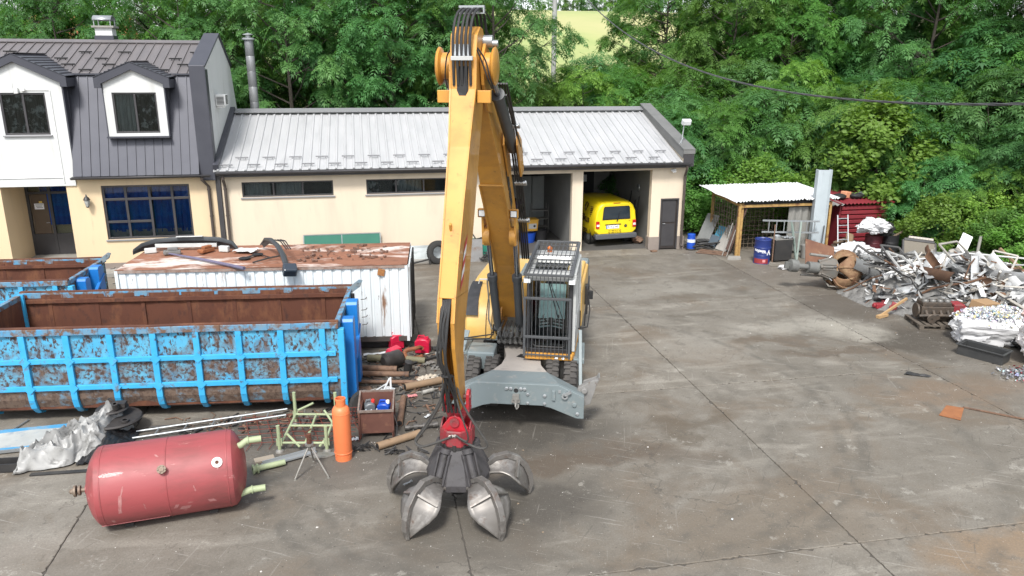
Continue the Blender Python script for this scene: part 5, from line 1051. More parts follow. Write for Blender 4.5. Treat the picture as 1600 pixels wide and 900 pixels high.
part('hose_plate', stick, m_cabw, lambda m: m.box(-.16,.16,-4.72,-4.66,6.80,6.86), bevel=.005)
part('hose_couplings', stick, m_galv, lambda m: [m.cyl((-.10+.065*k,-4.69,6.86),(-.10+.065*k,-4.66,7.02),.024,n=10) for k in range(4)], smooth=True)
for k in range(5):
    x = -.13+.062*k
    part('top_hose', stick, m_hose, lambda m: m.hose([(x,-4.66,6.45),(x,-4.69,6.8),(x+.0,-4.68,7.1),(x+.02,-4.60,7.36+.02*(k % 2)),(x+.05,-4.42,7.50),(x+.07,-4.15,7.52),(x+.08,-3.92,7.42),(x+.08,-3.8,7.15),(x+.09,-3.7,6.9)], .021, 8), smooth=True)
part('hose_guide', stick, m_galv, lambda m: (m.box(-.12,.26,-4.30,-4.22,7.545,7.575), m.box(-.12,.26,-4.30,-4.22,7.46,7.475), [m.box(-.10+.085*k,-.08+.085*k,-4.30,-4.22,7.476,7.544) for k in range(5)]))
for pp in ([(.2,-4.55,6.98),(.30,-4.45,6.8),(.36,-4.4,6.55),(.38,-4.2,6.4)], [(.2,-4.58,6.95),(.27,-4.5,6.75),(.33,-4.45,6.55),(.36,-4.25,6.4)], [(-.2,-4.55,6.95),(-.28,-4.45,6.85),(-.32,-4.4,6.6),(-.32,-4.3,6.4)]): part('side_cable', stick, m_hose, lambda m: m.hose(pp, .012, 6), smooth=True)
# hoses hanging in and out of the stick front slot
for k in range(5):
    x = -.07+.03*k; q = .02*k
    w_ = [.5,-.3,.9,-.8,.2][k]; part('stick_hose', stick, m_hose, lambda m: m.hose([(x*.6,-5.72,3.66),(x,-5.93-q,3.48),(x-.02+.03*w_,-6.06-q,3.15),(x-.03-.03*w_,-6.08-q,2.75),(x*.8+.04*w_,-5.98-q*.5,2.4),(x*1.6-.02*w_,-5.80,2.05),(x*1.9,-5.66,1.72)], .021, 8), smooth=True)
part('hose_tie', stick, m_black, lambda m: (m.lathe([(.085,0),(.085,.04)], (-.01,-5.99,2.42), (0,.3,1), 12)))
# cab
m_cabblk = mat('cab_black', (.018,.018,.02), rough=.45)
x0, x1, yf, yr, zb_, zt_ = .54, 1.47, -1.38, .36, 1.10, 2.72
cab = part('cab', EXC, m_cabblk, lambda m: (
    m.bar((x0+.04,yf,zb_+.1),(x0+.04,yf+.10,zt_),.07,.08), m.bar((x1-.04,yf,zb_+.1),(x1-.04,yf+.10,zt_),.07,.08), m.bar((x0+.04,yr,zb_),(x0+.04,yr,zt_+.1),.08,.08), m.bar((x1-.04,yr,zb_),(x1-.04,yr,zt_+.1),.08,.08),
    m.box(x0,x1,yf-.02,yf+.04,zb_+.02,zb_+.12), m.box(x0,x1,yr-.05,yr,zb_,1.75), m.box(x0+.02,x1-.02,yf,yr,zb_-.02,zb_+.03), m.box(x0,x0+.05,yf+.05,yr,zb_,1.5)), bevel=.01)
part('cab_skirt', cab, m_yel, lambda m: m.prism([(x0-.02,yf-.10),(x1+.02,yf-.10),(x1+.06,yf+.1),(x1+.06,yr),(x0-.02,yr)], lambda u, v, d: (u, v, d), zb_-.10, zb_+.03), bevel=.03)
part('cab_roof', cab, m_cabw, lambda m: (m.prism([(yf-.02,zt_-.08),(yf-.05,zt_+.02),(yf+.05,zt_+.07),(yf+.24,zt_+.085),(yf+.24,zt_-.0),(yf+.1,zt_-.08)], lambda u, v, d: (d, u, v), x0-.01, x1+.01), m.prism([(yf+.95,zt_+.12),(yr,zt_+.15),(yr+.05,zt_+.02),(yr,zt_-.02),(yf+.95,zt_+.02)], lambda u, v, d: (d, u, v), x0-.01, x1+.01), [m.prism([(yf+.24,zt_+.084),(yf+.95,zt_+.119),(yf+.95,zt_+.02),(yf+.24,zt_-.0)], lambda u, v, d: (d, u, v), a, b) for a, b in ((x0-.01,x0+.12),(x1-.12,x1+.01))]), bevel=.02)
part('roof_window', cab, m_pane, lambda m: m.prism([(yf+.24,zt_+.075),(yf+.95,zt_+.11),(yf+.95,zt_+.115),(yf+.24,zt_+.08)], lambda u, v, d: (d, u, v), x0+.14, x1-.14))
part('windscreen', cab, m_pane, lambda m: m.add([(x0+.075,yf+.012,zb_+.12),(x1-.075,yf+.012,zb_+.12),(x1-.075,yf+.10,zt_-.07),(x0+.075,yf+.10,zt_-.07)], [(0,1,2,3)]))
part('lower_frame', cab, m_dark, lambda m: m.tube([(x0+.12,yf-.005,zb_+.42),(x0+.14,yf-.01,zb_+.20),(x0+.2,yf-.01,zb_+.16),(x1-.2,yf-.01,zb_+.16),(x1-.14,yf-.01,zb_+.2),(x1-.12,yf-.005,zb_+.42)], .018, 8), smooth=True)
dr_ = part('cab_door', cab, m_cabw, lambda m: (m.prism([(yf+.12,zb_),(yr,zb_),(yr,1.72),(yf+.75,1.72),(yf+.55,1.55),(yf+.12,1.42)], lambda u, v, d: (d, u, v), x1-.005, x1+.05), m.bar((x1+.02,yf+.10,zb_+.05),(x1+.02,yf+.18,zt_),.06,.07), m.bar((x1+.02,yr-.06,zb_),(x1+.02,yr-.04,zt_+.05),.06,.08), m.bar((x1+.02,-.55,1.5),(x1+.02,-.5,zt_),.05,.06), m.bar((x1+.02,yf+.18,zt_),(x1+.02,yr-.03,zt_+.05),.06,.07)), bevel=.008)
part('door_window', dr_, m_pane, lambda m: (m.box(x1+.01,x1+.018,yf+.2,-.6,1.56,zt_-.06), m.box(x1+.01,x1+.018,-.46,yr-.12,1.75,zt_-.06)))
part('door_handle', dr_, m_black, lambda m: m.bar((x1+.075,yr-.3,1.2),(x1+.075,yr-.3,1.6),.025,.025))
part('side_window', cab, m_pane, lambda m: m.box(x0+.01,x0+.018,yf+.15,yr-.1,1.52,zt_-.06))
part('rear_window', cab, m_pane, lambda m: m.box(x0+.1,x1-.1,yr-.03,yr-.022,1.76,zt_))
st_ = part('seat', cab, mat('seat_grey', (.05,.055,.06), rough=.8), lambda m: (m.box(.78,1.22,-.62,-.15,1.45,1.58), m.prism([(-.2,1.55),(-.10,1.55),(.03,2.25),(-.08,2.28)], lambda u, v, d: (d, u, v), .78, 1.22), m.box(.9,1.1,-.5,-.2,1.1,1.45)), bevel=.05)
part('seat_cover', st_, mat('seat_teal', (.46,.72,.72), (.58,.78,.76), 2.5, .7), lambda m: (m.grid(lambda u, v: (.74+.54*u, -.95+.30*v+.05*fnoise(u*4,v*4,3), 1.72+.66*v), 14, 14),), fix=False, solid=.02)
part('armrest_console', cab, m_dark, lambda m: (m.box(.64,.75,-.8,-.2,1.5,1.7), m.box(1.25,1.36,-.8,-.2,1.5,1.7), m.cyl((.69,-.75,1.7),(.69,-.78,1.86),.02), m.cyl((1.30,-.75,1.7),(1.30,-.78,1.86),.02), m.bar((1.0,-1.15,1.12),(1.0,-.98,1.75),.09,.07), m.lathe([(.15,0),(.17,.0),(.17,.025),(.15,.025),(.15,0)], (1.0,-.98,1.76), (0,-.4,1), 20)), bevel=.01)
part('chevron_mat', cab, mat('chevron', (.38,.46,.46), rough=.7), lambda m: [m.bar((1.0+s*.01,-1.06+.055*k,1.60+.05*k),(1.0+s*.24,-1.0+.055*k,1.54+.05*k),.03,.012,up=(0,-1,1)) for k in range(6) for s in (-1,1)])
part('wiper', cab, m_black, lambda m: (m.bar((1.22,yf-.01,1.72),(.98,yf+.07,2.60),.022,.015), m.bar((1.28,yf-.01,1.85),(1.0,yf+.07,2.62),.015,.012)))
m_gd = mat('guard_grey', (.07,.073,.077), (.055,.058,.062), 6, .5)
gd = part('front_guard', cab, m_gd, lambda m: (m.bar((x0-.02,yf-.14,zb_-.02),(x0-.02,yf-.10,2.30),.045,.05), m.bar((x1-.04,yf-.14,zb_-.04),(x1-.04,yf-.10,2.30),.045,.05), m.bar((x0-.03,yf-.105,2.30),(x1-.02,yf-.105,2.30),.05,.05), m.bar((x0-.03,yf-.13,1.50),(x1-.02,yf-.13,1.50),.05,.05), m.bar((x0-.01,yf-.13,zb_+.02),(x1-.04,yf-.13,zb_+.02),.03,.03)), bevel=.006)
for k in range(11):
    x = x0+.05+(x1-x0-.14)*k/10
    part('guard_bar', cab, m_gd, lambda m: m.tube([(x,yf-.142,zb_-.03),(x,yf-.112,2.30),(x,yf-.105,zt_+.05)], .007, 6))
rg0, rg1 = V((0,yf-.14,zt_+.07)), V((0,yr-.05,zt_+.34))
part('roof_guard', cab, m_gd, lambda m: [m.bar(V((a,0,0))+rg0, V((b,0,0))+rg1, .055, .05) for a, b in ((x0-.02,x0+.04),(x1-.02,x1-.0))]+[m.bar(V((x0-.03,0,0))+rg0, V((x1+.0,0,0))+rg0, .05, .05), m.bar(V((x0+.02,0,0))+rg1, V((x1,0,0))+rg1, .05, .05)]+[m.bar(V((x,yr-.06,zt_+.1)), V((x,yr-.06,zt_+.33)), .04, .04) for x in (x0+.05,x1-.03)], bevel=.006)
for k in range(10):
    x = x0+.05+(x1-x0-.12)*k/9; part('guard_bar', cab, m_gd, lambda m: m.bar(V((x,0,0))+rg0, V((x+.02,0,0))+rg1, .016, .016))
for k in range(1, 7):
    p = rg0.lerp(rg1, k/7); part('guard_bar', cab, m_gd, lambda m: m.bar(V((x0,0,.015))+p, V((x1,0,.015))+p, .016, .016))
part('roof_box', cab, mat('white_plastic', (.75,.75,.73)), lambda m: (m.box(x0+.12,x1-.10,-.72,-.30,zt_+.12,zt_+.22),), bevel=.02)
for x in (x0+.02, x1-.02):
    hl_ = part('headlight', cab, m_cabw, lambda m: m.box(x-.075,x+.075,yf-.10,yf+.05,zt_-.12,zt_-.01), bevel=.02)
    part('lens', hl_, mat('lamp_lens2', (.75,.77,.78)), lambda m: m.box(x-.055,x+.055,yf-.112,yf-.103,zt_-.105,zt_-.025))
part('beacon', cab, mat('beacon_orange', (.6,.16,.03), rough=.3), lambda m: m.lathe([(.055,0),(.055,.09),(.03,.12),(0,.12)], (x0+.3,yr-.15,zt_+.14), n=16), smooth=True)
part('skirt_lamp', cab, mat('lamp_lens2', (.75,.77,.78)), lambda m: (m.obox((x1-.30,yf-.115,zb_-.035),(.07,.03,.035)), m.lathe([(0,.02),(.03,.02),(.03,0)], (x1-.16,yf-.10,zb_-.035), (0,-1,0), 12)))
# mirror bracket on the left front
part('mirror_bracket', EXC, m_black, lambda m: m.tube([(-.18,-1.0,1.42),(-.20,-1.35,1.44),(-.78,-1.45,1.36),(-.74,-1.35,1.30),(-.25,-1.2,1.30),(-.2,-1.0,1.34)], .014, 6), smooth=True)
part('mirror_bracket', EXC, m_black, lambda m: m.tube([(1.5,-.3,1.3),(1.72,-.2,1.32),(1.75,.1,1.6),(1.7,.3,1.9)], .014, 6), smooth=True)
part('rear_mirror', EXC, m_black, lambda m: m.obox((1.74,.3,1.9),(.12,.05,.2)), bevel=.02)

# ------------------------------------------------------------------ five-tine orange peel grab
m_tine = mat('tine_steel', (.19,.178,.165), (.14,.13,.12), 3, .42, .45, spots=((.36,.345,.325), .30, 3, .12, .35), spots2=((.10,.06,.04), .25, 6, .1, .75))
m_grey_hub = mat('hub_grey', (.045,.042,.045), (.06,.056,.057), 4, .6, spots=((.025,.022,.02), .35, 7, .08))
m_red = mat('grab_red', (.45,.012,.025), (.36,.012,.022), 4, .45, spots=((.10,.06,.055), .30, 4, .12))
m_redd = mat('grab_red_dirty', (.30,.02,.03), (.20,.03,.035), 4, .55, spots=((.11,.07,.065), .36, 4, .12))
def make_grab(T, tilt=0, mt=None, hubm=None, openf=1.0):
    mt = mt or m_tine; hubm = hubm or m_grey_hub
    # hub: five-sided dark housing with rams between its faces
    hub = part('hub', T, hubm, lambda m: m.lathe([(0,.46),(.36,.46),(.49,.50),(.49,.60),(.29,1.06),(.20,1.12),(0,1.12)], n=10, a0=rad(7-18), a1=rad(7-18)+2*pi))
    part('hub_core', T, m_black, lambda m: m.lathe([(0,.28),(.16,.28),(.22,.36),(.30,.5),(0,.52)], n=20), smooth=True)
    for k in range(5):
        a = rad(7+72*k); c, s = cos(a), sin(a); A = lambda r, z, w=0: V((r*c-w*s, r*s+w*c, z))
        # closing ram with rod in the slot above each tine
        rm = part('closing_ram', T, hubm, lambda m: (m.tube([A(.26,1.10), A(.45,.70)], .055, 12), m.lathe([(.06,-.03),(.085,-.02),(.085,.05),(.06,.06)], A(.27,1.08), A(.5,1.0)*0+V((c*.4,s*.4,-.9)), 12)), smooth=True)
        part('ram_rod', rm, m_rod, lambda m: m.cyl(A(.45,.70), A(.56,.62), .032), smooth=True)
        part('hub_plate', T, hubm, lambda m: [m.prism([(.40,.50),(.50,.60),(.33,1.04),(.26,1.04),(.24,.52)], lambda u, v, d: A(u, v, d), w, w+.03) for w in (-.115, .085)], bevel=.008)
        # spoon shaped tine: spine curve (r, z) and half width
        sp = [(.32,.50,.09),(.46,.62,.14),(.62,.71,.24),(.80,.72,.32),(.96,.64,.36),(1.08,.50,.355),(1.15,.33,.28),(1.18,.16,.15),(1.17,.015,.025)]
        if openf < .5: sp = [(.34,.50,.10),(.52,.50,.20),(.72,.40,.36),(.82,.22,.50),(.82,.02,.56),(.72,-.2,.50),(.54,-.40,.37),(.3,-.52,.21),(.10,-.58,.06)]
        P2 = []
        for i, (r, z, w) in enumerate(sp):
            a_, b_ = sp[max(0, i-1)], sp[min(len(sp)-1, i+1)]; tr_, tz = b_[0]-a_[0], b_[1]-a_[1]; l = sqrt(tr_*tr_+tz*tz); P2.append((r, z, w, -tz/l, tr_/l))
        def shell(m):
            nv = 10; fine = []
            for i in range(len(P2)-1):
                for q in range(3):
                    t = q/3; fine.append([P2[i][j]*(1-t)+P2[i+1][j]*t for j in range(5)])
            fine.append(list(P2[-1]))
            N_ = len(fine)
            def f(u, v):
                r, z, w, nr, nz_ = fine[int(round(u*(N_-1)))]; q = 2*v-1
                dip = (-.95*w*abs(q)+.40*w*q*q) if openf >= .5 else -.38*w*q*q  # edges curl towards the inside
                return A(r+nr*dip*(-1 if False else 1), z+nz_*dip, w*q)
            m.grid(f, N_-1, nv)
        ti = part('tine', T, mt, shell, smooth=True, fix=True, solid=.028)
        def rib(m):
            n = len(P2); vs = []; wr = .048
            for r, z, w, nr, nz_ in P2:
                hgt = (.04+.05*min(1, w/.3) if openf >= .5 else .06) if w > .05 else .02
                for d, ww in ((.0,-wr),(.0,wr),(hgt,wr),(hgt,-wr)): vs.append(A(r+nr*d, z+nz_*d, ww))
            fs = [(0,1,2,3)]+[tuple(range(4*n-4, 4*n))[::-1]]
            for i in range(n-1):
                for j in range(4): fs.append((i*4+j, i*4+(j+1) % 4, i*4+4+(j+1) % 4, i*4+4+j))
            m.add(vs, fs)
        part('spine', ti, mt, rib, bevel=.006)
        for i in (4,) if openf >= .5 else (3, 5):
            r, z, w, nr, nz_ = P2[i]
            part('cross_rib', ti, mt, lambda m: [m.bar(A(r+nr*.03, z+nz_*.03, sg*.05), A(r-nr*.50*w+nr*.02, z-nz_*.50*w+nz_*.02, sg*w*.9), .03, .05, up=V(A(nr, nz_))) for sg in (-1, 1)])
        part('tip', ti, mt, lambda m: m.bar(A(sp[-2][0],sp[-2][1]), A(sp[-1][0],max(sp[-1][1]-.0,sp[-1][1])), .07, .06))
        part('pivot_pin', T, mt, lambda m: m.cyl(A(.42,.56,-.15), A(.42,.56,.15), .055), smooth=True)
GR = thing('orange_peel_grab', 'open five-tine steel scrap grab with red rotator hanging from the excavator arm', 'grab', (1.21,10.78,0), 0)
make_grab(GR)
zr = -EXA
def rotz(m, a): return xf(m, Matrix.Rotation(a, 4, 'Z'))
def gpart(name, parent, mt, fn, **k):
    m = MB(); fn(m); rotz(m, zr); return m.build(name, mt, parent, **k)
bear = part('bearing_ring', GR, m_dark, lambda m: (m.lathe([(.20,1.08),(.26,1.09),(.26,1.13),(.2,1.15)], n=28), [m.cyl((.24*cos(t),.24*sin(t),1.07),(.24*cos(t),.24*sin(t),1.17),.035,n=8) for t in [2*pi*k/10 for k in range(10)]]), smooth=True)
rot_ = gpart('rotator', GR, m_redd, lambda m: m.lathe([(0,1.12),(.255,1.12),(.275,1.15),(.275,1.38),(.265,1.40),(.245,1.40),(.245,1.32),(0,1.32)], n=8, a0=pi/8, a1=pi/8+2*pi), bevel=.008)
gpart('rotator_head', rot_, m_red, lambda m: [m.prism([(-.20,1.32),(.20,1.32),(.20,1.44),(.08,1.60),(0,1.64),(-.08,1.60),(-.20,1.44)], lambda u, v, d: (u, d, v), q, q+.05) for q in (-.18,.12)], bevel=.012)
gpart('rotator_pin', rot_, m_redd, lambda m: (m.cyl((.0,-.20,1.53),(.0,.20,1.53),.05), m.lathe([(.03,0),(.075,0),(.075,.02),(.03,.02)], (0,-.21,1.53), (0,1,0), 14)), smooth=True)
for q in (-.235,.21): gpart('side_plate', rot_, m_redd, lambda m: m.prism([(-.14,1.30),(.14,1.30),(.14,1.42),(.05,1.5),(-.05,1.5),(-.14,1.42)], lambda u, v, d: (d, u, v), q, q+.025), bevel=.006)
gpart('link', GR, m_redd, lambda m: (m.prism([(-.10,1.46),(.10,1.46),(.17,1.66),(-.17,1.66)], lambda u, v, d: (u, d, v), -.07, .07), m.box(-.21,.21,-.10,.10,1.66,1.71)), bevel=.008)
gpart('clevis', GR, m_red, lambda m: [m.prism([(-.10,1.71),(.10,1.71),(.09,1.95),(.03,2.0),(-.03,2.0),(-.09,1.95)], lambda u, v, d: (d, u, v), q, q+.045) for q in (-.205,.16)], bevel=.008)
gpart('clevis_pin', GR, m_redd, lambda m: m.cyl((-.22,0,1.88),(.22,0,1.88),.04), smooth=True)
gpart('saddle', GR, m_red, lambda m: m.bar((-.16,-.08,1.73),(.16,-.08,1.73),.06,.05), bevel=.01)
gpart('coupling', rot_, m_tri, lambda m: [m.cyl((-.06+.04*k,-.235+.0*k,1.30),(-.06+.04*k,-.27,1.33+.01*k),.022,n=8) for k in range(3)], smooth=True)
for k, (pts, r) in enumerate((([(-.10,-.30,2.35),(-.14,-.32,2.0),(-.36,-.24,1.55),(-.58,-.2,1.22),(-.60,-.22,1.14),(-.5,-.26,1.12),(-.3,-.28,1.2),(-.05,-.27,1.32)], .023), ([(-.13,-.30,2.3),(-.18,-.3,1.95),(-.42,-.2,1.5),(-.62,-.15,1.2),(-.60,-.18,1.12),(-.45,-.24,1.12),(-.25,-.27,1.22),(-.02,-.28,1.34)], .020),
                                   ([(.06,-.30,2.35),(.12,-.32,2.0),(.32,-.3,1.6),(.50,-.28,1.3),(.50,-.28,1.2),(.38,-.28,1.18),(.2,-.28,1.25),(.04,-.28,1.36)], .023), ([(.03,-.32,2.35),(.08,-.36,2.0),(.18,-.38,1.65),(.24,-.36,1.42),(.22,-.32,1.3),(.12,-.30,1.32),(.05,-.28,1.36)], .016))):
    gpart('grab_hose', GR, m_hoseg, lambda m: m.hose(pts, r*.8), smooth=True)
# ------------------------------------------------------------------ scrap on the ground between the bin, the container and the arm
m_rpipe = mat('rusty_pipe', (.14,.075,.045), (.19,.12,.08), 5, .75, spots=((.07,.04,.03), .35, 7, .08)); m_gpipe = mat('olive_pipe', (.14,.13,.075), (.18,.16,.1), 5, .7)
m_tan = mat('tan_pipe', (.26,.17,.10), (.20,.14,.09), 5, .7)
def pipe(label, a, b, r, mt, bore=True, name='scrap_pipe'):
    T = wthing(name, label, 'pipe', ((a[0]+b[0])/2,(a[1]+b[1])/2,0)); A, B_ = V(a), V(b); d = (B_-A).normalized()
    part('tube', T, mt, lambda m: m.tube([A, A.lerp(B_, .5)+V((0,0,.0)), B_], r, 14), smooth=True)
    if bore:
        for p, s in ((A, -1), (B_, 1)): part('bore', T, m_black, lambda m: m.cyl(p+d*s*.001, p+d*s*.004, r*.8, n=12))
    return T
pipe('thick brown pipe lying in front of the rusty box', (-.02,12.86,.075), (.78,13.26,.075), .072, m_tan)
pipe('brown pipe lying lengthwise right of the rusty box', (.42,13.75,.07), (.56,14.95,.07), .065, m_rpipe)
pipe('long thin brown pipe behind the white bent strips', (-.35,16.0,.06), (.9,15.75,.06), .045, m_rpipe)
pipe('tan thick pipe pointing at the excavator stick', (.62,15.45,.09), (1.42,15.72,.08), .08, m_tan)
pipe('upper rusty pipe beside the blue bin end', (-.3,16.75,.08), (.5,16.55,.08), .07, m_rpipe)
pipe('lower rusty pipe beside the blue bin end', (-.35,16.45,.07), (.75,16.2,.07), .065, m_rpipe)
pipe('olive pipe behind the black canister', (-.15,17.35,.09), (.5,17.15,.09), .085, m_gpipe)
pipe('olive pipe lying below the red canisters on the right', (.75,17.15,.08), (1.18,16.95,.08), .075, m_gpipe)
pipe('thin dark pipe lying across the heap towards the arm', (.75,16.85,.05), (1.7,17.4,.05), .03, m_dark)
m_redpl = mat('red_plastic', (.50,.012,.05), (.44,.01,.04), 4, .35)
canister('canister', 'red plastic canister standing nearest the container', (.55,18.1,0.02), .3, m_redpl, m_redpl, .17, .13, .38)
canister('canister', 'pinkish red canister lying tipped over between the two upright ones', (.62,17.45,.16), .5, m_redpl, m_redpl, .16, .12, .36, rot=(0,rad(-100),.5))
canister('canister', 'red plastic canister standing on the right nearest the arm', (1.18,17.7,0.02), -.3, m_redpl, m_redpl, .18, .13, .38)
canister('canister', 'clear white plastic canister lying right of the red ones', (1.52,17.1,.1), .2, mat('milky_plastic', (.50,.52,.50), rough=.3), m_whitecap, .11, .09, .3, rot=(0,rad(70),1.2))
single('black_drum', 'black plastic keg lying in front of the red canisters', 'keg', mat('black_keg', (.02,.019,.018), (.035,.03,.028), 6, .5), lambda m: m.lathe([(0,-.26),(.12,-.26),(.19,-.2),(.2,-.08),(.19,-.06),(.2,.06),(.2,.18),(.13,.25),(0,.26)], ax=(1,.6,0), n=24), (.42,16.85,.2), smooth=True)
single('filter_can', 'small dark filter can standing beside the black keg', 'can', m_dark, lambda m: m.lathe([(0,0),(.09,0),(.09,.24),(.1,.24),(.1,.28),(.07,.30),(0,.30)], n=18), (.72,16.5,0), smooth=True, rot=(.15,.2,0))
single('rust_ring', 'rusty bent ring leaning on the red canisters', 'ring', mat('rust_orange', (.24,.09,.035), (.17,.06,.03), 8, .8), lambda m: m.tube([(.25*cos(t),.06*sin(3*t),.12+.14*sin(t)) for t in np.linspace(.3, 5.6, 20)], .05, 8), (.95,17.3,.03), .4, smooth=True)
m_strip = mat('white_strip', (.62,.64,.65), (.52,.54,.55), 6, .4, .2)
single('bent_strips', 'bundle of white bent metal strips behind the rusty box', 'strips', m_strip, lambda m: [m.bar((x0_,y0_,z0_),(x1_,y1_,z1_),.035,.012) for x0_, y0_, z0_, x1_, y1_, z1_ in ((-.35,14.9,.1,.25,15.35,.25),(-.2,14.75,.12,.35,14.95,.1),(.05,14.8,.1,.3,15.5,.3),(-.3,15.2,.06,.4,15.1,.22),(.3,14.9,.05,.32,15.5,.32),(-.1,15.4,.1,.25,14.85,.3),(.0,14.7,.3,.38,14.8,.28))])
single('wire_ring', 'thin black wire hoop lying on the concrete right of the rusty box', 'hoop', m_dark, lambda m: m.tube([(.30*cos(t),.22*sin(t),.012) for t in np.linspace(0, 6.1, 40)], .008, 6), (.86,14.5,0), smooth=True)
single('steel_grate', 'small steel grate lying on the concrete left of the excavator arm', 'grate', m_dark, lambda m: [m.bar((-.2+.1*k,-.15,.015),(-.2+.1*k,.15,.015),.015,.015) for k in range(5)]+[m.bar((-.21,y,.015),(.21,y,.015),.018,.018) for y in (-.15,.15)], (1.36,15.1,0), .1)
single('slotted_plate', 'flat slotted grey plate left of the arm near the olive pipe', 'plate', m_tri, lambda m: [m.bar((-.25+.1*k,-.1,.02),(-.2+.1*k,.12,.02),.05,.02) for k in range(6)]+[m.bar((-.28,y,.02),(.33,y,.02),.03,.02) for y in (-.11,.13)], (1.55,16.6,0), -.15)
def rag(m): m.grid(lambda u, v: (.5*u-.25, .26*v-.13, .015+.09*abs(fnoise(u*5, v*5, 7))*min(1, 8*min(u, 1-u, v, 1-v))), 18, 12)
single('rag', 'crumpled cream rag on the concrete above the tan pipe', 'rag', mat('rag_cream', (.5,.45,.38), (.4,.35,.28), 8, .9), rag, (1.15,16.05,0), .2, fix=False)
single('caulk_tube', 'dirty white cartridge lying right of the tan pipe', 'cartridge', mat('cartridge', (.4,.39,.36), (.2,.19,.17), 9, .6), lambda m: m.lathe([(0,-.17),(.045,-.17),(.045,.1),(.02,.13),(.012,.22),(0,.22)], ax=(1,.5,0), n=14), (1.12,15.25,.05), smooth=True)
single('machine_shaft', 'greasy knuckled machine shaft lying left of the grab', 'shaft', mat('greasy_steel', (.17,.16,.15), (.07,.065,.06), 14, .4, .5), lambda m: [m.lathe([(0,0),(r1,0),(r1,l),(0,l)], (x,.02*x,.07), (1,.05,0), 14) for x, r1, l in ((-.32,.05,.1),(-.22,.03,.06),(-.16,.06,.08),(-.08,.035,.1),(.02,.06,.07),(.09,.04,.12),(.21,.055,.1))], (.83,13.55,0), .05, smooth=True)
single('bent_plates', 'tangle of dark bent plates and clips in front of the brown pipe', 'scrap', m_dark, lambda m: [m.tube([(x,y,.02),(x+.1*cos(k),y+.08*sin(k*2),.07),(x+.2*cos(k+1),y+.1*sin(k),.02)], .013, 5) for k, x, y in [(k, -.25+.12*(k % 6), -.12+.08*(k//6)) for k in range(14)]], (.35,12.75,0), 0)
single('bent_plates', 'dark tangle of hooks between the gas cylinder and the brown pipe', 'scrap', m_dark, lambda m: [m.tube([(x,y,.02),(x+.12*cos(k),y+.1*sin(k*2),.10),(x+.22*cos(k+1),y+.12*sin(k),.02)], .012, 5) for k, x, y in [(k, -.2+.1*(k % 5), -.1+.1*(k//5)) for k in range(11)]], (-.25,12.95,0), 0)
single('hanging_wire', 'dark wire loop drooping from the rusty box onto the brown pipe', 'wire', m_hose, lambda m: m.tube([(.30,13.33,.5),(.36,13.25,.3),(.34,13.1,.12),(.15,12.98,.16),(.2,12.9,.2)], .008, 5), smooth=True)
for i, (x, y, w, h, a, lb, mt) in enumerate((
    (-.25,15.6,.35,.3,.3,'bent brown sheet leaning by the blue bin end','b'), (.15,16.0,.4,.2,-.2,'dark flat plate between the rusty pipes','d'), (1.25,16.9,.3,.15,.6,'flat grey offcut right of the black keg','g'),
    (.05,17.75,.6,.12,.1,'pale flat strip behind the tipped red canister','w'), (1.75,16.9,.35,.2,-.4,'crumpled grey plate beside the arm near the container','g'), (.25,15.55,.25,.2,.8,'small white sheet piece on the rusty pipes','w'),
    (1.62,17.9,.4,.3,.2,'dark plate lying at the foot of the container','d'), (-.05,14.55,.3,.25,.5,'dark steel piece between the blue bin and the rusty box','d'), (.75,15.1,.2,.12,.2,'tiny pinkish rag right of the rusty box','p'),
    (.98,14.05,.16,.06,.9,'small white label strip lying right of the wire hoop','w'), (-.45,13.3,.18,.08,.1,'white scrap of paper at the foot of the gas cylinder','w'), (.45,11.55,.18,.03,.6,'thin white sliver on the concrete left of the grab','w'))):
    mm = {'b': m_rpipe, 'd': m_dark, 'g': m_tri, 'w': m_strip, 'p': mat('rag_pink', (.5,.2,.2))}[mt]
    single('scrap_plate', lb, 'scrap', mm, lambda m: m.grid(lambda u, v: (w*(u-.5), h*(v-.5), .02+.05*abs(fnoise(u*3+i, v*3, i))), 6, 5), (x,y,.01), a, fix=False, solid=.008)
HB = thing('coil_drum', 'dark wheel-like drum between the blue bin and the gas cylinder', 'drum', (-.22,14.2,.3))
part('rim', HB, m_dark, lambda m: (m.lathe([(.2,-.1),(.3,-.1),(.3,-.06),(.25,-.05),(.25,.05),(.3,.06),(.3,.1),(.2,.1),(.2,-.1)], ax=(.4,-1,.3), n=30)), smooth=True)
part('core', HB, mat('grey_blue_dark', (.06,.075,.09), rough=.5), lambda m: m.lathe([(0,-.06),(.2,-.06),(.2,.06),(0,.06)], ax=(.4,-1,.3), n=24), smooth=True)
def small_scrap():
    r = random.Random(21); m = MB()
    for k in range(420):
        if k < 300: x, y = r.gauss(.6, .75), r.gauss(16.3, .95)
        else: x, y = r.uniform(-3.8, 0), r.uniform(14.0, 14.9)
        if abs(x) > 5 or x > 1.95: continue
        m.cur = r.choice((0,0,0,1,1,2)); s = r.uniform(.03, .09)
        if r.random() < .6: m.obox((x, y, s*.25), (s*r.uniform(1, 4), s*.5, s*.4), (r.uniform(-.2,.2), r.uniform(-.3,.3), r.uniform(0,3.1)))
        else: a = r.uniform(0, 6.28); l = r.uniform(.1, .4); m.tube([(x,y,.015),(x+l*.5*cos(a),y+l*.5*sin(a),.03),(x+l*cos(a+.4),y+l*sin(a+.4),.012)], r.uniform(.006,.016), 5)
    tag(m.build('small_scrap', [m_dark, m_rpipe, m_tri]), 'litter of small iron scraps on the ground between bin and container', 'scrap', kind='stuff')
small_scrap()
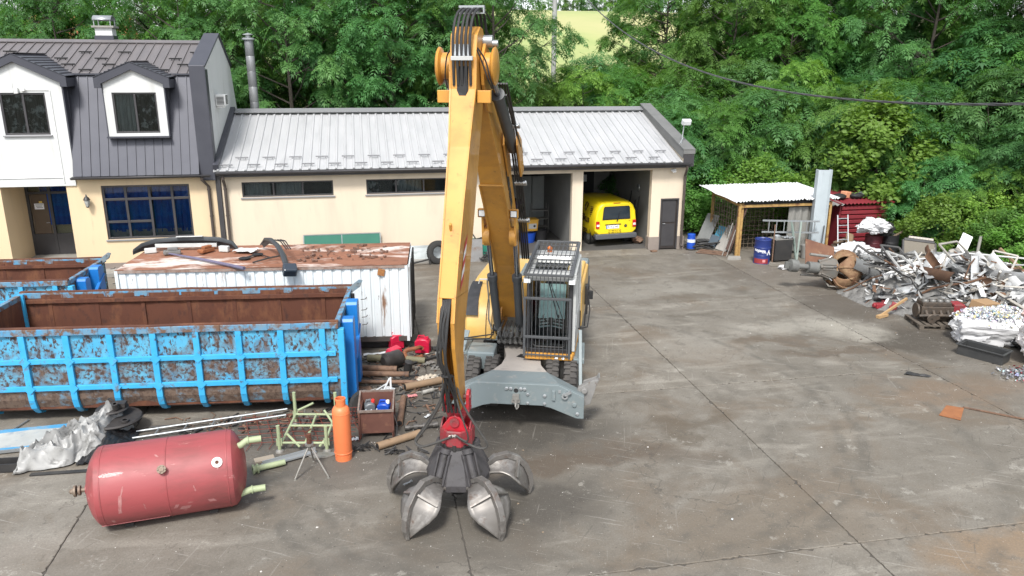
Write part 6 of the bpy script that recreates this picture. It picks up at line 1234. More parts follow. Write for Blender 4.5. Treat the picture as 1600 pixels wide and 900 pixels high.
# rust plate and bar on the open concrete at the right
single('rust_plate', 'small square orange-brown rusty plate on the open concrete at the right', 'plate', mat('rust_bright', (.30,.12,.045), (.22,.085,.035), 6, .85), lambda m: m.prism([(11.10,12.28),(11.36,12.0),(11.84,12.48),(11.58,12.66)], lambda u, v, d: (u, v, d), .008, .022))
single('rust_bar', 'long thin rusty bar lying to the right edge beside the square plate', 'bar', m_rpipe, lambda m: m.bar((11.85,12.52,.02),(13.2,11.3,.02),.05,.02))
single('crumpled_leaf', 'dark crumpled piece of rubber on the slab joint at the right', 'rubber piece', m_dark, lambda m: m.grid(lambda u, v: (.5*u-.25+.1*v, .22*v*(1-u*.6)-.1, .01+.05*abs(fnoise(u*4, v*4, 12))), 10, 6), (12.1,14.28,.005), -.5, fix=False)
for i, (x, y, lb) in enumerate(((12.3,16.6,'brown leaf-like rag near the oil stain'),(5.3,9.55,'tiny pale chip on the concrete in the foreground'),)):
    single('litter', lb, 'litter', m_rpipe if i == 0 else m_strip, lambda m: m.grid(lambda u, v: (.05*u, .03*v, .012+.02*fnoise(u*3, v*3, i)), 4, 4), (x,y,.01), i, fix=False)
# ------------------------------------------------------------------ wire-mesh shed
m_ypost = mat('shed_yellow_rust', (.42,.27,.09), (.34,.20,.07), 4, .7, spots=((.20,.09,.04), .35, 5, .06))
m_wmesh = mat('mesh_wire', (.20,.17,.12), (.14,.1,.07), 6, .7)
SHD = wthing('wire_shed', 'open wire-mesh shed with pale corrugated roof at the edge of the trees', 'shed', (15,26.5,0))
for x, y in ((13.32,25.60),(13.46,25.68),(16.95,25.6),(13.5,28.2),(16.95,28.2)): part('post', SHD, m_ypost, lambda m: m.box(x-.045,x+.045,y-.045,y+.045,0,1.98), bevel=.005)
part('front_beam', SHD, m_ypost, lambda m: m.box(13.28,16.98,25.56,25.62,1.84,1.93)); part('side_beam', SHD, m_ypost, lambda m: m.bar((13.38,25.65,1.9),(13.46,28.2,1.98),.06,.08))
part('valance', SHD, m_black, lambda m: m.box(13.42,16.9,25.66,25.69,1.78,2.02))
def wmesh(m, p0, p1, z0, z1, nx, nz):
    p0, p1 = V(p0), V(p1)
    for i in range(nx+1): p = p0.lerp(p1, i/nx); m.tube([(p.x,p.y,z0),(p.x,p.y,z1)], .010, 4)
    for k in range(nz+1): z = z0+(z1-z0)*k/nz; m.tube([(p0.x,p0.y,z),(p1.x,p1.y,z)], .009, 4)
part('mesh_panel', SHD, m_wmesh, lambda m: wmesh(m, (13.42,25.75,0), (13.48,28.15,0), .1, 1.85, 11, 9))
part('mesh_panel', SHD, m_wmesh, lambda m: wmesh(m, (13.6,26.7,0), (15.3,26.7,0), .05, 1.8, 9, 10))
part('mesh_panel', SHD, m_wmesh, lambda m: wmesh(m, (13.6,28.18,0), (16.9,28.18,0), .05, 1.9, 18, 11))
def corrs(m, x0_, x1_, yz0, yz1, p=.13, h=.03, wav=0):
    n = int((x1_-x0_)/p*4)
    m.grid(lambda u, v: (x0_+(x1_-x0_)*u+.05*wav*fnoise(u*6, v*3, 4), yz0[0]+(yz1[0]-yz0[0])*v+.06*wav*fnoise(u*9, 1, 3)*(1 if v in (0., 1.) else 0), yz0[1]+(yz1[1]-yz0[1])*v+h*sin(u*n*pi/2)+.05*wav*fnoise(u*4, v*3, 7)), n, 6)
m_wroof = mat('shed_roof_white', (.70,.71,.72), (.60,.61,.62), 1.5, .6, spots=((.42,.38,.35), .25, 2, .12))
for i in range(4): part('roof_sheet', SHD, m_wroof, lambda m: corrs(m, 13.0+1.04*i, 14.08+1.04*i, (25.42,2.09+.004*i), (28.5,2.24+.008*(i % 2)), wav=1), fix=False, smooth=True)
part('grey_sheet', SHD, mat('sheet_weathered', (.23,.225,.205), (.18,.175,.16), 3, .7, stretch=(4,1,.4)), lambda m: m.grid(lambda u, v: (15.35+1.3*u, 25.72+.03*sin(u*30), .1+1.74*v), 40, 2), fix=False)
# boards leaning on the left side of the shed
for i, (x, y, w, h, tilt, rz_, mt, lb) in enumerate((
    (13.18,26.6,.62,1.05,.55,1.35,mat('board_pale', (.38,.36,.33), (.26,.25,.23), 4, .8, spots=((.15,.14,.13), .3, 5, .06)),'pale weathered board leaning against the mesh shed'),
    (13.25,27.35,.45,.85,.5,1.35,mat('board_blue', (.06,.26,.40), (.09,.28,.38), 4, .6),'blue panel leaning against the mesh shed'),
    (13.1,28.1,.7,1.2,.45,1.3,mat('board_grey', (.27,.28,.28), (.21,.22,.22), 3, .6),'large grey panel leaning behind the blue one left of the shed'),
    (13.05,27.2,.5,.5,.5,1.4,mat('board_slate', (.10,.13,.16), rough=.6),'small slate-blue sheet leaning low in front of the blue panel'))):
    single('leaning_board', lb, 'board', mt, lambda m: m.box(-w/2,w/2,-.012,.012,0,h), (x,y,.02), rot=(-tilt,0,-rz_), bevel=.004)
single('leaning_plank', 'long dark brown plank leaning high on the mesh shed', 'plank', mat('plank_brown', (.13,.08,.065), (.1,.06,.05), 4, .7), lambda m: m.box(-.13,.13,-.02,.02,0,1.75), (13.22,26.05,.15), rot=(-.18,.22,-1.35), bevel=.004)
for i, (a, b, lb) in enumerate((((12.85,25.75,.02),(13.3,26.0,1.2),'thin pale rod leaning on the shed corner'),((12.95,25.6,.02),(13.28,25.7,1.0),'second thin rod leaning on the yellow shed post'))):
    single('steel_rod', lb, 'rod', m_tri, lambda m: m.tube([a, b], .016, 6))
single('broken_stone', 'broken slab piece at the foot of the yellow shed post', 'slab', m_concrete_old, lambda m: m.prism([(-.3,-.15),(.2,-.2),(.32,.1),(-.1,.2)], lambda u, v, d: (u, v, d), 0, .07), (13.1,25.35,0))
single('hose_pile', 'pile of dark hoses and bars beside the garage corner', 'hoses', m_hose, lambda m: [m.tube([(12.55+.5*cos(t*1.2+k)+.06*k, 27.2+.35*sin(t+k*1.7), .04+.03*k+.05*abs(sin(2*t+k))) for t in np.linspace(0, 6, 24)], .025, 6) for k in range(7)], smooth=True)
single('rusty_rods', 'rusty rods lying on the ground in front of the leaning boards', 'rods', m_rpipe, lambda m: [m.tube([(12.1+.1*k,26.4+.12*k,.03),(13.0+.1*k,25.75+.1*k,.03)], .018, 5) for k in range(5)])
BB = thing('blue_canister', 'small blue drum with white label standing at the garage corner', 'canister', (12.16,27.02,0))
part('body', BB, m_bluepl, lambda m: m.lathe([(0,0),(.15,0),(.16,.03),(.16,.42),(.14,.46),(.15,.47),(.15,.6),(.13,.62),(0,.62)], n=22), smooth=True)
part('label', BB, mat('label_white', (.6,.65,.7)), lambda m: m.lathe([(.163,.30),(.163,.42)], n=22))
part('base', BB, m_dark, lambda m: m.lathe([(.2,0),(.2,.04),(.16,.06)], n=20))
# blue oil drum
OD = thing('oil_drum', 'blue oil drum with upside-down white lettering in front of the shed', 'drum', (13.82,24.62,0))
m_dr = mat('drum_blue', (.018,.035,.17), (.015,.03,.14), 4, .4, spots=((.1,.06,.05), .16, 8, .04))
part('body', OD, m_dr, lambda m: m.lathe([(0,.84),(.27,.84),(.275,.86),(.29,.88),(.295,.86),(.285,.84),(.285,.6),(.297,.585),(.285,.57),(.285,.32),(.297,.305),(.285,.29),(.285,.03),(.295,.01),(.285,0),(0,0)], n=36), smooth=True)
for i, (txt, sz, da) in enumerate((('Valvoline', .13, 0.0), ('V', .26, .0))):
    # curved lettering, upside down, wrapped by hand letter by letter
    if i == 0:
        for k, chh in enumerate('Valvoline'):
            ang = rad(-86-14+(-k*9.0)); n_ = V((cos(ang), sin(ang), 0)); o_ = V((0,0,.46+.004*k))+n_*.288
            text_mesh('lettering', chh, .15, mat('letter_white', (.75,.76,.78)), OD, frame_M(o_, -n_.cross(V((0,0,-1))) if False else V((n_.y,-n_.x,0)), (0,0,-1)), .001, bold=.004)
    else:
        ang = rad(-70); n_ = V((cos(ang), sin(ang), 0)); text_mesh('emblem', 'V', .24, mat('letter_white', (.75,.76,.78)), OD, frame_M(V((0,0,.44))+n_*.289, V((n_.y,-n_.x,0)), (0,0,-1)), .001, bold=.012)
part('red_ring', OD, mat('drum_red', (.25,.03,.03), rough=.6), lambda m: m.lathe([(.287,.02),(.288,.19),(.286,.2)], n=36, a0=rad(180), a1=rad(290)))
part('red_sticker', OD, mat('pink_sticker', (.6,.25,.25)), lambda m: m.lathe([(.2895,.08),(.2895,.17)], n=6, a0=rad(-112), a1=rad(-92)))
part('bung', OD, m_dark, lambda m: m.lathe([(0,.02),(.03,.02),(.03,0)], (.1,.1,.842), n=12))
single('rust_pole', 'thin brown pole standing in front of the blue oil drum', 'pole', m_rpipe, lambda m: m.tube([(14.0,24.2,.0),(14.04,24.3,1.45)], .022, 8), smooth=True)
BX = thing('black_cabinet', 'black metal cabinet standing behind the blue oil drum', 'cabinet', (14.62,24.85,0), .1)
part('body', BX, mat('cabinet_black', (.025,.025,.026), (.04,.038,.036), 5, .6), lambda m: m.box(-.36,.36,-.25,.25,.05,.80), bevel=.012)
part('top_lid', BX, m_tri, lambda m: m.box(-.37,.37,-.26,.26,.802,.83), bevel=.006)
single('pot', 'small grey pot and rags on the black cabinet', 'pot', m_galv, lambda m: (m.lathe([(0,0),(.11,0),(.13,.1),(.12,.11),(.1,.02)], n=20), m.grid(lambda u, v: (.2+.4*u, -.2+.3*v, .02+.1*abs(fnoise(u*5, v*5))), 10, 8)), (14.45,24.8,.832), smooth=True)
LA = wthing('lying_ladder', 'light ladder lying level on its side in front of the grey sheet', 'ladder', (15.2,25.2,1))
for dz in (0, .42): part('rail', LA, m_galv, lambda m: m.bar((14.1,25.3,.98+dz),(16.2,25.0,.93+dz),.03,.06))
for k in range(7): part('rung', LA, m_galv, lambda m: m.cyl((14.35+.28*k,25.265-.04*k,.98-.007*k),(14.35+.28*k,25.265-.04*k,1.38-.007*k),.018,n=8))
single('steel_struts', 'pair of grey-green angled struts leaning right of the black cabinet', 'struts', mat('strut_green', (.20,.25,.22), (.15,.19,.17), 5, .6), lambda m: (m.bar((15.18,24.6,.0),(15.1,25.0,1.3),.07,.05), m.bar((15.2,24.6,.05),(15.5,25.05,1.35),.06,.05), m.bar((15.1,24.7,.6),(15.0,24.9,1.4),.04,.04)))
single('dusty_bin', 'dusty grey bin at the foot of the tall post', 'bin', mat('bin_dusty', (.22,.215,.2), rough=.7), lambda m: m.lathe([(0,0),(.16,0),(.2,.5),(.21,.5),(.17,.02)], n=20), (15.75,24.95,0), smooth=True)
CP = thing('steel_girder', 'tall pale grey steel column standing in front of the shed', 'column', (16.42,25.4,0), rad(-8))
part('folded_sheet', CP, mat('column_grey', (.40,.45,.475), (.36,.405,.43), 2, .45, spots=((.28,.31,.32), .2, 4, .06)), lambda m: m.prism([(-.26,.14),(-.26,-.10),(-.12,-.15),(.14,-.15),(.26,-.10),(.26,.14),(.23,.14),(.23,-.08),(.13,-.12),(-.11,-.12),(-.23,-.08),(-.23,.14)], lambda u, v, d: (u, v, d), 0, 3.18))
part('end_plate', CP, mat('column_grey', (.40,.45,.475)), lambda m: m.box(-.229,.229,-.07,.12,.02,.06))
single('crowbar', 'thin dark bar leaning on the foot of the tall column', 'bar', m_dark, lambda m: m.tube([(16.3,24.9,.2),(16.52,25.18,1.15)], .022, 6))
# red corrugated shed
RS = wthing('red_shed', 'small red corrugated metal shed right of the tall column', 'shed', (18.5,26.5,0))
m_rc = mat('red_sheet', (.20,.02,.028), (.16,.018,.025), 3, .55, spots=((.1,.04,.04), .2, 4, .08))
for k in range(9): part('wall_panel', RS, m_rc, lambda m: m.prism([(0,0),(.05,.02),(.05,.13),(0,.15),(-.015,.16),(-.015,.0)], lambda u, v, d: (d, 26.1-u, .1+.178*k+v), 17.75, 19.7), bevel=.004)
part('side_wall', RS, m_rc, lambda m: (m.box(17.7,17.75,26.1,28,.05,1.7), m.box(19.7,19.75,26.1,28,.05,1.7), m.box(17.7,19.75,27.98,28.02,.05,1.7)))
part('roof_sheet', RS, m_rc, lambda m: corrs(m, 17.6, 19.95, (25.95,1.78), (28.2,1.95), .16, .03), fix=False, smooth=True)
part('lean_to_roof', RS, mat('leanto_grey', (.24,.235,.225), (.17,.165,.155), 4, .7), lambda m: corrs(m, 16.7, 17.75, (25.9,1.75), (28.2,1.95), .2, .03), fix=False)
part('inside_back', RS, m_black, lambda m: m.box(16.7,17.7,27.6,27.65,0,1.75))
for i, (x, y, mt, lb) in enumerate(((17.95,26.6,m_black,'black bag on the red shed roof, leftmost'),(18.35,26.8,mat('salmon_block', (.55,.25,.14), rough=.8),'orange block among the black bags on the red shed roof'),(18.75,26.7,m_black,'black bag right of the orange block on the shed roof'),(19.2,26.9,mat('bag_grey', (.09,.10,.12), rough=.5),'dark grey bag at the right end of the shed roof'))):
    def bag(m): m.grid(lambda u, v: ((.26+.03*fnoise(u*5, v*4, i))*cos(2*pi*u)*sin(pi*v)*1.1, .2*sin(2*pi*u)*sin(pi*v)+.03*fnoise(u*6, v*6, i+3), .12-.12*cos(pi*v)+.03*fnoise(cos(2*pi*u)*2, v*5, i)), 18, 9, True)
    if i == 1: single('roof_block', lb, 'block', mt, lambda m: m.obox((0,0,.14),(.34,.25,.24),(.05,.1,.4)), (x,y,1.86), bevel=.02)
    else: single('roof_bag', lb, 'bag', mt, bag, (x,y,1.84), smooth=True)
# logs and dark planks in the lean-to
for k in range(5): single('stored_plank', ['lowest plank in the dark lean-to beside the red shed','second plank in the dark lean-to beside the red shed','third plank in the dark lean-to beside the red shed','slanting plank in the dark lean-to beside the red shed','topmost plank in the dark lean-to beside the red shed'][k], 'plank', mat('old_plank', (.16,.11,.07), (.11,.08,.055), 4, .8), lambda m: m.bar((16.8,25.2-.1*k,.1+.12*k),(17.9,25.0+.1*k,.16+.12*k),.18,.05), group='planks in the lean-to')
# aluminium ladder leaning right
AL = wthing('leaning_ladder', 'aluminium ladder leaning against the red shed', 'ladder', (17.1,25,0))
for dx in (0, .42): part('rail', AL, m_galv, lambda m: m.bar((16.75+dx,24.5,.22),(17.3+dx,25.6,1.42),.035,.07))
for k in range(5): part('rung', AL, m_galv, lambda m: m.cyl((16.85+.1*k,24.7+.2*k,.44+.22*k),(17.27+.1*k,24.7+.2*k,.44+.22*k),.02,n=8))
single('ladder_plank', 'small orange-brown board caught in the aluminium ladder', 'board', m_tan, lambda m: m.obox((17.5,25.0,.62),(.3,.04,.5),(-.5,.3,0)))
# barrels
for i, (x, y, mt, lb) in enumerate(((18.3,24.75,mat('barrel_maroon', (.10,.018,.025), (.07,.015,.02), 5, .5),'maroon barrel beside the black barrel right of the ladder'),(18.98,24.7,mat('barrel_black', (.018,.018,.02), rough=.5),'black barrel at the foot of the shrubs right of the maroon one'))):
    T = thing('barrel', lb, 'barrel', (x,y,0), 0, 'barrels by the red shed')
    part('body', T, mt, lambda m: m.lathe([(0,.8),(.27,.8),(.29,.83),(.285,.8),(.285,.57),(.297,.555),(.285,.54),(.285,.29),(.297,.275),(.285,.26),(.285,0),(0,0)], n=30), smooth=True)
def lump(m, sx, sy, sz, seed, n=26, rough=.25, pw=2):
    def f(u, v):
        a = 2*pi*u; b = pi*v; p = V((cos(a)*sin(b), sin(a)*sin(b), -cos(b))); p = p/((abs(p.x)**pw+abs(p.y)**pw+abs(p.z)**pw)**(1/pw))
        k = 1+rough*fnoise(p.x*2, p.y*2, p.z*2, seed)+rough*.7*abs(fnoise(p.x*5, p.y*5, p.z*5, seed+1))+rough*.3*fnoise(p.x*12, p.y*12, p.z*12, seed+2)
        return (sx*p.x*k, sy*p.y*k, max(0, sz*(1+p.z*k)*.5))
    m.grid(f, n, n//2, True)
m_wbag = mat('white_bag', (.56,.56,.56), (.46,.46,.47), 4, .6, bump=.3, bscale=7)
single('white_sheeting', 'white plastic sheeting draped over the maroon barrel', 'plastic sheet', m_wbag, lambda m: lump(m, .5, .36, .5, 31, 50, .6), (18.1,24.55,.95), fix=False)
single('black_jerrycan', 'black jerrycan on top of the barrels', 'canister', m_black, lambda m: m.prism([(-.15,0),(.15,0),(.15,.3),(.05,.4),(-.15,.36)], lambda u, v, d: (u, d, v), -.1, .1), (18.55,24.5,.84), .3, bevel=.03)
single('black_rubbish_bag', 'black rubbish bag between the white sheeting and black barrel', 'bag', m_black, lambda m: lump(m, .3, .26, .5, 41), (18.75,24.75,.82), fix=False)
single('white_big_bag', 'collapsed white sack lying behind the old rusty grab', 'sack', m_wbag, lambda m: lump(m, .8, .5, .75, 35, 60, .45), (16.85,23.6,0), -.3, fix=False)
single('bare_branch', 'bare broken branch sticking out of the shrubs by the barrels', 'branch', mat('bark_dry', (.14,.10,.07), rough=.9), lambda m: m.tube([(18.95,24.6,.75),(20.2,24.9,1.15),(21.4,25.1,1.5)], [.035,.045,.05], 7))
# rusty tilted plate and boards
single('rusty_sheet', 'big tilted rust-brown steel plate left of the old grab', 'plate', mat('plate_rust', (.20,.10,.06), (.13,.06,.04), 3, .85, spots=((.3,.2,.13), .25, 4, .08)), lambda m: m.box(-.62,.62,-.02,.02,0,.95), (14.95,22.75,.18), rot=(-.5,.30,.10), bevel=.006)
single('wooden_plank', 'grey wooden beam lying under the rusty plate', 'beam', mat('beam_grey', (.22,.20,.17), (.16,.145,.12), 4, .85), lambda m: m.bar((13.9,24.2,.06),(15.1,22.9,.07),.12,.1))
single('wooden_plank', 'second grey plank lying in front of the black cabinet', 'plank', mat('beam_grey', (.22,.20,.17)), lambda m: m.bar((14.1,24.0,.04),(15.3,23.7,.05),.22,.05))
single('round_pole', 'brown round pole lying against the rusty plate', 'pole', m_tan, lambda m: m.tube([(14.9,22.6,.15),(15.95,23.05,.62)], .05, 10), smooth=True)
single('orange_rags', 'orange rags behind the old rusty grab', 'rags', mat('orange_rag', (.6,.13,.05), (.5,.1,.04), 6, .8), lambda m: lump(m, .35, .22, .3, 52), (15.2,22.1,.2), fix=False)
single('tarp_scrap', 'crumpled pale plastic by the foot of the blue drum', 'plastic', m_wbag, lambda m: lump(m, .35, .2, .16, 53, 24, .5), (14.35,23.6,0), fix=False)
# ------------------------------------------------------------------ old rusty grab on its side
OG = thing('rusty_grab', 'old closed rusty clamshell grab lying on its side among the scrap', 'grab', (14.75,21.1,.58), 0)
OG.rotation_euler = (rad(18), rad(-83), rad(-22)); OG.scale = (.74,.74,.85)
m_ogr = mat('grab_old_rust', (.22,.135,.07), (.16,.08,.045), 2.5, .75, .1, spots=((.30,.20,.11), .35, 3, .1), spots2=((.17,.06,.03), .3, 5, .08))
make_grab(OG, 0, m_ogr, mat('grab_old_hub', (.11,.11,.10), (.14,.12,.1), 5, .7), .2)
part('rotator', OG, mat('grab_old_grey', (.15,.155,.145), (.1,.1,.095), 5, .6), lambda m: (m.cyl((0,0,1.1),(0,0,1.5),.24), m.cyl((0,0,1.5),(0,0,1.95),.12), m.lathe([(0,1.92),(.26,1.92),(.27,2.0),(.27,2.2),(0,2.25)], n=18), m.box(-.14,.14,-.05,.05,1.9,2.4)), smooth=True)
part('hydraulic_arm', OG, m_tri, lambda m: (m.tube([(.45,.3,.4),(.5,.25,1.4)], .06, 10), m.tube([(-.4,.3,.4),(-.42,.2,1.6)], .05, 10)), smooth=True)

# ------------------------------------------------------------------ light metal scrap heap
def mound(x, y):
    a, b = (x-17.2)/2.9, (y-19.2)/2.9
    q = a*a+b*b+.5*a*b; c, d = (x-16.3)/1.5, (y-21.7)/1.5
    return max(0, 1.15*(1-q), .6*(1-c*c-d*d))*(.85+.35*fnoise(x*.9, y*.9, 2))
m_al = [mat('alu_%d' % i, c, d, 6, r_, .35, vary=.22) for i, (c, d, r_) in enumerate((((.52,.53,.53),(.40,.41,.41),.4),((.60,.60,.59),(.50,.50,.49),.5),((.30,.31,.31),(.22,.22,.22),.5),((.42,.40,.36),(.30,.28,.25),.6),((.17,.095,.055),(.11,.06,.04),.8),((.07,.07,.072),(.11,.105,.1),.6)))]
def piece_meshes():
    out = []; r = random.Random(77)
    for v in range(14):
        m = MB(); t = v % 7; L = r.uniform(.7, 1.7); w = r.uniform(.04, .1)
        if t in (0, 1): # bent strip
            k = r.uniform(-.35,.35); pts = [V((L*(i/6-.5), k*sin(pi*i/6)+.05*r.uniform(-1,1), .12*r.uniform(-1,1)*(i in (2,3,4)))) for i in range(7)]
            for i in range(6): m.bar(pts[i], pts[i+1], w, .012)
        elif t == 2: # channel
            m.box(-L/2,L/2,-w,w,0,.008); m.box(-L/2,L/2,-w-.004,-w+.004,.0085,.06); m.box(-L/2,L/2,w-.004,w+.004,.0085,.06)
        elif t == 3: m.tube([V((L*(i/4-.5), .08*r.uniform(-1,1), .05*r.uniform(-1,1))) for i in range(5)], r.uniform(.015,.035), 7)
        elif t == 4: # crumpled sheet
            sx, sy, q = r.uniform(.3,.6), r.uniform(.2,.4), r.uniform(0,50)
            m.grid(lambda u, vv: (sx*(u-.5)*2, sy*(vv-.5)*2, .16*fnoise(u*2.2+q, vv*2.2, q)+.05*fnoise(u*6, vv*6, q)), 6, 5)
        elif t == 5: # curved gutter
            R0, a0 = r.uniform(.12,.25), r.uniform(.8,2.2); m.grid(lambda u, vv: (L*.5*(u-.5)*2, R0*cos(a0*(vv-.5)), R0*sin(a0*(vv-.5))), 3, 8)
        else: # framed rectangle
            a, b = r.uniform(.35,.7), r.uniform(.2,.4)
            for p0, p1 in (((-a,-b,0),(a,-b,0)),((a,-b,0),(a,b,.05)),((a,b,.05),(-a,b,0)),((-a,b,0),(-a,-b,0))): m.bar(p0, p1, .05, .03)
        for k in range(2): out.append((t, m.mesh('scrap_piece', m_al[r.choice((0,1,1,1,2,3,3,4,5) if t != 2 else (0,1,3))], fix=False)))
    return out
PM = piece_meshes(); rs = random.Random(5)
nm = {0:'metal_strip',1:'metal_strip',2:'metal_channel',3:'metal_tube',4:'crumpled_sheet',5:'gutter_piece',6:'scrap_casement'}
lbl = {0:'bent metal strip',1:'bent metal strip',2:'straight metal channel',3:'thin metal tube',4:'crumpled sheet',5:'curved gutter piece',6:'metal window surround'}
colr = {'alu_0':'silver','alu_1':'white','alu_2':'dark grey','alu_3':'beige','alu_4':'rust-brown','alu_5':'blackish'}
def zone(x, y, h):
    if h > .85: return 'on top of the scrap heap'
    if x < 16 and y > 18.6: return 'beside the old grab in the heap'
    if y < 18: return 'at the heap front near the engine'
    if y > 20.4: return 'at the back of the scrap heap'
    return 'on the right flank of the heap' if x > 17.4 else 'on the left flank of the heap'
cnt = 0
while cnt < 290:
    x, y = (rs.gauss(17.0, 1.35), rs.gauss(19.2, 1.45)) if cnt % 5 else (rs.gauss(16.3, .7), rs.gauss(21.7, .7)); h = mound(x, y)
    if h <= .05 or x < 14.4 or (x < 15.9 and y < 18.6): continue
    t, me = rs.choice(PM)
    if t == 4 and rs.random() < .3: continue
    o = link(nm[t], me); cnt += 1
    o.location = (x, y, h+rs.uniform(-.08, .16)+(.05 if t == 4 else 0)); o.rotation_euler = (rs.gauss(0,.35), rs.gauss(0,.35), rs.uniform(0,6.28)); s = rs.uniform(.75,1.45) if h > .3 else rs.uniform(.6,1.0); o.scale = (s,s,s)
    tag(o, colr[me.materials[0].name]+' '+lbl[t]+' '+zone(x, y, h), 'scrap', 'pieces of the light scrap heap, '+nm[t].replace('_', ' '))
def heap(m):
    n = 46
    m.grid(lambda u, v: (13.9+6.6*u, 16.0+7.4*v, mound(13.9+6.6*u, 16.0+7.4*v)*.9-.02+.10*abs(fnoise(u*22, v*22, 6))*(1 if mound(13.9+6.6*u, 16.0+7.4*v) > 0 else 0)), n, n)
def shards(m):
    r = random.Random(9); k = 0
    while k < 1500:
        x, y = (r.gauss(17.0, 1.4), r.gauss(19.2, 1.5)) if k % 5 else (r.gauss(16.3, .7), r.gauss(21.7, .7)); h = mound(x, y)
        if h <= .02 or x < 14.3: continue
        k += 1; m.cur = r.choice((0,1,1,2,2,3,4,5)); s = r.uniform(.04, .16)
        R = Euler((r.gauss(0,.5), r.gauss(0,.5), r.uniform(0,6.3))).to_matrix(); c = V((x, y, h+r.uniform(-.03,.08)))
        a, b = s*r.uniform(.8,2.8), s*r.uniform(.1,.4)
        m.add([c+R@V((-a,-b,0)), c+R@V((a,-b*.6,.02)), c+R@V((a*.8,b,0)), c+R@V((-a*.7,b,-.02))], [(0,1,2,3)])
hb = MB(); heap(hb); hp = hb.build('scrap_mound', mat('mound_dark', (.10,.098,.092), (.2,.195,.185), 9, .8, bump=.5), fix=False); tag(hp, 'packed grey core of the light metal scrap heap', 'scrap heap', kind='stuff')
sh = MB(); shards(sh); tag(sh.build('scrap_shards', m_al, fix=False), 'countless small shards covering the light metal scrap heap', 'scrap', kind='stuff')
# special pieces in the heap
single('white_sheet', 'long white flat panel standing tilted at the back of the scrap heap', 'panel', mat('panel_white', (.72,.72,.71), rough=.5), lambda m: m.box(-.17,.17,-.02,.02,0,1.35), (19.2,21.7,.30), rot=(-.62,.42,-.5), bevel=.004)
single('white_sheet', 'white flat panel lying at the right edge of the scrap heap', 'panel', mat('panel_white', (.72,.72,.71)), lambda m: m.box(-.6,.6,-.22,.22,0,.03), (18.5,17.4,.95), rot=(.15,.1,-.5), bevel=.004)
single('long_white_strip', 'long straight white strip sloping down the middle of the heap', 'strip', mat('panel_white', (.72,.72,.71)), lambda m: m.bar((17.6,19.3,1.16),(16.4,17.3,.75),.13,.03))
single('long_pole', 'long pale pole lying across the top of the heap', 'pole', m_al[1], lambda m: m.tube([(15.6,20.4,.95),(18.1,20.0,1.25),(20.3,19.6,1.05)], .03, 7), smooth=True)
single('long_pole', 'second long pole sticking out to the right of the heap', 'pole', m_al[0], lambda m: m.tube([(17.2,19.0,1.2),(19.2,18.7,1.15),(20.6,18.5,1.1)], .028, 7), smooth=True)
FN = wthing('fin_rack', 'white zigzag finned rack at the back of the scrap heap', 'rack', (18.4,21.2,.7))
for k in range(4): part('fin', FN, mat('panel_white', (.72,.72,.71)), lambda m: (m.bar((18.05+.25*k,21.3-.05*k,.95),(18.17+.25*k,21.25-.05*k,.68),.2,.02,up=(0,1,0)), m.bar((18.17+.25*k,21.25-.05*k,.68),(18.30+.25*k,21.25-.05*k,.95),.2,.02,up=(0,1,0))))
part('rail', FN, mat('panel_white', (.72,.72,.71)), lambda m: (m.bar((18.0,21.2,.68),(19.1,21.0,.66),.03,.04), m.bar((18.0,21.2,.96),(19.1,21.0,.95),.03,.03)))
RD = thing('old_radiator', 'brown car radiator leaning at the back of the scrap heap', 'radiator', (18.5,22.5,.35), -.25); RD.rotation_euler = (-.6,.1,-.35)
part('core', RD, mat('radiator_core', (.17,.15,.12), (.13,.115,.09), 30, .8, stretch=(1,1,12)), lambda m: m.box(-.5,.5,-.03,.03,0,.72)); part('frame', RD, m_dark, lambda m: (m.box(-.56,-.502,-.05,.05,0,.75), m.box(.502,.56,-.05,.05,0,.75), m.box(-.5,.5,-.05,.05,.722,.82), m.box(-.5,.5,-.05,.05,-.06,-.002)), bevel=.01)
part('tank_cap', RD, mat('worn_pale', (.4,.36,.32), rough=.7), lambda m: (m.box(-.35,.45,-.06,.06,.822,.9), [m.cyl((-.3+.1*k,-.065,.83),(-.3+.1*k,-.065,.89),.012,n=6) for k in range(7)]), bevel=.01)
single('blue_bucket', 'blue plastic bucket half hidden behind the heap', 'bucket', m_bluepl, lambda m: m.lathe([(0,0),(.15,0),(.19,.3),(.2,.3),(.16,.01)], n=20), (20.0,20.9,.45), rot=(.8,.3,0), smooth=True)
single('concrete_block', 'low concrete edging half buried by the shrubs behind the heap', 'block', m_concrete_old, lambda m: m.box(-1.5,1.5,-.2,.2,0,.7), (20.9,20.9,0), -1.1, bevel=.03)
single('thin_post', 'thin weathered post standing behind the heap', 'post', mat('post_grey', (.26,.25,.22), rough=.8), lambda m: m.tube([(19.9,21.6,.2),(20.05,21.7,1.35)], .045, 8))
single('brown_timber', 'brown beam leaning at the far right of the heap', 'beam', m_tan, lambda m: m.bar((20.4,19.6,.3),(20.0,20.8,1.15),.09,.06))
single('roof_gutter', 'pale round duct piece lying on the left of the heap', 'duct', m_al[1], lambda m: m.grid(lambda u, v: (1.1*u-.5, .16*cos(2*pi*v), .16*sin(2*pi*v)), 4, 16), (15.9,20.2,.75), .4, smooth=True, fix=False)
single('white_box', 'small white metal box at the left foot of the heap', 'box', mat('box_white', (.60,.64,.65), rough=.5), lambda m: m.obox((0,0,.14),(.38,.25,.24),(.1,.1,.2)), (15.2,19.5,.1), bevel=.012)
single('silencer', 'grey exhaust silencer lying beside the engine', 'silencer', m_tri, lambda m: m.lathe([(0,-.35),(.10,-.35),(.14,-.3),(.14,.3),(.1,.35),(.03,.36),(.03,.5)], ax=(1,-.3,.05), n=20), (16.0,17.55,.22), smooth=True)
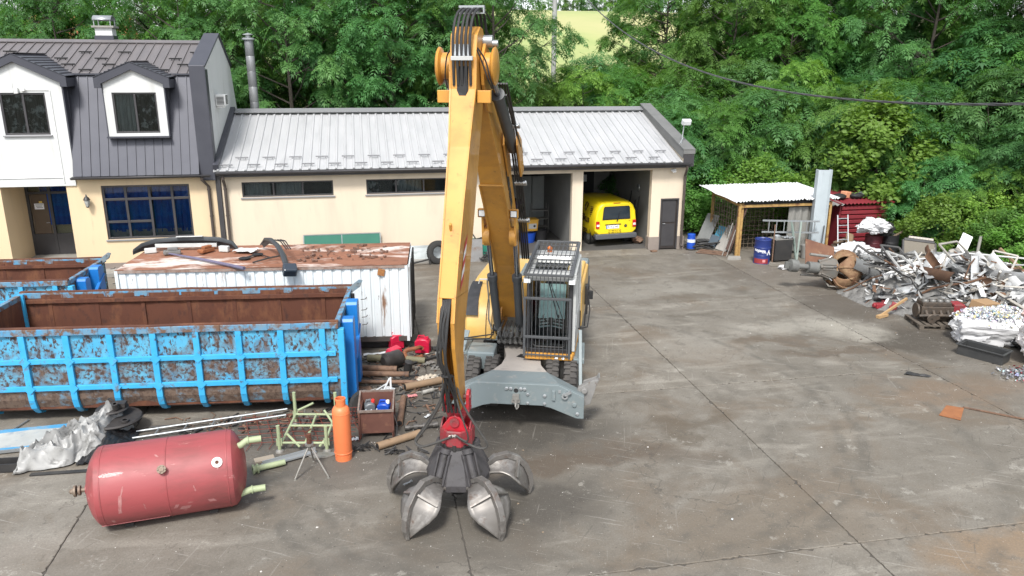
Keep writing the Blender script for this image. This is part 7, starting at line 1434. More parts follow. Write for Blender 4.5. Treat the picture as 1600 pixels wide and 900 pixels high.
single('silencer', 'second smaller exhaust silencer at the heap front left', 'silencer', m_dark, lambda m: m.lathe([(0,-.3),(.08,-.3),(.1,-.26),(.1,.26),(.08,.3),(.03,.31),(.03,.6)], ax=(1,-.4,.1), n=16), (14.75,19.1,.28), smooth=True)
for i, (x, y, mt, lb) in enumerate(((14.5,18.95,m_redd,'dark red casting nearest the old grab at the heap foot'),(14.75,18.65,m_redd,'dark red casting in the middle at the heap foot'),(15.1,18.5,m_redd,'dark red casting nearest the engine at the heap foot'))):
    single('red_casting', lb, 'casting', mt, lambda m: (m.box(-.14,.14,-.1,.1,0,.14), m.cyl((-.2,0,.08),(.25,.05,.1),.06), m.obox((.2,.05,.12),(.2,.12,.14),(.2,.3,.2))), (x,y,.02), i*.7, bevel=.015, group='dark red castings at the heap foot')
single('long_profile', 'dark curved profile lying along the foot of the heap', 'profile', m_dark, lambda m: m.tube([(14.9,19.3,.22),(15.6,18.9,.3),(16.5,19.0,.5)], .05, 8), smooth=True)
# engine on pallet
PL = thing('pallet', 'dark wooden pallet under the old engine', 'pallet', (15.05,17.35,0), rad(-14))
m_pal = mat('pallet_wood', (.085,.07,.055), (.12,.1,.08), 5, .85)
for k in range(7): part('deck_board', PL, m_pal, lambda m: m.box(-.62+.18*k,-.50+.18*k,-.45,.45,.12,.145))
for y in (-.42,0,.42):
    part('bearer', PL, m_pal, lambda m: m.box(-.6,.6,y-.05,y+.05,.1,.118)); part('bottom_board', PL, m_pal, lambda m: m.box(-.6,.6,y-.05,y+.05,0,.02))
    for x in (-.55,0,.55): part('block', PL, m_pal, lambda m: m.box(x-.06,x+.06,y-.05,y+.05,.021,.099))
EN = thing('old_engine', 'greasy dark engine block standing on the wooden pallet', 'engine', (15.0,17.4,.146), rad(-14))
m_eng = mat('engine_dark', (.045,.04,.035), (.10,.075,.055), 9, .55, .2)
part('block', EN, m_eng, lambda m: (m.box(-.42,.42,-.22,.22,.1,.42), m.prism([(-.28,.0),(.28,.0),(.36,.1),(-.36,.1)], lambda u, v, d: (u, d, v), -.18, .18)), bevel=.02)
part('cylinder_head', EN, m_eng, lambda m: m.box(-.40,.36,-.20,.20,.425,.53), bevel=.015)
for k in range(4): part('rocker_cap', EN, mat('engine_alu', (.20,.195,.185), (.12,.115,.105), 10, .45, .3), lambda m: m.lathe([(0,.06),(.065,.06),(.085,.03),(.085,0)], (-.30+.19*k,-.09,.532), n=16), smooth=True)
part('manifold', EN, m_eng, lambda m: (m.tube([(-.48,-.26,.17),(-.3,-.31,.2),(.3,-.31,.2),(.5,-.26,.28)], .04, 10), [m.cyl((-.3+.19*k,-.2,.30),(-.3+.19*k,-.31,.20),.04,n=10) for k in range(4)]), smooth=True)
part('flywheel', EN, m_eng, lambda m: m.lathe([(0,0),(.19,0),(.20,.03),(.19,.05),(0,.06)], (-.49,0,.26), (1,0,0), 24), smooth=True)
part('gearbox', EN, m_redd, lambda m: (m.box(.43,.72,-.18,.2,.12,.48), m.cyl((.72,0,.3),(.85,0,.3),.09)), bevel=.03)
part('pulley', EN, m_eng, lambda m: (m.lathe([(.02,0),(.12,0),(.1,.02),(.12,.04),(.02,.04)], (-.2,-.36,.12), (0,-1,0), 18), m.cyl((-.05,-.22,.16),(-.05,-.36,.16),.07)), smooth=True)
single('wooden_lath', 'light wooden lath leaning on the engine', 'lath', mat('fresh_wood', (.42,.27,.13), (.34,.22,.11), 5, .7), lambda m: m.bar((13.95,18.15,.05),(14.85,18.3,.48),.05,.06))
single('wooden_lath', 'short orange wood block lying at the foot of the lath', 'block', mat('fresh_wood', (.42,.27,.13)), lambda m: m.bar((13.85,18.1,.05),(14.2,18.2,.07),.12,.08))
single('cardboard_box', 'flattened cardboard box behind the big bag', 'box', mat('cardboard', (.30,.19,.10), rough=.9), lambda m: m.obox((0,0,.15),(.7,.4,.3),(.1,.1,.3)), (16.1,16.9,.45), bevel=.01)
# big bag of plastic granulate and edge bags
BGB = thing('big_bag', 'open white big bag overflowing with mixed plastic flakes', 'bag', (15.3,15.95,0), rad(-18))
part('bag_fabric', BGB, m_wbag, lambda m: lump(m, .70, .48, .66, 61, 64, .2, 4.5), fix=False, smooth=True)
part('bag_fold', BGB, m_wbag, lambda m: (m.grid(lambda u, v: (-.75+.9*u, -.55-.1*v+.05*fnoise(u*6, v*4, 3), .02+.14*abs(fnoise(u*6, v*3, 8))), 20, 8), m.grid(lambda u, v: (-.78+1.5*u, -.50-.06*sin(pi*v)+.04*fnoise(u*5, v*4, 1), .38+.36*v-.12*u+.04*fnoise(u*8, v*6, 2)), 24, 8)), fix=False, solid=.008)
def flakes(m, n, cx_, cy_, sx, sy, zf, seed):
    r = random.Random(seed)
    for k in range(n):
        x, y = r.gauss(0, .45), r.gauss(0, .45)
        if x*x+y*y > 1: continue
        m.cur = r.choice((0,0,0,0,0,0,0,0,1,2,3,4,5)); s = r.uniform(.015,.045); z = zf(x, y)+r.uniform(0,.03)
        R = Euler((r.uniform(-1,1), r.uniform(-1,1), r.uniform(0,6))).to_matrix(); c = V((cx_+sx*x, cy_+sy*y, z))
        m.add([c+R@V((-s,-s*.6,0)), c+R@V((s,-s*.5,0)), c+R@V((s*.7,s*.7,0)), c+R@V((-s*.8,s*.5,0))], [(0,1,2,3)])
m_fl = [mat('flake_%d' % i, c, rough=.5) for i, c in enumerate(((.62,.63,.64),(.35,.52,.54),(.25,.26,.42),(.6,.52,.2),(.16,.16,.17),(.5,.42,.5)))]
fk = MB(); flakes(fk, 2200, 15.5, 16.05, .95, .75, lambda x, y: .80-.25*(x*x+y*y), 3); flakes(fk, 900, 16.2, 16.3, .7, .6, lambda x, y: .75-.3*(x*x+y*y), 4)
tag(fk.build('plastic_flakes', m_fl, fix=False), 'white and coloured plastic flakes heaped on the big bag', 'flakes', kind='stuff')
fk = MB(); flakes(fk, 700, 16.0, 15.2, .45, .7, lambda x, y: .40-.35*(x*x+y*y)+.1, 8); flakes(fk, 500, 14.55, 13.75, .8, .5, lambda x, y: .04, 9)
tag(fk.build('plastic_flakes', [m_fl[4], m_fl[0], m_fl[2], mat('flake_red', (.3,.04,.06)), m_fl[4], m_fl[1]], fix=False), 'dark and white plastic flakes spilled between the bags and the tray', 'flakes', kind='stuff')
single('flake_heap', 'dark mound under the spilled plastic flakes beside the big bag', 'heap', m_dark, lambda m: lump(m, .5, .7, .5, 66, 24), (16.1,15.2,0), fix=False)
single('white_edge_bag', 'tall crumpled white and pink plastic bag at the right edge of the photo', 'bag', mat('bag_pinkish', (.62,.57,.55), (.66,.64,.62), 2, .6, spots=((.45,.22,.18), .25, 2, .08)), lambda m: lump(m, .55, .5, 1.2, 71, 60, .38), (15.55,14.3,0), fix=False)
single('round_cover', 'round white lid between the big bag and the edge bag', 'lid', mat('panel_white', (.72,.72,.71)), lambda m: m.lathe([(0,.02),(.14,.02),(.15,0)], n=20), (15.75,15.35,.62), rot=(.7,0,.4), smooth=True)
single('pinkish_sheet', 'pinkish crumpled sheeting behind the edge bag', 'sheet', mat('sheet_pink', (.45,.33,.28), (.35,.27,.24), 3, .8), lambda m: lump(m, .8, .5, .9, 73, 30), (17.1,15.9,0), fix=False)
TR = thing('black_tray', 'black rectangular plastic tray on the concrete beside the big bag', 'tray', (14.45,14.95,0), rad(-62))
part('wall', TR, mat('tray_black', (.03,.032,.033), (.045,.045,.045), 5, .45), lambda m: (m.box(-.5,.5,-.24,-.21,0,.26), m.box(-.5,.5,.21,.24,0,.26), m.box(-.5,-.47,-.208,.208,0,.26), m.box(.47,.5,-.208,.208,0,.26), m.box(-.47,.47,-.21,.21,0,.03)), bevel=.008)
part('rim', TR, mat('tray_black', (.03,.032,.033)), lambda m: (m.box(-.54,.54,-.28,-.242,.25,.275), m.box(-.54,.54,.242,.28,.25,.275), m.box(-.54,-.502,-.24,.24,.25,.275), m.box(.502,.54,-.24,.24,.25,.275)), bevel=.005)
part('residue', TR, m_tri, lambda m: m.box(-.2,.46,-.2,.1,.032,.06))
# ------------------------------------------------------------------ yellow van in the right bay
VN = thing('delivery_van', 'yellow delivery van parked nose-in in the right garage bay', 'van', (9.40,27.86,.065), rad(7.0))
m_vy = mat('van_yellow', (.78,.60,.012), (.74,.56,.012), 1.5, .3, coat=.4)
def vbody(m):
    # stations along y: half widths and heights of a rounded box
    st = [(0,.74,.86,.84,.60,1.66,.42),(.06,.80,.875,.85,.66,1.70,.42),(.35,.84,.885,.86,.70,1.73,.30),(2.0,.85,.885,.86,.72,1.74,.26),(2.75,.84,.88,.83,.66,1.66,.26),(3.35,.84,.87,.80,.62,1.14,.26),(3.9,.82,.85,.78,.6,1.02,.26),(4.28,.72,.76,.66,.5,.84,.06),(4.36,.55,.6,.5,.4,.7,.34)]
    rings = []
    for y, wb, wm, ws, wr, h, b in st:
        zs = [(wb*.8,b),(wb,b+.10),(wm,.62 if h > 1.2 else b+.25*(h-b)+.1),(wm*.99,.95 if h > 1.2 else b+.6*(h-b)),((wm+wr)/2+.05,1.36 if h > 1.2 else b+.8*(h-b)),(wr+.06,h-.13 if h > 1.2 else b+.92*(h-b)),(wr-.06,h-.03),(wr*.5,h)]
        rings.append([(x, y, z) for x, z in zs]+[(-x, y, z) for x, z in reversed(zs)])
    n = len(rings[0]); vs = [p for r in rings for p in r]; fs = []
    for i in range(len(rings)-1):
        for j in range(n): fs.append((i*n+j, i*n+(j+1) % n, (i+1)*n+(j+1) % n, (i+1)*n+j))
    fs += [tuple(range(n)), tuple(range((len(rings)-1)*n, len(rings)*n))[::-1]]; m.add(vs, fs)
vb = part('body', VN, m_vy, vbody, smooth=True); md = vb.modifiers.new('bev', 'BEVEL'); md.width = .03; md.segments = 3; md.limit_method = 'ANGLE'; md.angle_limit = rad(35)
tg = part('tailgate', VN, m_vy, lambda m: m.prism([(-.66,.5),(.66,.5),(.68,1.0),(.60,1.58),(.5,1.66),(-.5,1.66),(-.60,1.58),(-.68,1.0)], lambda u, v, d: (u, d, v), -.022, .02), bevel=.02)
rw = part('rear_window', VN, m_black, lambda m: m.prism([(-.59,1.04),(.59,1.04),(.55,1.50),(.50,1.56),(-.50,1.56),(-.55,1.50)], lambda u, v, d: (u, d, v), -.034, -.023), bevel=.006)
part('glass', rw, mat('van_glass', (.02,.03,.04), rough=.04, spec=1.0), lambda m: m.prism([(-.55,1.08),(.55,1.08),(.52,1.48),(.48,1.53),(-.48,1.53),(-.52,1.48)], lambda u, v, d: (u, d, v), -.042, -.0345))
part('wiper', rw, m_black, lambda m: (m.bar((.05,-.055,1.02),(.10,-.055,1.32),.02,.015), m.bar((.0,-.055,.98),(.06,-.055,1.06),.03,.02)))
for s in (-1, 1):
    tl = part('tail_light', VN, mat('lamp_red', (.42,.012,.015), rough=.2), lambda m: m.box(min(s*.70,s*.84),max(s*.70,s*.84),-.035,.08,.72,1.0), bevel=.015)
    part('reverse_lens', tl, mat('lamp_white', (.75,.74,.72), rough=.2), lambda m: m.box(min(s*.71,s*.82),max(s*.71,s*.82),-.042,-.036,.80,.88))
part('bumper', VN, mat('bumper_grey', (.075,.08,.09), rough=.55), lambda m: m.prism([(-.86,.30),(.86,.30),(.88,.40),(.86,.50),(-.86,.50),(-.88,.40)], lambda u, v, d: (u, d, v), -.10, .12), bevel=.03)
npl = part('number_plate', VN, mat('plate_white', (.72,.73,.74), rough=.4), lambda m: m.box(-.42,.12,-.036,-.026,.70,.83))
part('plate_band', npl, mat('plate_blue', (.02,.1,.5)), lambda m: m.box(-.418,-.375,-.039,-.0365,.702,.828))
text_mesh('plate_text', 'K14-J-340', .105, m_black, npl, frame_M((-.13,-.038,.765), (1,0,0), (0,0,1)), .001)
part('handle_strip', VN, m_black, lambda m: m.box(-.47,.20,-.045,-.023,.845,.875), bevel=.005)
eb = part('badge', VN, mat('badge_dark', (.06,.055,.05), rough=.3, metal=.5), lambda m: m.lathe([(0,.012),(.055,.012),(.062,.0)], (.40,-.023,.78), (0,-1,0), 20))
text_mesh('badge_mark', 'V\nW', .05, m_galv, eb, frame_M((.40,-.036,.79), (1,0,0), (0,0,1)), .001)
m_brt = mat('lettering_brown', (.07,.03,.012), rough=.5)
text_mesh('lettering', 'Tel: +387 37 317 307', .062, m_brt, VN, frame_M((-.05,-.0245,.615), (1,0,0), (0,0,1)), .001, bold=.002)
text_mesh('lettering', 'Fax: +387 37 316 120', .062, m_brt, VN, frame_M((-.05,-.0245,.545), (1,0,0), (0,0,1)), .001, bold=.002)
text_mesh('sticker', 'BiH', .05, m_brt, VN, frame_M((.56,-.0245,.97), (1,0,0), (0,0,1)), .001)
text_mesh('lettering', 'Milkus', .40, m_brt, VN, frame_M((-.895,1.05,.99), (0,-1,0), (0,0,1)), .002, shear=.15, bold=.008)
for k in range(6): part('logo_ray', VN, m_brt, lambda m: m.bar((-.86-.002*k,.55-.02*k,1.12+.075*k),(-.84-.0*k,.40-.02*k,1.14+.075*k),.02,.035))
part('logo_ring', VN, m_brt, lambda m: [m.bar(p, q, .02, .03) for p, q in zip([(-.86,.98,1.26),(-.84,.86,1.44),(-.82,.80,1.56),(-.81,.95,1.62),(-.84,1.08,1.44)], [(-.84,.86,1.44),(-.82,.80,1.56),(-.81,.95,1.62),(-.84,1.08,1.44),(-.86,.98,1.26)])])
part('side_stripe', VN, m_brt, lambda m: (m.box(-.889,-.880,.75,2.6,.55,.58), m.box(-.889,-.880,.75,2.6,.48,.51)))
part('brake_light', VN, mat('lamp_red', (.42,.012,.015)), lambda m: m.box(-.14,.14,-.03,.0,1.67,1.69))
for s in (-1, 1):
    for y in (.72, 3.4):
        wv = part('wheel', VN, m_galv, lambda m: m.lathe([(0,.03),(.16,.03),(.19,0),(.19,-.1)], (s*.80,y,.315), (s,0,0), 20), smooth=True)
        part('tyre', wv, m_rubber, lambda m: m.lathe([(.19,-.17),(.30,-.17),(.318,-.13),(.318,.02),(.30,.055),(.19,.05),(.19,-.17)], (s*.80,y,.315), (s,0,0), 28), smooth=True)
        part('arch', wv, m_black, lambda m: m.lathe([(.36,-.02),(.33,-.02),(.33,.0),(.36,.0)], (s*.882,y,.33), (s,0,0), 20, 0, pi*2))
part('side_glass', VN, mat('van_glass', (.02,.03,.04)), lambda m: [m.prism([(2.35,1.04),(3.05,1.04),(2.78,1.5),(2.35,1.54)], lambda u, v, d: (s*(d-.11*(v-1.04)), u, v), .895, .90) for s in (-1, 1)])
# ------------------------------------------------------------------ things inside the two bays
for i in range(4): single('tall_locker', ['leftmost grey-white locker at the back of the left bay','second grey-white locker in the left bay','third grey-white locker in the left bay','rightmost grey-white locker in the left bay'][i], 'locker', mat('locker_white', (.34,.36,.35), (.28,.3,.29), 2, .6), lambda m: (m.box(-.27,.27,0,.4,0,2.15), m.box(-.25,.25,-.02,-.002,.05,2.1), m.box(.18,.2,-.035,-.021,1.0,1.15)), (5.65+.565*i,32.4,.06), bevel=.01, group='lockers in the left bay')
YB = thing('yellow_box', 'yellow box with white label stacked in the left garage bay', 'box', (6.25,29.3,.50), .1)
part('body', YB, mat('box_yellow', (.55,.30,.03), rough=.6), lambda m: m.prism([(-.32,0),(.32,0),(.36,.42),(-.36,.42)], lambda u, v, d: (u, d, v), -.22, .22), bevel=.015)
part('rim', YB, mat('box_yellow', (.55,.30,.03)), lambda m: m.box(-.38,.38,-.24,.24,.42,.46), bevel=.01)
part('label', YB, mat('label_grey', (.45,.45,.43)), lambda m: m.box(-.05,.28,-.228,-.222,.1,.3)); part('mark', YB, m_black, lambda m: m.lathe([(0,.002),(.05,.002)], (.19,-.229,.2), (0,-1,0), 12))
single('blue_tub', 'blue plastic tub under the yellow box in the left bay', 'tub', m_bluepl, lambda m: m.lathe([(0,0),(.28,0),(.34,.4),(.36,.42),(.33,.40),(.27,.02)], n=24), (6.2,29.2,.06), smooth=True)
single('black_tub', 'black tub right of the blue tub in the left bay', 'tub', m_black, lambda m: m.lathe([(0,0),(.22,0),(.25,.45),(.27,.46),(.2,.03)], n=20), (6.75,29.25,.06), smooth=True)
BN = thing('work_bench', 'dark cluttered work bench in the left bay', 'bench', (5.35,31.2,.06))
part('top', BN, m_dark, lambda m: m.box(-.6,.9,-.35,.35,.82,.88)); [part('leg', BN, m_dark, lambda m: m.box(x-.03,x+.03,y-.03,y+.03,0,.82)) for x in (-.55,.85) for y in (-.3,.3)]
def clut(m):
    r = random.Random(8)
    for k in range(46): m.cur = r.choice((0,0,0,1,2,3)); s = r.uniform(.05,.2); m.obox((r.uniform(-.6,1.0), r.uniform(-.4,.4), .9+r.uniform(0,.4)), (s*r.uniform(1,2), s, s), (r.uniform(-1,1), r.uniform(-1,1), r.uniform(0,3)))
tag(part('bench_clutter', None, [m_dark, m_tri, mat('violet_plastic', (.08,.06,.15)), m_redpl], clut), 'jumble of dark tools and parts on the work bench', 'tools', kind='stuff').location = (5.35,31.2,.06)
single('hand_wheel', 'round white hand wheel above the bench in the left bay', 'wheel', m_galv, lambda m: (m.lathe([(.10,-.01),(.13,-.01),(.13,.01),(.10,.01),(.10,-.01)], ax=(0,-1,0), n=20), m.bar((-.1,0,0),(.1,0,0),.02,.02), m.bar((0,0,-.1),(0,0,.1),.02,.02)), (5.5,30.8,1.6))
single('shelf_frame', 'wire shelf frame against the back right of the left bay', 'shelf', m_tri, lambda m: [m.cyl((x,y,0),(x,y,1.2),.015,n=6) for x in (-.3,.4) for y in (-.2,.2)]+[m.box(-.3,.4,-.2,.2,z,z+.015) for z in (.25,.6,.95)], (7.0,30.9,.06))
bdk = part('back_door', B, m_black, lambda m: m.box(9.2,10.0,32.93,32.99,.06,2.4)); part('notice', bdk, mat('paper', (.75,.76,.78)), lambda m: m.box(9.48,9.66,32.92,32.928,1.85,2.15))
single('wall_clock', 'small round pale clock on the right wall of the right bay', 'clock', m_galv, lambda m: m.lathe([(0,.03),(.12,.03),(.14,0)], ax=(-1,0,0), n=20), (10.745,29.2,2.1))
for i, (y, h, lb) in enumerate(((29.0,1.5,'black long-handled tool leaning on the bay wall nearest the yard'),(29.4,1.3,'second black tool leaning on the bay wall'),(29.9,1.6,'farthest black tool leaning on the bay wall'))):
    single('leaning_tool', lb, 'tool', m_black, lambda m: (m.cyl((10.45,y,.06),(10.7,y,.28+h),.02,n=8), m.box(10.36,10.56,y-.1,y+.1,.06,.28)), group='tools in the right bay')
single('rag_heap', 'heap of rags on the floor at the right wall of the right bay', 'rags', m_rpipe, lambda m: lump(m, .22, .3, .25, 91, 20), (10.45,28.3,.06), fix=False)
single('small_crate', 'little rusty box on the ground at the plinth between the bays', 'box', m_rpipe, lambda m: m.box(-.12,.12,-.07,.07,0,.06), (10.62,26.9,0), .2, bevel=.01)
# ------------------------------------------------------------------ trees
def leaf_mat(name, c1, c2, c3_, trans=.42, vary=.22):
    m = bpy.data.materials.new(name); m.use_nodes = True; t = m.node_tree; N = t.nodes; L = t.links; b = N['Principled BSDF']; out = N['Material Output']
    P = N.new('ShaderNodeNewGeometry'); n1 = N.new('ShaderNodeTexNoise'); n1.inputs['Scale'].default_value = .55; n1.inputs['Detail'].default_value = 3; L.new(P.outputs['Position'], n1.inputs['Vector'])
    n2 = N.new('ShaderNodeTexNoise'); n2.inputs['Scale'].default_value = 4.5; n2.inputs['Detail'].default_value = 2; L.new(P.outputs['Position'], n2.inputs['Vector'])
    def mx(f, a, c):
        x = N.new('ShaderNodeMix'); x.data_type = 'RGBA'; L.new(f, x.inputs[0])
        for k, q in ((6, a), (7, c)):
            if hasattr(q, 'links'): L.new(q, x.inputs[k])
            else: x.inputs[k].default_value = c3(q)
        return x.outputs[2]
    def mr(f, lo, hi, a=0, c=1):
        x = N.new('ShaderNodeMapRange'); L.new(f, x.inputs[0]); x.inputs[1].default_value = lo; x.inputs[2].default_value = hi; x.inputs[3].default_value = a; x.inputs[4].default_value = c; return x.outputs[0]
    col = mx(mr(n1.outputs['Fac'], .35, .65), c1, c2); col = mx(mr(n2.outputs['Fac'], .5, .75, 0, .8), col, c3_)
    oi = N.new('ShaderNodeObjectInfo'); h = N.new('ShaderNodeHueSaturation'); L.new(col, h.inputs['Color'])
    L.new(mr(oi.outputs['Random'], 0, 1, 1-vary, 1+vary), h.inputs['Value'])
    ml = N.new('ShaderNodeMath'); ml.operation = 'MULTIPLY'; ml.inputs[1].default_value = 7.13; L.new(oi.outputs['Random'], ml.inputs[0]); fr = N.new('ShaderNodeMath'); fr.operation = 'FRACT'; L.new(ml.outputs[0], fr.inputs[0])
    L.new(mr(fr.outputs[0], 0, 1, .49, .52), h.inputs['Hue'])
    L.new(h.outputs[0], b.inputs['Base Color']); b.inputs['Roughness'].default_value = .5; b.inputs['Specular IOR Level'].default_value = .3
    tr = N.new('ShaderNodeBsdfTranslucent'); mm = N.new('ShaderNodeMixShader'); mm.inputs[0].default_value = trans
    tc = N.new('ShaderNodeMix'); tc.data_type = 'RGBA'; tc.blend_type = 'MULTIPLY'; tc.inputs[0].default_value = 1; tc.inputs[7].default_value = (1.25,1.3,.5,1); L.new(h.outputs[0], tc.inputs[6]); L.new(tc.outputs[2], tr.inputs[0])
    L.new(b.outputs[0], mm.inputs[1]); L.new(tr.outputs[0], mm.inputs[2]); L.new(mm.outputs[0], out.inputs[0]); return m
m_leafA = leaf_mat('leaf_locust', (.085,.195,.038), (.125,.25,.052), (.185,.325,.085))
m_leafB = leaf_mat('leaf_dark', (.062,.160,.050), (.095,.215,.068), (.145,.29,.10))
m_leafC = leaf_mat('leaf_bright', (.13,.26,.042), (.18,.325,.06), (.25,.40,.095))
m_bark = mat('bark', (.04,.033,.027), (.065,.055,.045), 6, .9, bump=.4)
rng = np.random.default_rng(4)
def frond_template(pairs=6):
    vs = []
    for i in range(pairs):
        a = .16+.80*i/(pairs-1); ll = .30*(1-.55*abs(i/(pairs-1)-.4)); w = .065
        for s in (-1, 1):
            vs += [(a,0,0),(a+.02+w,s*ll*.45,.02),(a+.13,s*ll,-.03),(a-.02+w*.0+.03,s*ll*.5,.02)]
    vs += [(.92,0,0),(1.02,.06,.0),(1.16,0,-.02),(1.02,-.06,0)]
    return np.array(vs)
FT = frond_template()
def fronds(base, dirs, L, droop, roll):
    """base, dirs: n x 3; returns verts (n*k, 3)"""
    n = len(base); d = dirs/np.linalg.norm(dirs, axis=1, keepdims=True); up = np.array([0,0,1.]); s = np.cross(d, up); s /= np.linalg.norm(s, axis=1, keepdims=True)+1e-9; u = np.cross(s, d)
    c, sn = np.cos(roll)[:,None], np.sin(roll)[:,None]; s2 = s*c+u*sn; u2 = u*c-s*sn
    T = FT; P = base[:,None,:]+(d[:,None,:]*T[None,:,0:1]+s2[:,None,:]*T[None,:,1:2]+u2[:,None,:]*T[None,:,2:3])*L[:,None,None]
    P[:,:,2] -= droop[:,None]*(T[None,:,0]*L[:,None])**2
    return P.reshape(-1, 3)
def mesh_quads(name, V_, mt):
    n = len(V_)//4; me = bpy.data.meshes.new(name); me.vertices.add(len(V_)); me.vertices.foreach_set('co', V_.astype(np.float32).ravel())
    me.loops.add(n*4); me.loops.foreach_set('vertex_index', np.arange(n*4, dtype=np.int32)); me.polygons.add(n)
    me.polygons.foreach_set('loop_start', np.arange(0, n*4, 4, dtype=np.int32)); me.polygons.foreach_set('loop_total', np.full(n, 4, dtype=np.int32))
    me.materials.append(mt); me.update(); return me
def make_tree(Ht, R, seed, nb, ncl, nfr, mt, base_f=.28, fl=.62, broad=False):
    g = np.random.default_rng(seed); tm = MB(); r = random.Random(seed)
    lean = V((r.uniform(-.06,.06)*Ht, r.uniform(-.06,.06)*Ht, 0))
    tp = [V((0,0,-.3))+lean*0, V((0,0,Ht*.2))+lean*.3, lean*.7+V((.1,0,Ht*.45)), lean+V((0,.1,Ht*.68)), lean*1.1+V((0,0,Ht*.86))]
    tm.tube(tp, [Ht*.012,Ht*.010,Ht*.008,Ht*.005,Ht*.002], 7)
    cz, rz_ = Ht*(base_f+1)/2, Ht*(1-base_f)/2; cl = []
    for k in range(nb):
        ph = k*2.39996+r.uniform(-.4,.4); f = (k+.5)/nb; zc_ = -0.85+1.8*f; rr = sqrt(max(.06, 1-min(1, abs(zc_))**2.2))*r.uniform(.68,1.0)
        if zc_ > .75: rr *= .6
        bc = np.array([lean.x*(.5+.5*f)+R*rr*cos(ph), lean.y*(.5+.5*f)+R*rr*sin(ph), cz+rz_*zc_*r.uniform(.9,1.0)])
        zs = max(Ht*.16, bc[2]-R*rr*r.uniform(.45,.9)); q = V((lean.x*zs/Ht, lean.y*zs/Ht, zs)); e = V(bc)
        mid = q.lerp(e, .5)+V((0,0,-.06*R)); tm.tube([q, mid, e], [Ht*.004,Ht*.0026,.008], 5)
        br = R*r.uniform(.30,.46); pts = g.normal(0, 1, (ncl, 3)); pts /= np.linalg.norm(pts, axis=1, keepdims=True); pts *= g.uniform(.25,1.0,(ncl,1))**.6; pts *= np.array([br, br, br*.55]); pts += bc
        for j in range(min(4, ncl)): tm.tube([mid.lerp(e, .6), V(pts[j])], [.014,.006], 4)
        cl.append(pts)
    cl = np.concatenate(cl); n = len(cl)
    base = np.repeat(cl, nfr, 0); m = len(base); ax = np.array([lean.x, lean.y, cz]); az = g.uniform(0, 2*pi, m)
    out = base-ax; out[:,2] *= .3; out /= np.linalg.norm(out, axis=1, keepdims=True)+1e-6
    d = np.stack([np.cos(az), np.sin(az), g.normal(.05, .30, m)], 1)*.75+out*np.array([.8,.8,.4])+np.array([0,0,-.12])
    base = base+g.normal(0, .07, (m, 3)); L = g.uniform(.65, 1.25, m)*fl
    if broad:
        # single broad leaves
        k = 8; b2 = np.repeat(base, k, 0)+g.normal(0, .16, (m*k, 3)); a = g.normal(0, 1, (m*k, 3)); a[:,2] *= .35; a /= np.linalg.norm(a, axis=1, keepdims=True)
        nn = g.normal(0, .45, (m*k, 3))+np.array([0,0,.7])+np.repeat(out, k, 0)*.7; s = np.cross(nn, a); s /= np.linalg.norm(s, axis=1, keepdims=True); sz = (g.uniform(.045, .095, m*k)*fl/.5)[:,None]
        V_ = np.stack([b2-a*sz, b2+s*sz*.62, b2+a*sz*1.1-np.array([0,0,.25])*sz, b2-s*sz*.62], 1).reshape(-1, 3)
    else: V_ = fronds(base, d, L, g.uniform(.35,1.05,m)/fl*.6, g.normal(0,.35,m))
    return mesh_quads('crown', V_, mt), tm.mesh('trunk', m_bark, smooth=True, fix=False)
TV = [make_tree(12, 3.2, 11, 32, 9, 11, m_leafA), make_tree(13, 3.6, 12, 34, 9, 11, m_leafB), make_tree(11.5, 3.1, 13, 30, 9, 11, m_leafA, .18), make_tree(12.5, 3.5, 14, 34, 9, 11, m_leafB, .12), make_tree(6.5, 2.7, 15, 24, 10, 11, m_leafA, .0, .6), make_tree(7, 2.6, 16, 24, 10, 11, m_leafC, .0, .55), make_tree(6.2, 2.9, 20, 24, 10, 11, m_leafB, .0, .78)]
SV = [make_tree(3.2, 1.6, 17, 16, 10, 9, m_leafC, -.1, .5, True), make_tree(2.6, 1.5, 18, 15, 10, 9, m_leafA, -.1, .42, True), make_tree(4.5, 1.7, 19, 20, 10, 9, m_leafC, -.1, .55, True)]
rt_ = random.Random(31)
def tree(x, y, v, sc, label, group, name='locust_tree', kind='tree', sv=False, dz=0):
    T = thing(name, label, kind, (x, y, hz(x, y)+dz), rt_.uniform(0, 6.28), group); T.scale = (sc*rt_.uniform(.92,1.08), sc*rt_.uniform(.92,1.08), sc)
    cr, tk_ = (SV if sv else TV)[v]; link('crown', cr, T); link('stems' if sv else 'trunk', tk_, T); return T
def px_of(x, y, z=5):
    v = V((x, y, z-CAM_H)); return 800+1200*v.dot(Rr)/v.dot(fw)
def where(x, y, marks):
    p = px_of(x, y); return min(marks, key=lambda k: abs(k[0]-p))[1]
def wood(rows, what, marks, group, **k):
    ys = sorted(r[1] for r in rows); mid = ys[len(ys)//2]
    lab = [what+' '+where(x, y, marks)+(', front rank' if y < mid else ', rear rank') for x, y, v, s in rows]
    for i, (x, y, v, s) in enumerate(rows):
        same = sorted((px_of(r[0], r[1]), j) for j, r in enumerate(rows) if lab[j] == lab[i]); l = lab[i]
        if len(same) > 1: l += ', '+('first','second','third','fourth','fifth','sixth','seventh','eighth','ninth','tenth','eleventh','twelfth')[[j for _, j in same].index(i)]+' from left'
        tree(x, y, v, s, l, group, **k)
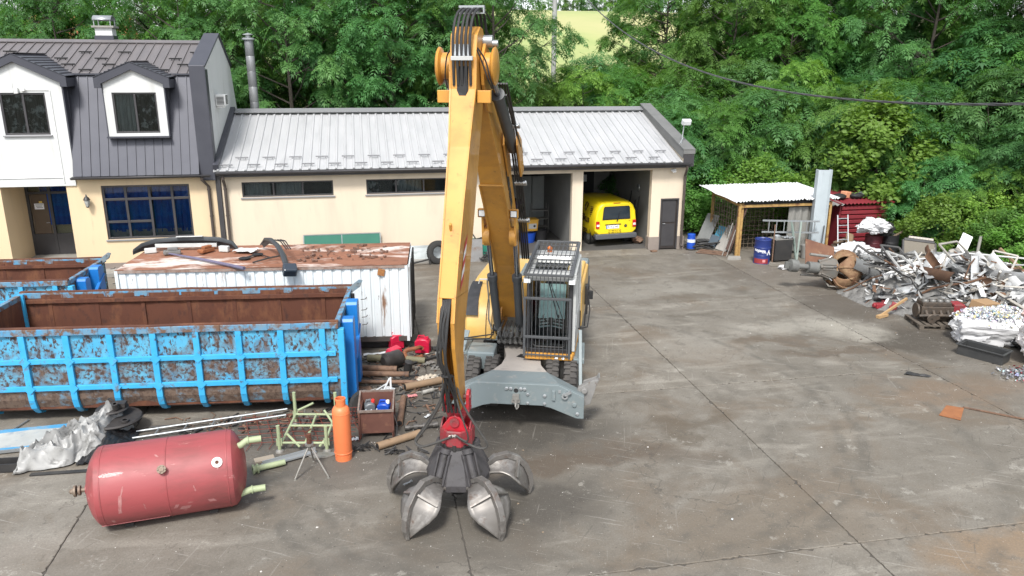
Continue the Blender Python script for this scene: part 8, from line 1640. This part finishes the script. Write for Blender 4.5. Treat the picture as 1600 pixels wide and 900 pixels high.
wood(((-27,42,0,.95),(-23.5,39,2,.92),(-20.5,43,1,.9),(-18,38.5,0,.93),(-15.2,41.5,2,1.0),(-12.6,38.3,3,.84),(-10,42,0,1.0),(-7.6,38.5,1,.86),(-5.6,42.5,2,1.02),(-14,47,1,.95),(-8,48,3,.98),(-21,48,3,.95),(-26,50,1,.95),(-17.5,52,0,.9),(-11,53,2,.9)), 'tall feathery locust tree', ((0,'behind the roof\'s left end'),(90,'left of the house chimney'),(165,'right behind the house chimney'),(250,'right of the house chimney'),(340,'behind the white gable')), 'tall locust trees behind the house')
wood(((-3.2,38.5,3,.95),(-.4,40,1,1.0),(1.8,38,3,.92),(4.2,40.5,0,1.0),(6.2,38.2,1,.93),(-1.8,44,2,1.05),(2.9,45,3,1.05),(5.4,45,2,1.0),(0.5,49,1,1.1),(-5,50,0,1.1),(6,52,1,1.05)), 'dense tree', ((420,'beside the exhaust duct'),(520,'over the first window strip'),(630,'over the second window strip'),(730,'behind the excavator boom tip'),(790,'between boom and yellow field')), 'trees behind the long garage roof')
wood(((-4.5,37.5,6,.7),(-1.5,37.2,4,.7),(.6,37.4,6,.75),(3.2,37.2,5,.65),(5.6,37.3,6,.72),(7.6,37.2,4,.75)), 'low bush of drooping fronds', ((420,'at the roof ridge beside the duct'),(520,'over the first window strip'),(630,'over the second window strip'),(740,'at the roof ridge by the boom')), 'low bushes behind the ridge', name='young_locust')
wood(((8.8,38,4,.92),(11.0,38.2,5,.95),(13.0,38.2,4,.98),(10.2,42,5,.78),(12.6,43,6,1.0),(14.8,42,4,.88),(15.2,47,5,.72)), 'low bushy tree below the field', ((830,'near the boom'),(880,'by the utility pole'),(960,'behind the roof parapet')), 'low trees in the gap')
wood(((17.3,44,0,.85),(19.2,40,2,.95),(21.5,44.5,1,1.0),(23.5,40,0,1.0),(26.5,43.5,3,1.0),(28.5,38.5,2,1.0),(31.5,42,1,1.05),(27,34.5,3,.95),(31.5,35.5,0,1.0),(34.5,38.5,3,1.05),(30.2,30.2,1,.95),(34,31.5,2,1.0),(29.8,25.6,3,.9),(33.5,27,0,1.0),(32.5,22,1,.95),(36.5,24,2,1.0),(24.8,48,2,1.05),(29.5,48,0,1.1),(35,45,1,1.1),(38,34,0,1.1),(20.5,50,3,1.0),(40,29,3,1.1),(22,38,2,.8),(25.5,38.5,1,.85)), 'tall tree on the bank', ((1020,'above the garage parapet'),(1130,'above the mesh shed'),(1230,'above the pale girder'),(1330,'above the red shed'),(1430,'above the scrap heap'),(1560,'at the right photo border')), 'tall trees on the right bank')
wood(((14.6,35.5,6,.9),(16.8,37,4,1.0),(13.6,33.2,6,.8),(15.9,32.2,4,.82),(18.3,32.6,6,.95),(20.6,35.2,5,1.0),(20.8,31.2,4,.95),(23.2,33.2,6,1.0),(22.9,29.2,6,.95),(25.4,30.6,4,1.05),(25.6,27.2,6,1.0),(27.6,23.8,6,1.0),(25.3,22.8,4,.85),(28.8,20.5,5,1.0),(26.4,19.2,6,.8),(30,17.5,4,1.0),(18.7,36.6,6,1.05),(24.5,36.8,6,1.1),(20.4,28.9,4,.62),(21.6,25.8,6,.55),(22.9,27.4,4,.7),(24.3,25.2,6,.72),(22.8,23.6,4,.5),(24.6,20.8,6,.6),(27.5,31,6,1.2),(29.5,27.5,4,1.2)), 'low frond tree', ((1090,'beside the garage corner'),(1180,'behind the mesh shed'),(1280,'behind the pale girder'),(1370,'behind the red shed'),(1470,'behind the scrap heap'),(1580,'at the right photo border')), 'low edge trees on the right', name='ailanthus_tree')
wood(((14.2,30.6,1,1.0),(12.8,30.2,1,.8),(16.2,29.8,0,.95),(18.0,29.8,0,.7),(20.6,27.0,0,.8),(22.2,26.8,1,.8),(20.6,24.0,0,.72),(22.0,23.8,0,.75),(21.6,22.3,1,.8),(23.2,21.8,2,.85),(22.4,20.3,0,.8),(24.0,19.2,1,1.0),(22.6,18.4,0,.7),(24.2,25,1,.9),(12.9,32.4,1,1.1),(21.2,21.0,0,.6),(25.3,17.4,1,1.0)), 'bright leafy shrub', ((1085,'at the garage corner'),(1180,'behind the mesh shed'),(1300,'behind the red shed'),(1400,'beside the barrels'),(1480,'behind the radiator'),(1570,'at the right end of the scrap heap')), 'shrubs along the yard edge', name='leafy_shrub', kind='shrub', sv=True)
tree(20.3,28.0,2,1.25,'tall column of pale climbing vine behind the red shed','vine', 'climbing_vine', 'vine', True)
g7 = 'far trees on the hill crest'; l7 = 'small far tree on the crest of the yellow field'; od = iter(('fifth','sixth','seventh','eighth','last','third','fourth','first','second'))
for x, y, v, s in ((38,146,4,.75),(43,148,6,.7),(46.5,146,5,.85),(50,149,4,.95),(54,147,6,.9),(33.5,149,5,.3),(35.5,150,4,.4),(20,140,4,1.2),(25.0,143,6,.9)): tree(x, y, v, s, l7+', '+next(od)+' from the left', g7, 'far_tree')
# tall grass at the right end of the heap
def tall_grass():
    g = np.random.default_rng(3); n = 2600; x = g.uniform(20.3, 23.5, n); y = g.uniform(17.0, 21.5, n); h = g.uniform(.3,.95,n); a = g.uniform(0, 6.28, n); b = g.normal(0,.25,(n,2)); w = .012
    z = np.array([hz(p, q) for p, q in zip(x, y)]); dx, dy = np.cos(a)*w, np.sin(a)*w
    V_ = np.stack([np.stack([x-dx,y-dy,z],1), np.stack([x+dx,y+dy,z],1), np.stack([x+b[:,0]*h*.5+dx*.8,y+b[:,1]*h*.5+dy*.8,z+h*.65],1), np.stack([x+b[:,0]*h*1.6,y+b[:,1]*h*1.6,z+h],1)], 1).reshape(-1, 3)
    o = link('tall_grass', mesh_quads('tall_grass', V_, m_leafC)); tag(o, 'tall rank grass at the right end of the scrap heap', 'grass', kind='stuff')
tall_grass()
# ------------------------------------------------------------------ pole, cable, far house
UP = wthing('utility_pole', 'tall grey concrete utility pole behind the garage roof', 'pole', (11.02,45,hz(11,45)))
part('shaft', UP, mat('pole_concrete', (.36,.36,.35), (.30,.30,.29), 2, .8), lambda m: m.tube([(11.02,45,hz(11,45)-.3),(11.02,45,13.0)], [.17,.12], 14), smooth=True)
part('crossarm', UP, m_galv, lambda m: m.box(10.3,11.75,44.95,45.05,12.5,12.6)); part('insulator', UP, m_dark, lambda m: m.lathe([(0,0),(.05,0),(.06,.08),(.03,.14),(0,.15)], (11.02,44.9,12.6), n=10))
def cab_pts(off):
    a, b = V((11.02,44.9,12.5)), V((10.22,9.56,6.25)); o = []
    for i in range(121):
        s = i/100; p = a.lerp(b, s); p.z -= 2.2*4*s*(1-s); t = i*1.3+off; o.append(p+V((.016*cos(t), 0, .016*sin(t))))
    return o
cbl = thing('overhead_cable', 'twisted black overhead cable sagging from the pole to the right', 'cable', (10.6,27,0)); WROOT.add(cbl.name)
for k in range(3): part('strand', cbl, mat('cable_grey', (.07,.07,.072), rough=.5), lambda m: m.tube(cab_pts(k*2.09), .012, 6), smooth=True)
FH = wthing('far_house', 'far house with orange tiled roof glimpsed between the trees at the left', 'house', (-27,78,hz(-27,78)))
z0h = hz(-27,78)-.5
part('wall', FH, m_white, lambda m: m.box(-33,-21,76,84,z0h,z0h+6.5))
part('roof', FH, mat('roof_orange', (.42,.15,.07), (.36,.12,.06), 2, .8), lambda m: m.prism([(75.4,z0h+6.4),(80,z0h+10),(84.6,z0h+6.4)], lambda u, v, d: (d, u, v), -33.5, -20.5))
for k in range(4): part('window', FH, m_glass, lambda m: m.box(-32+3*k,-30.8+3*k,75.96,75.995,z0h+3.6,z0h+5.0))
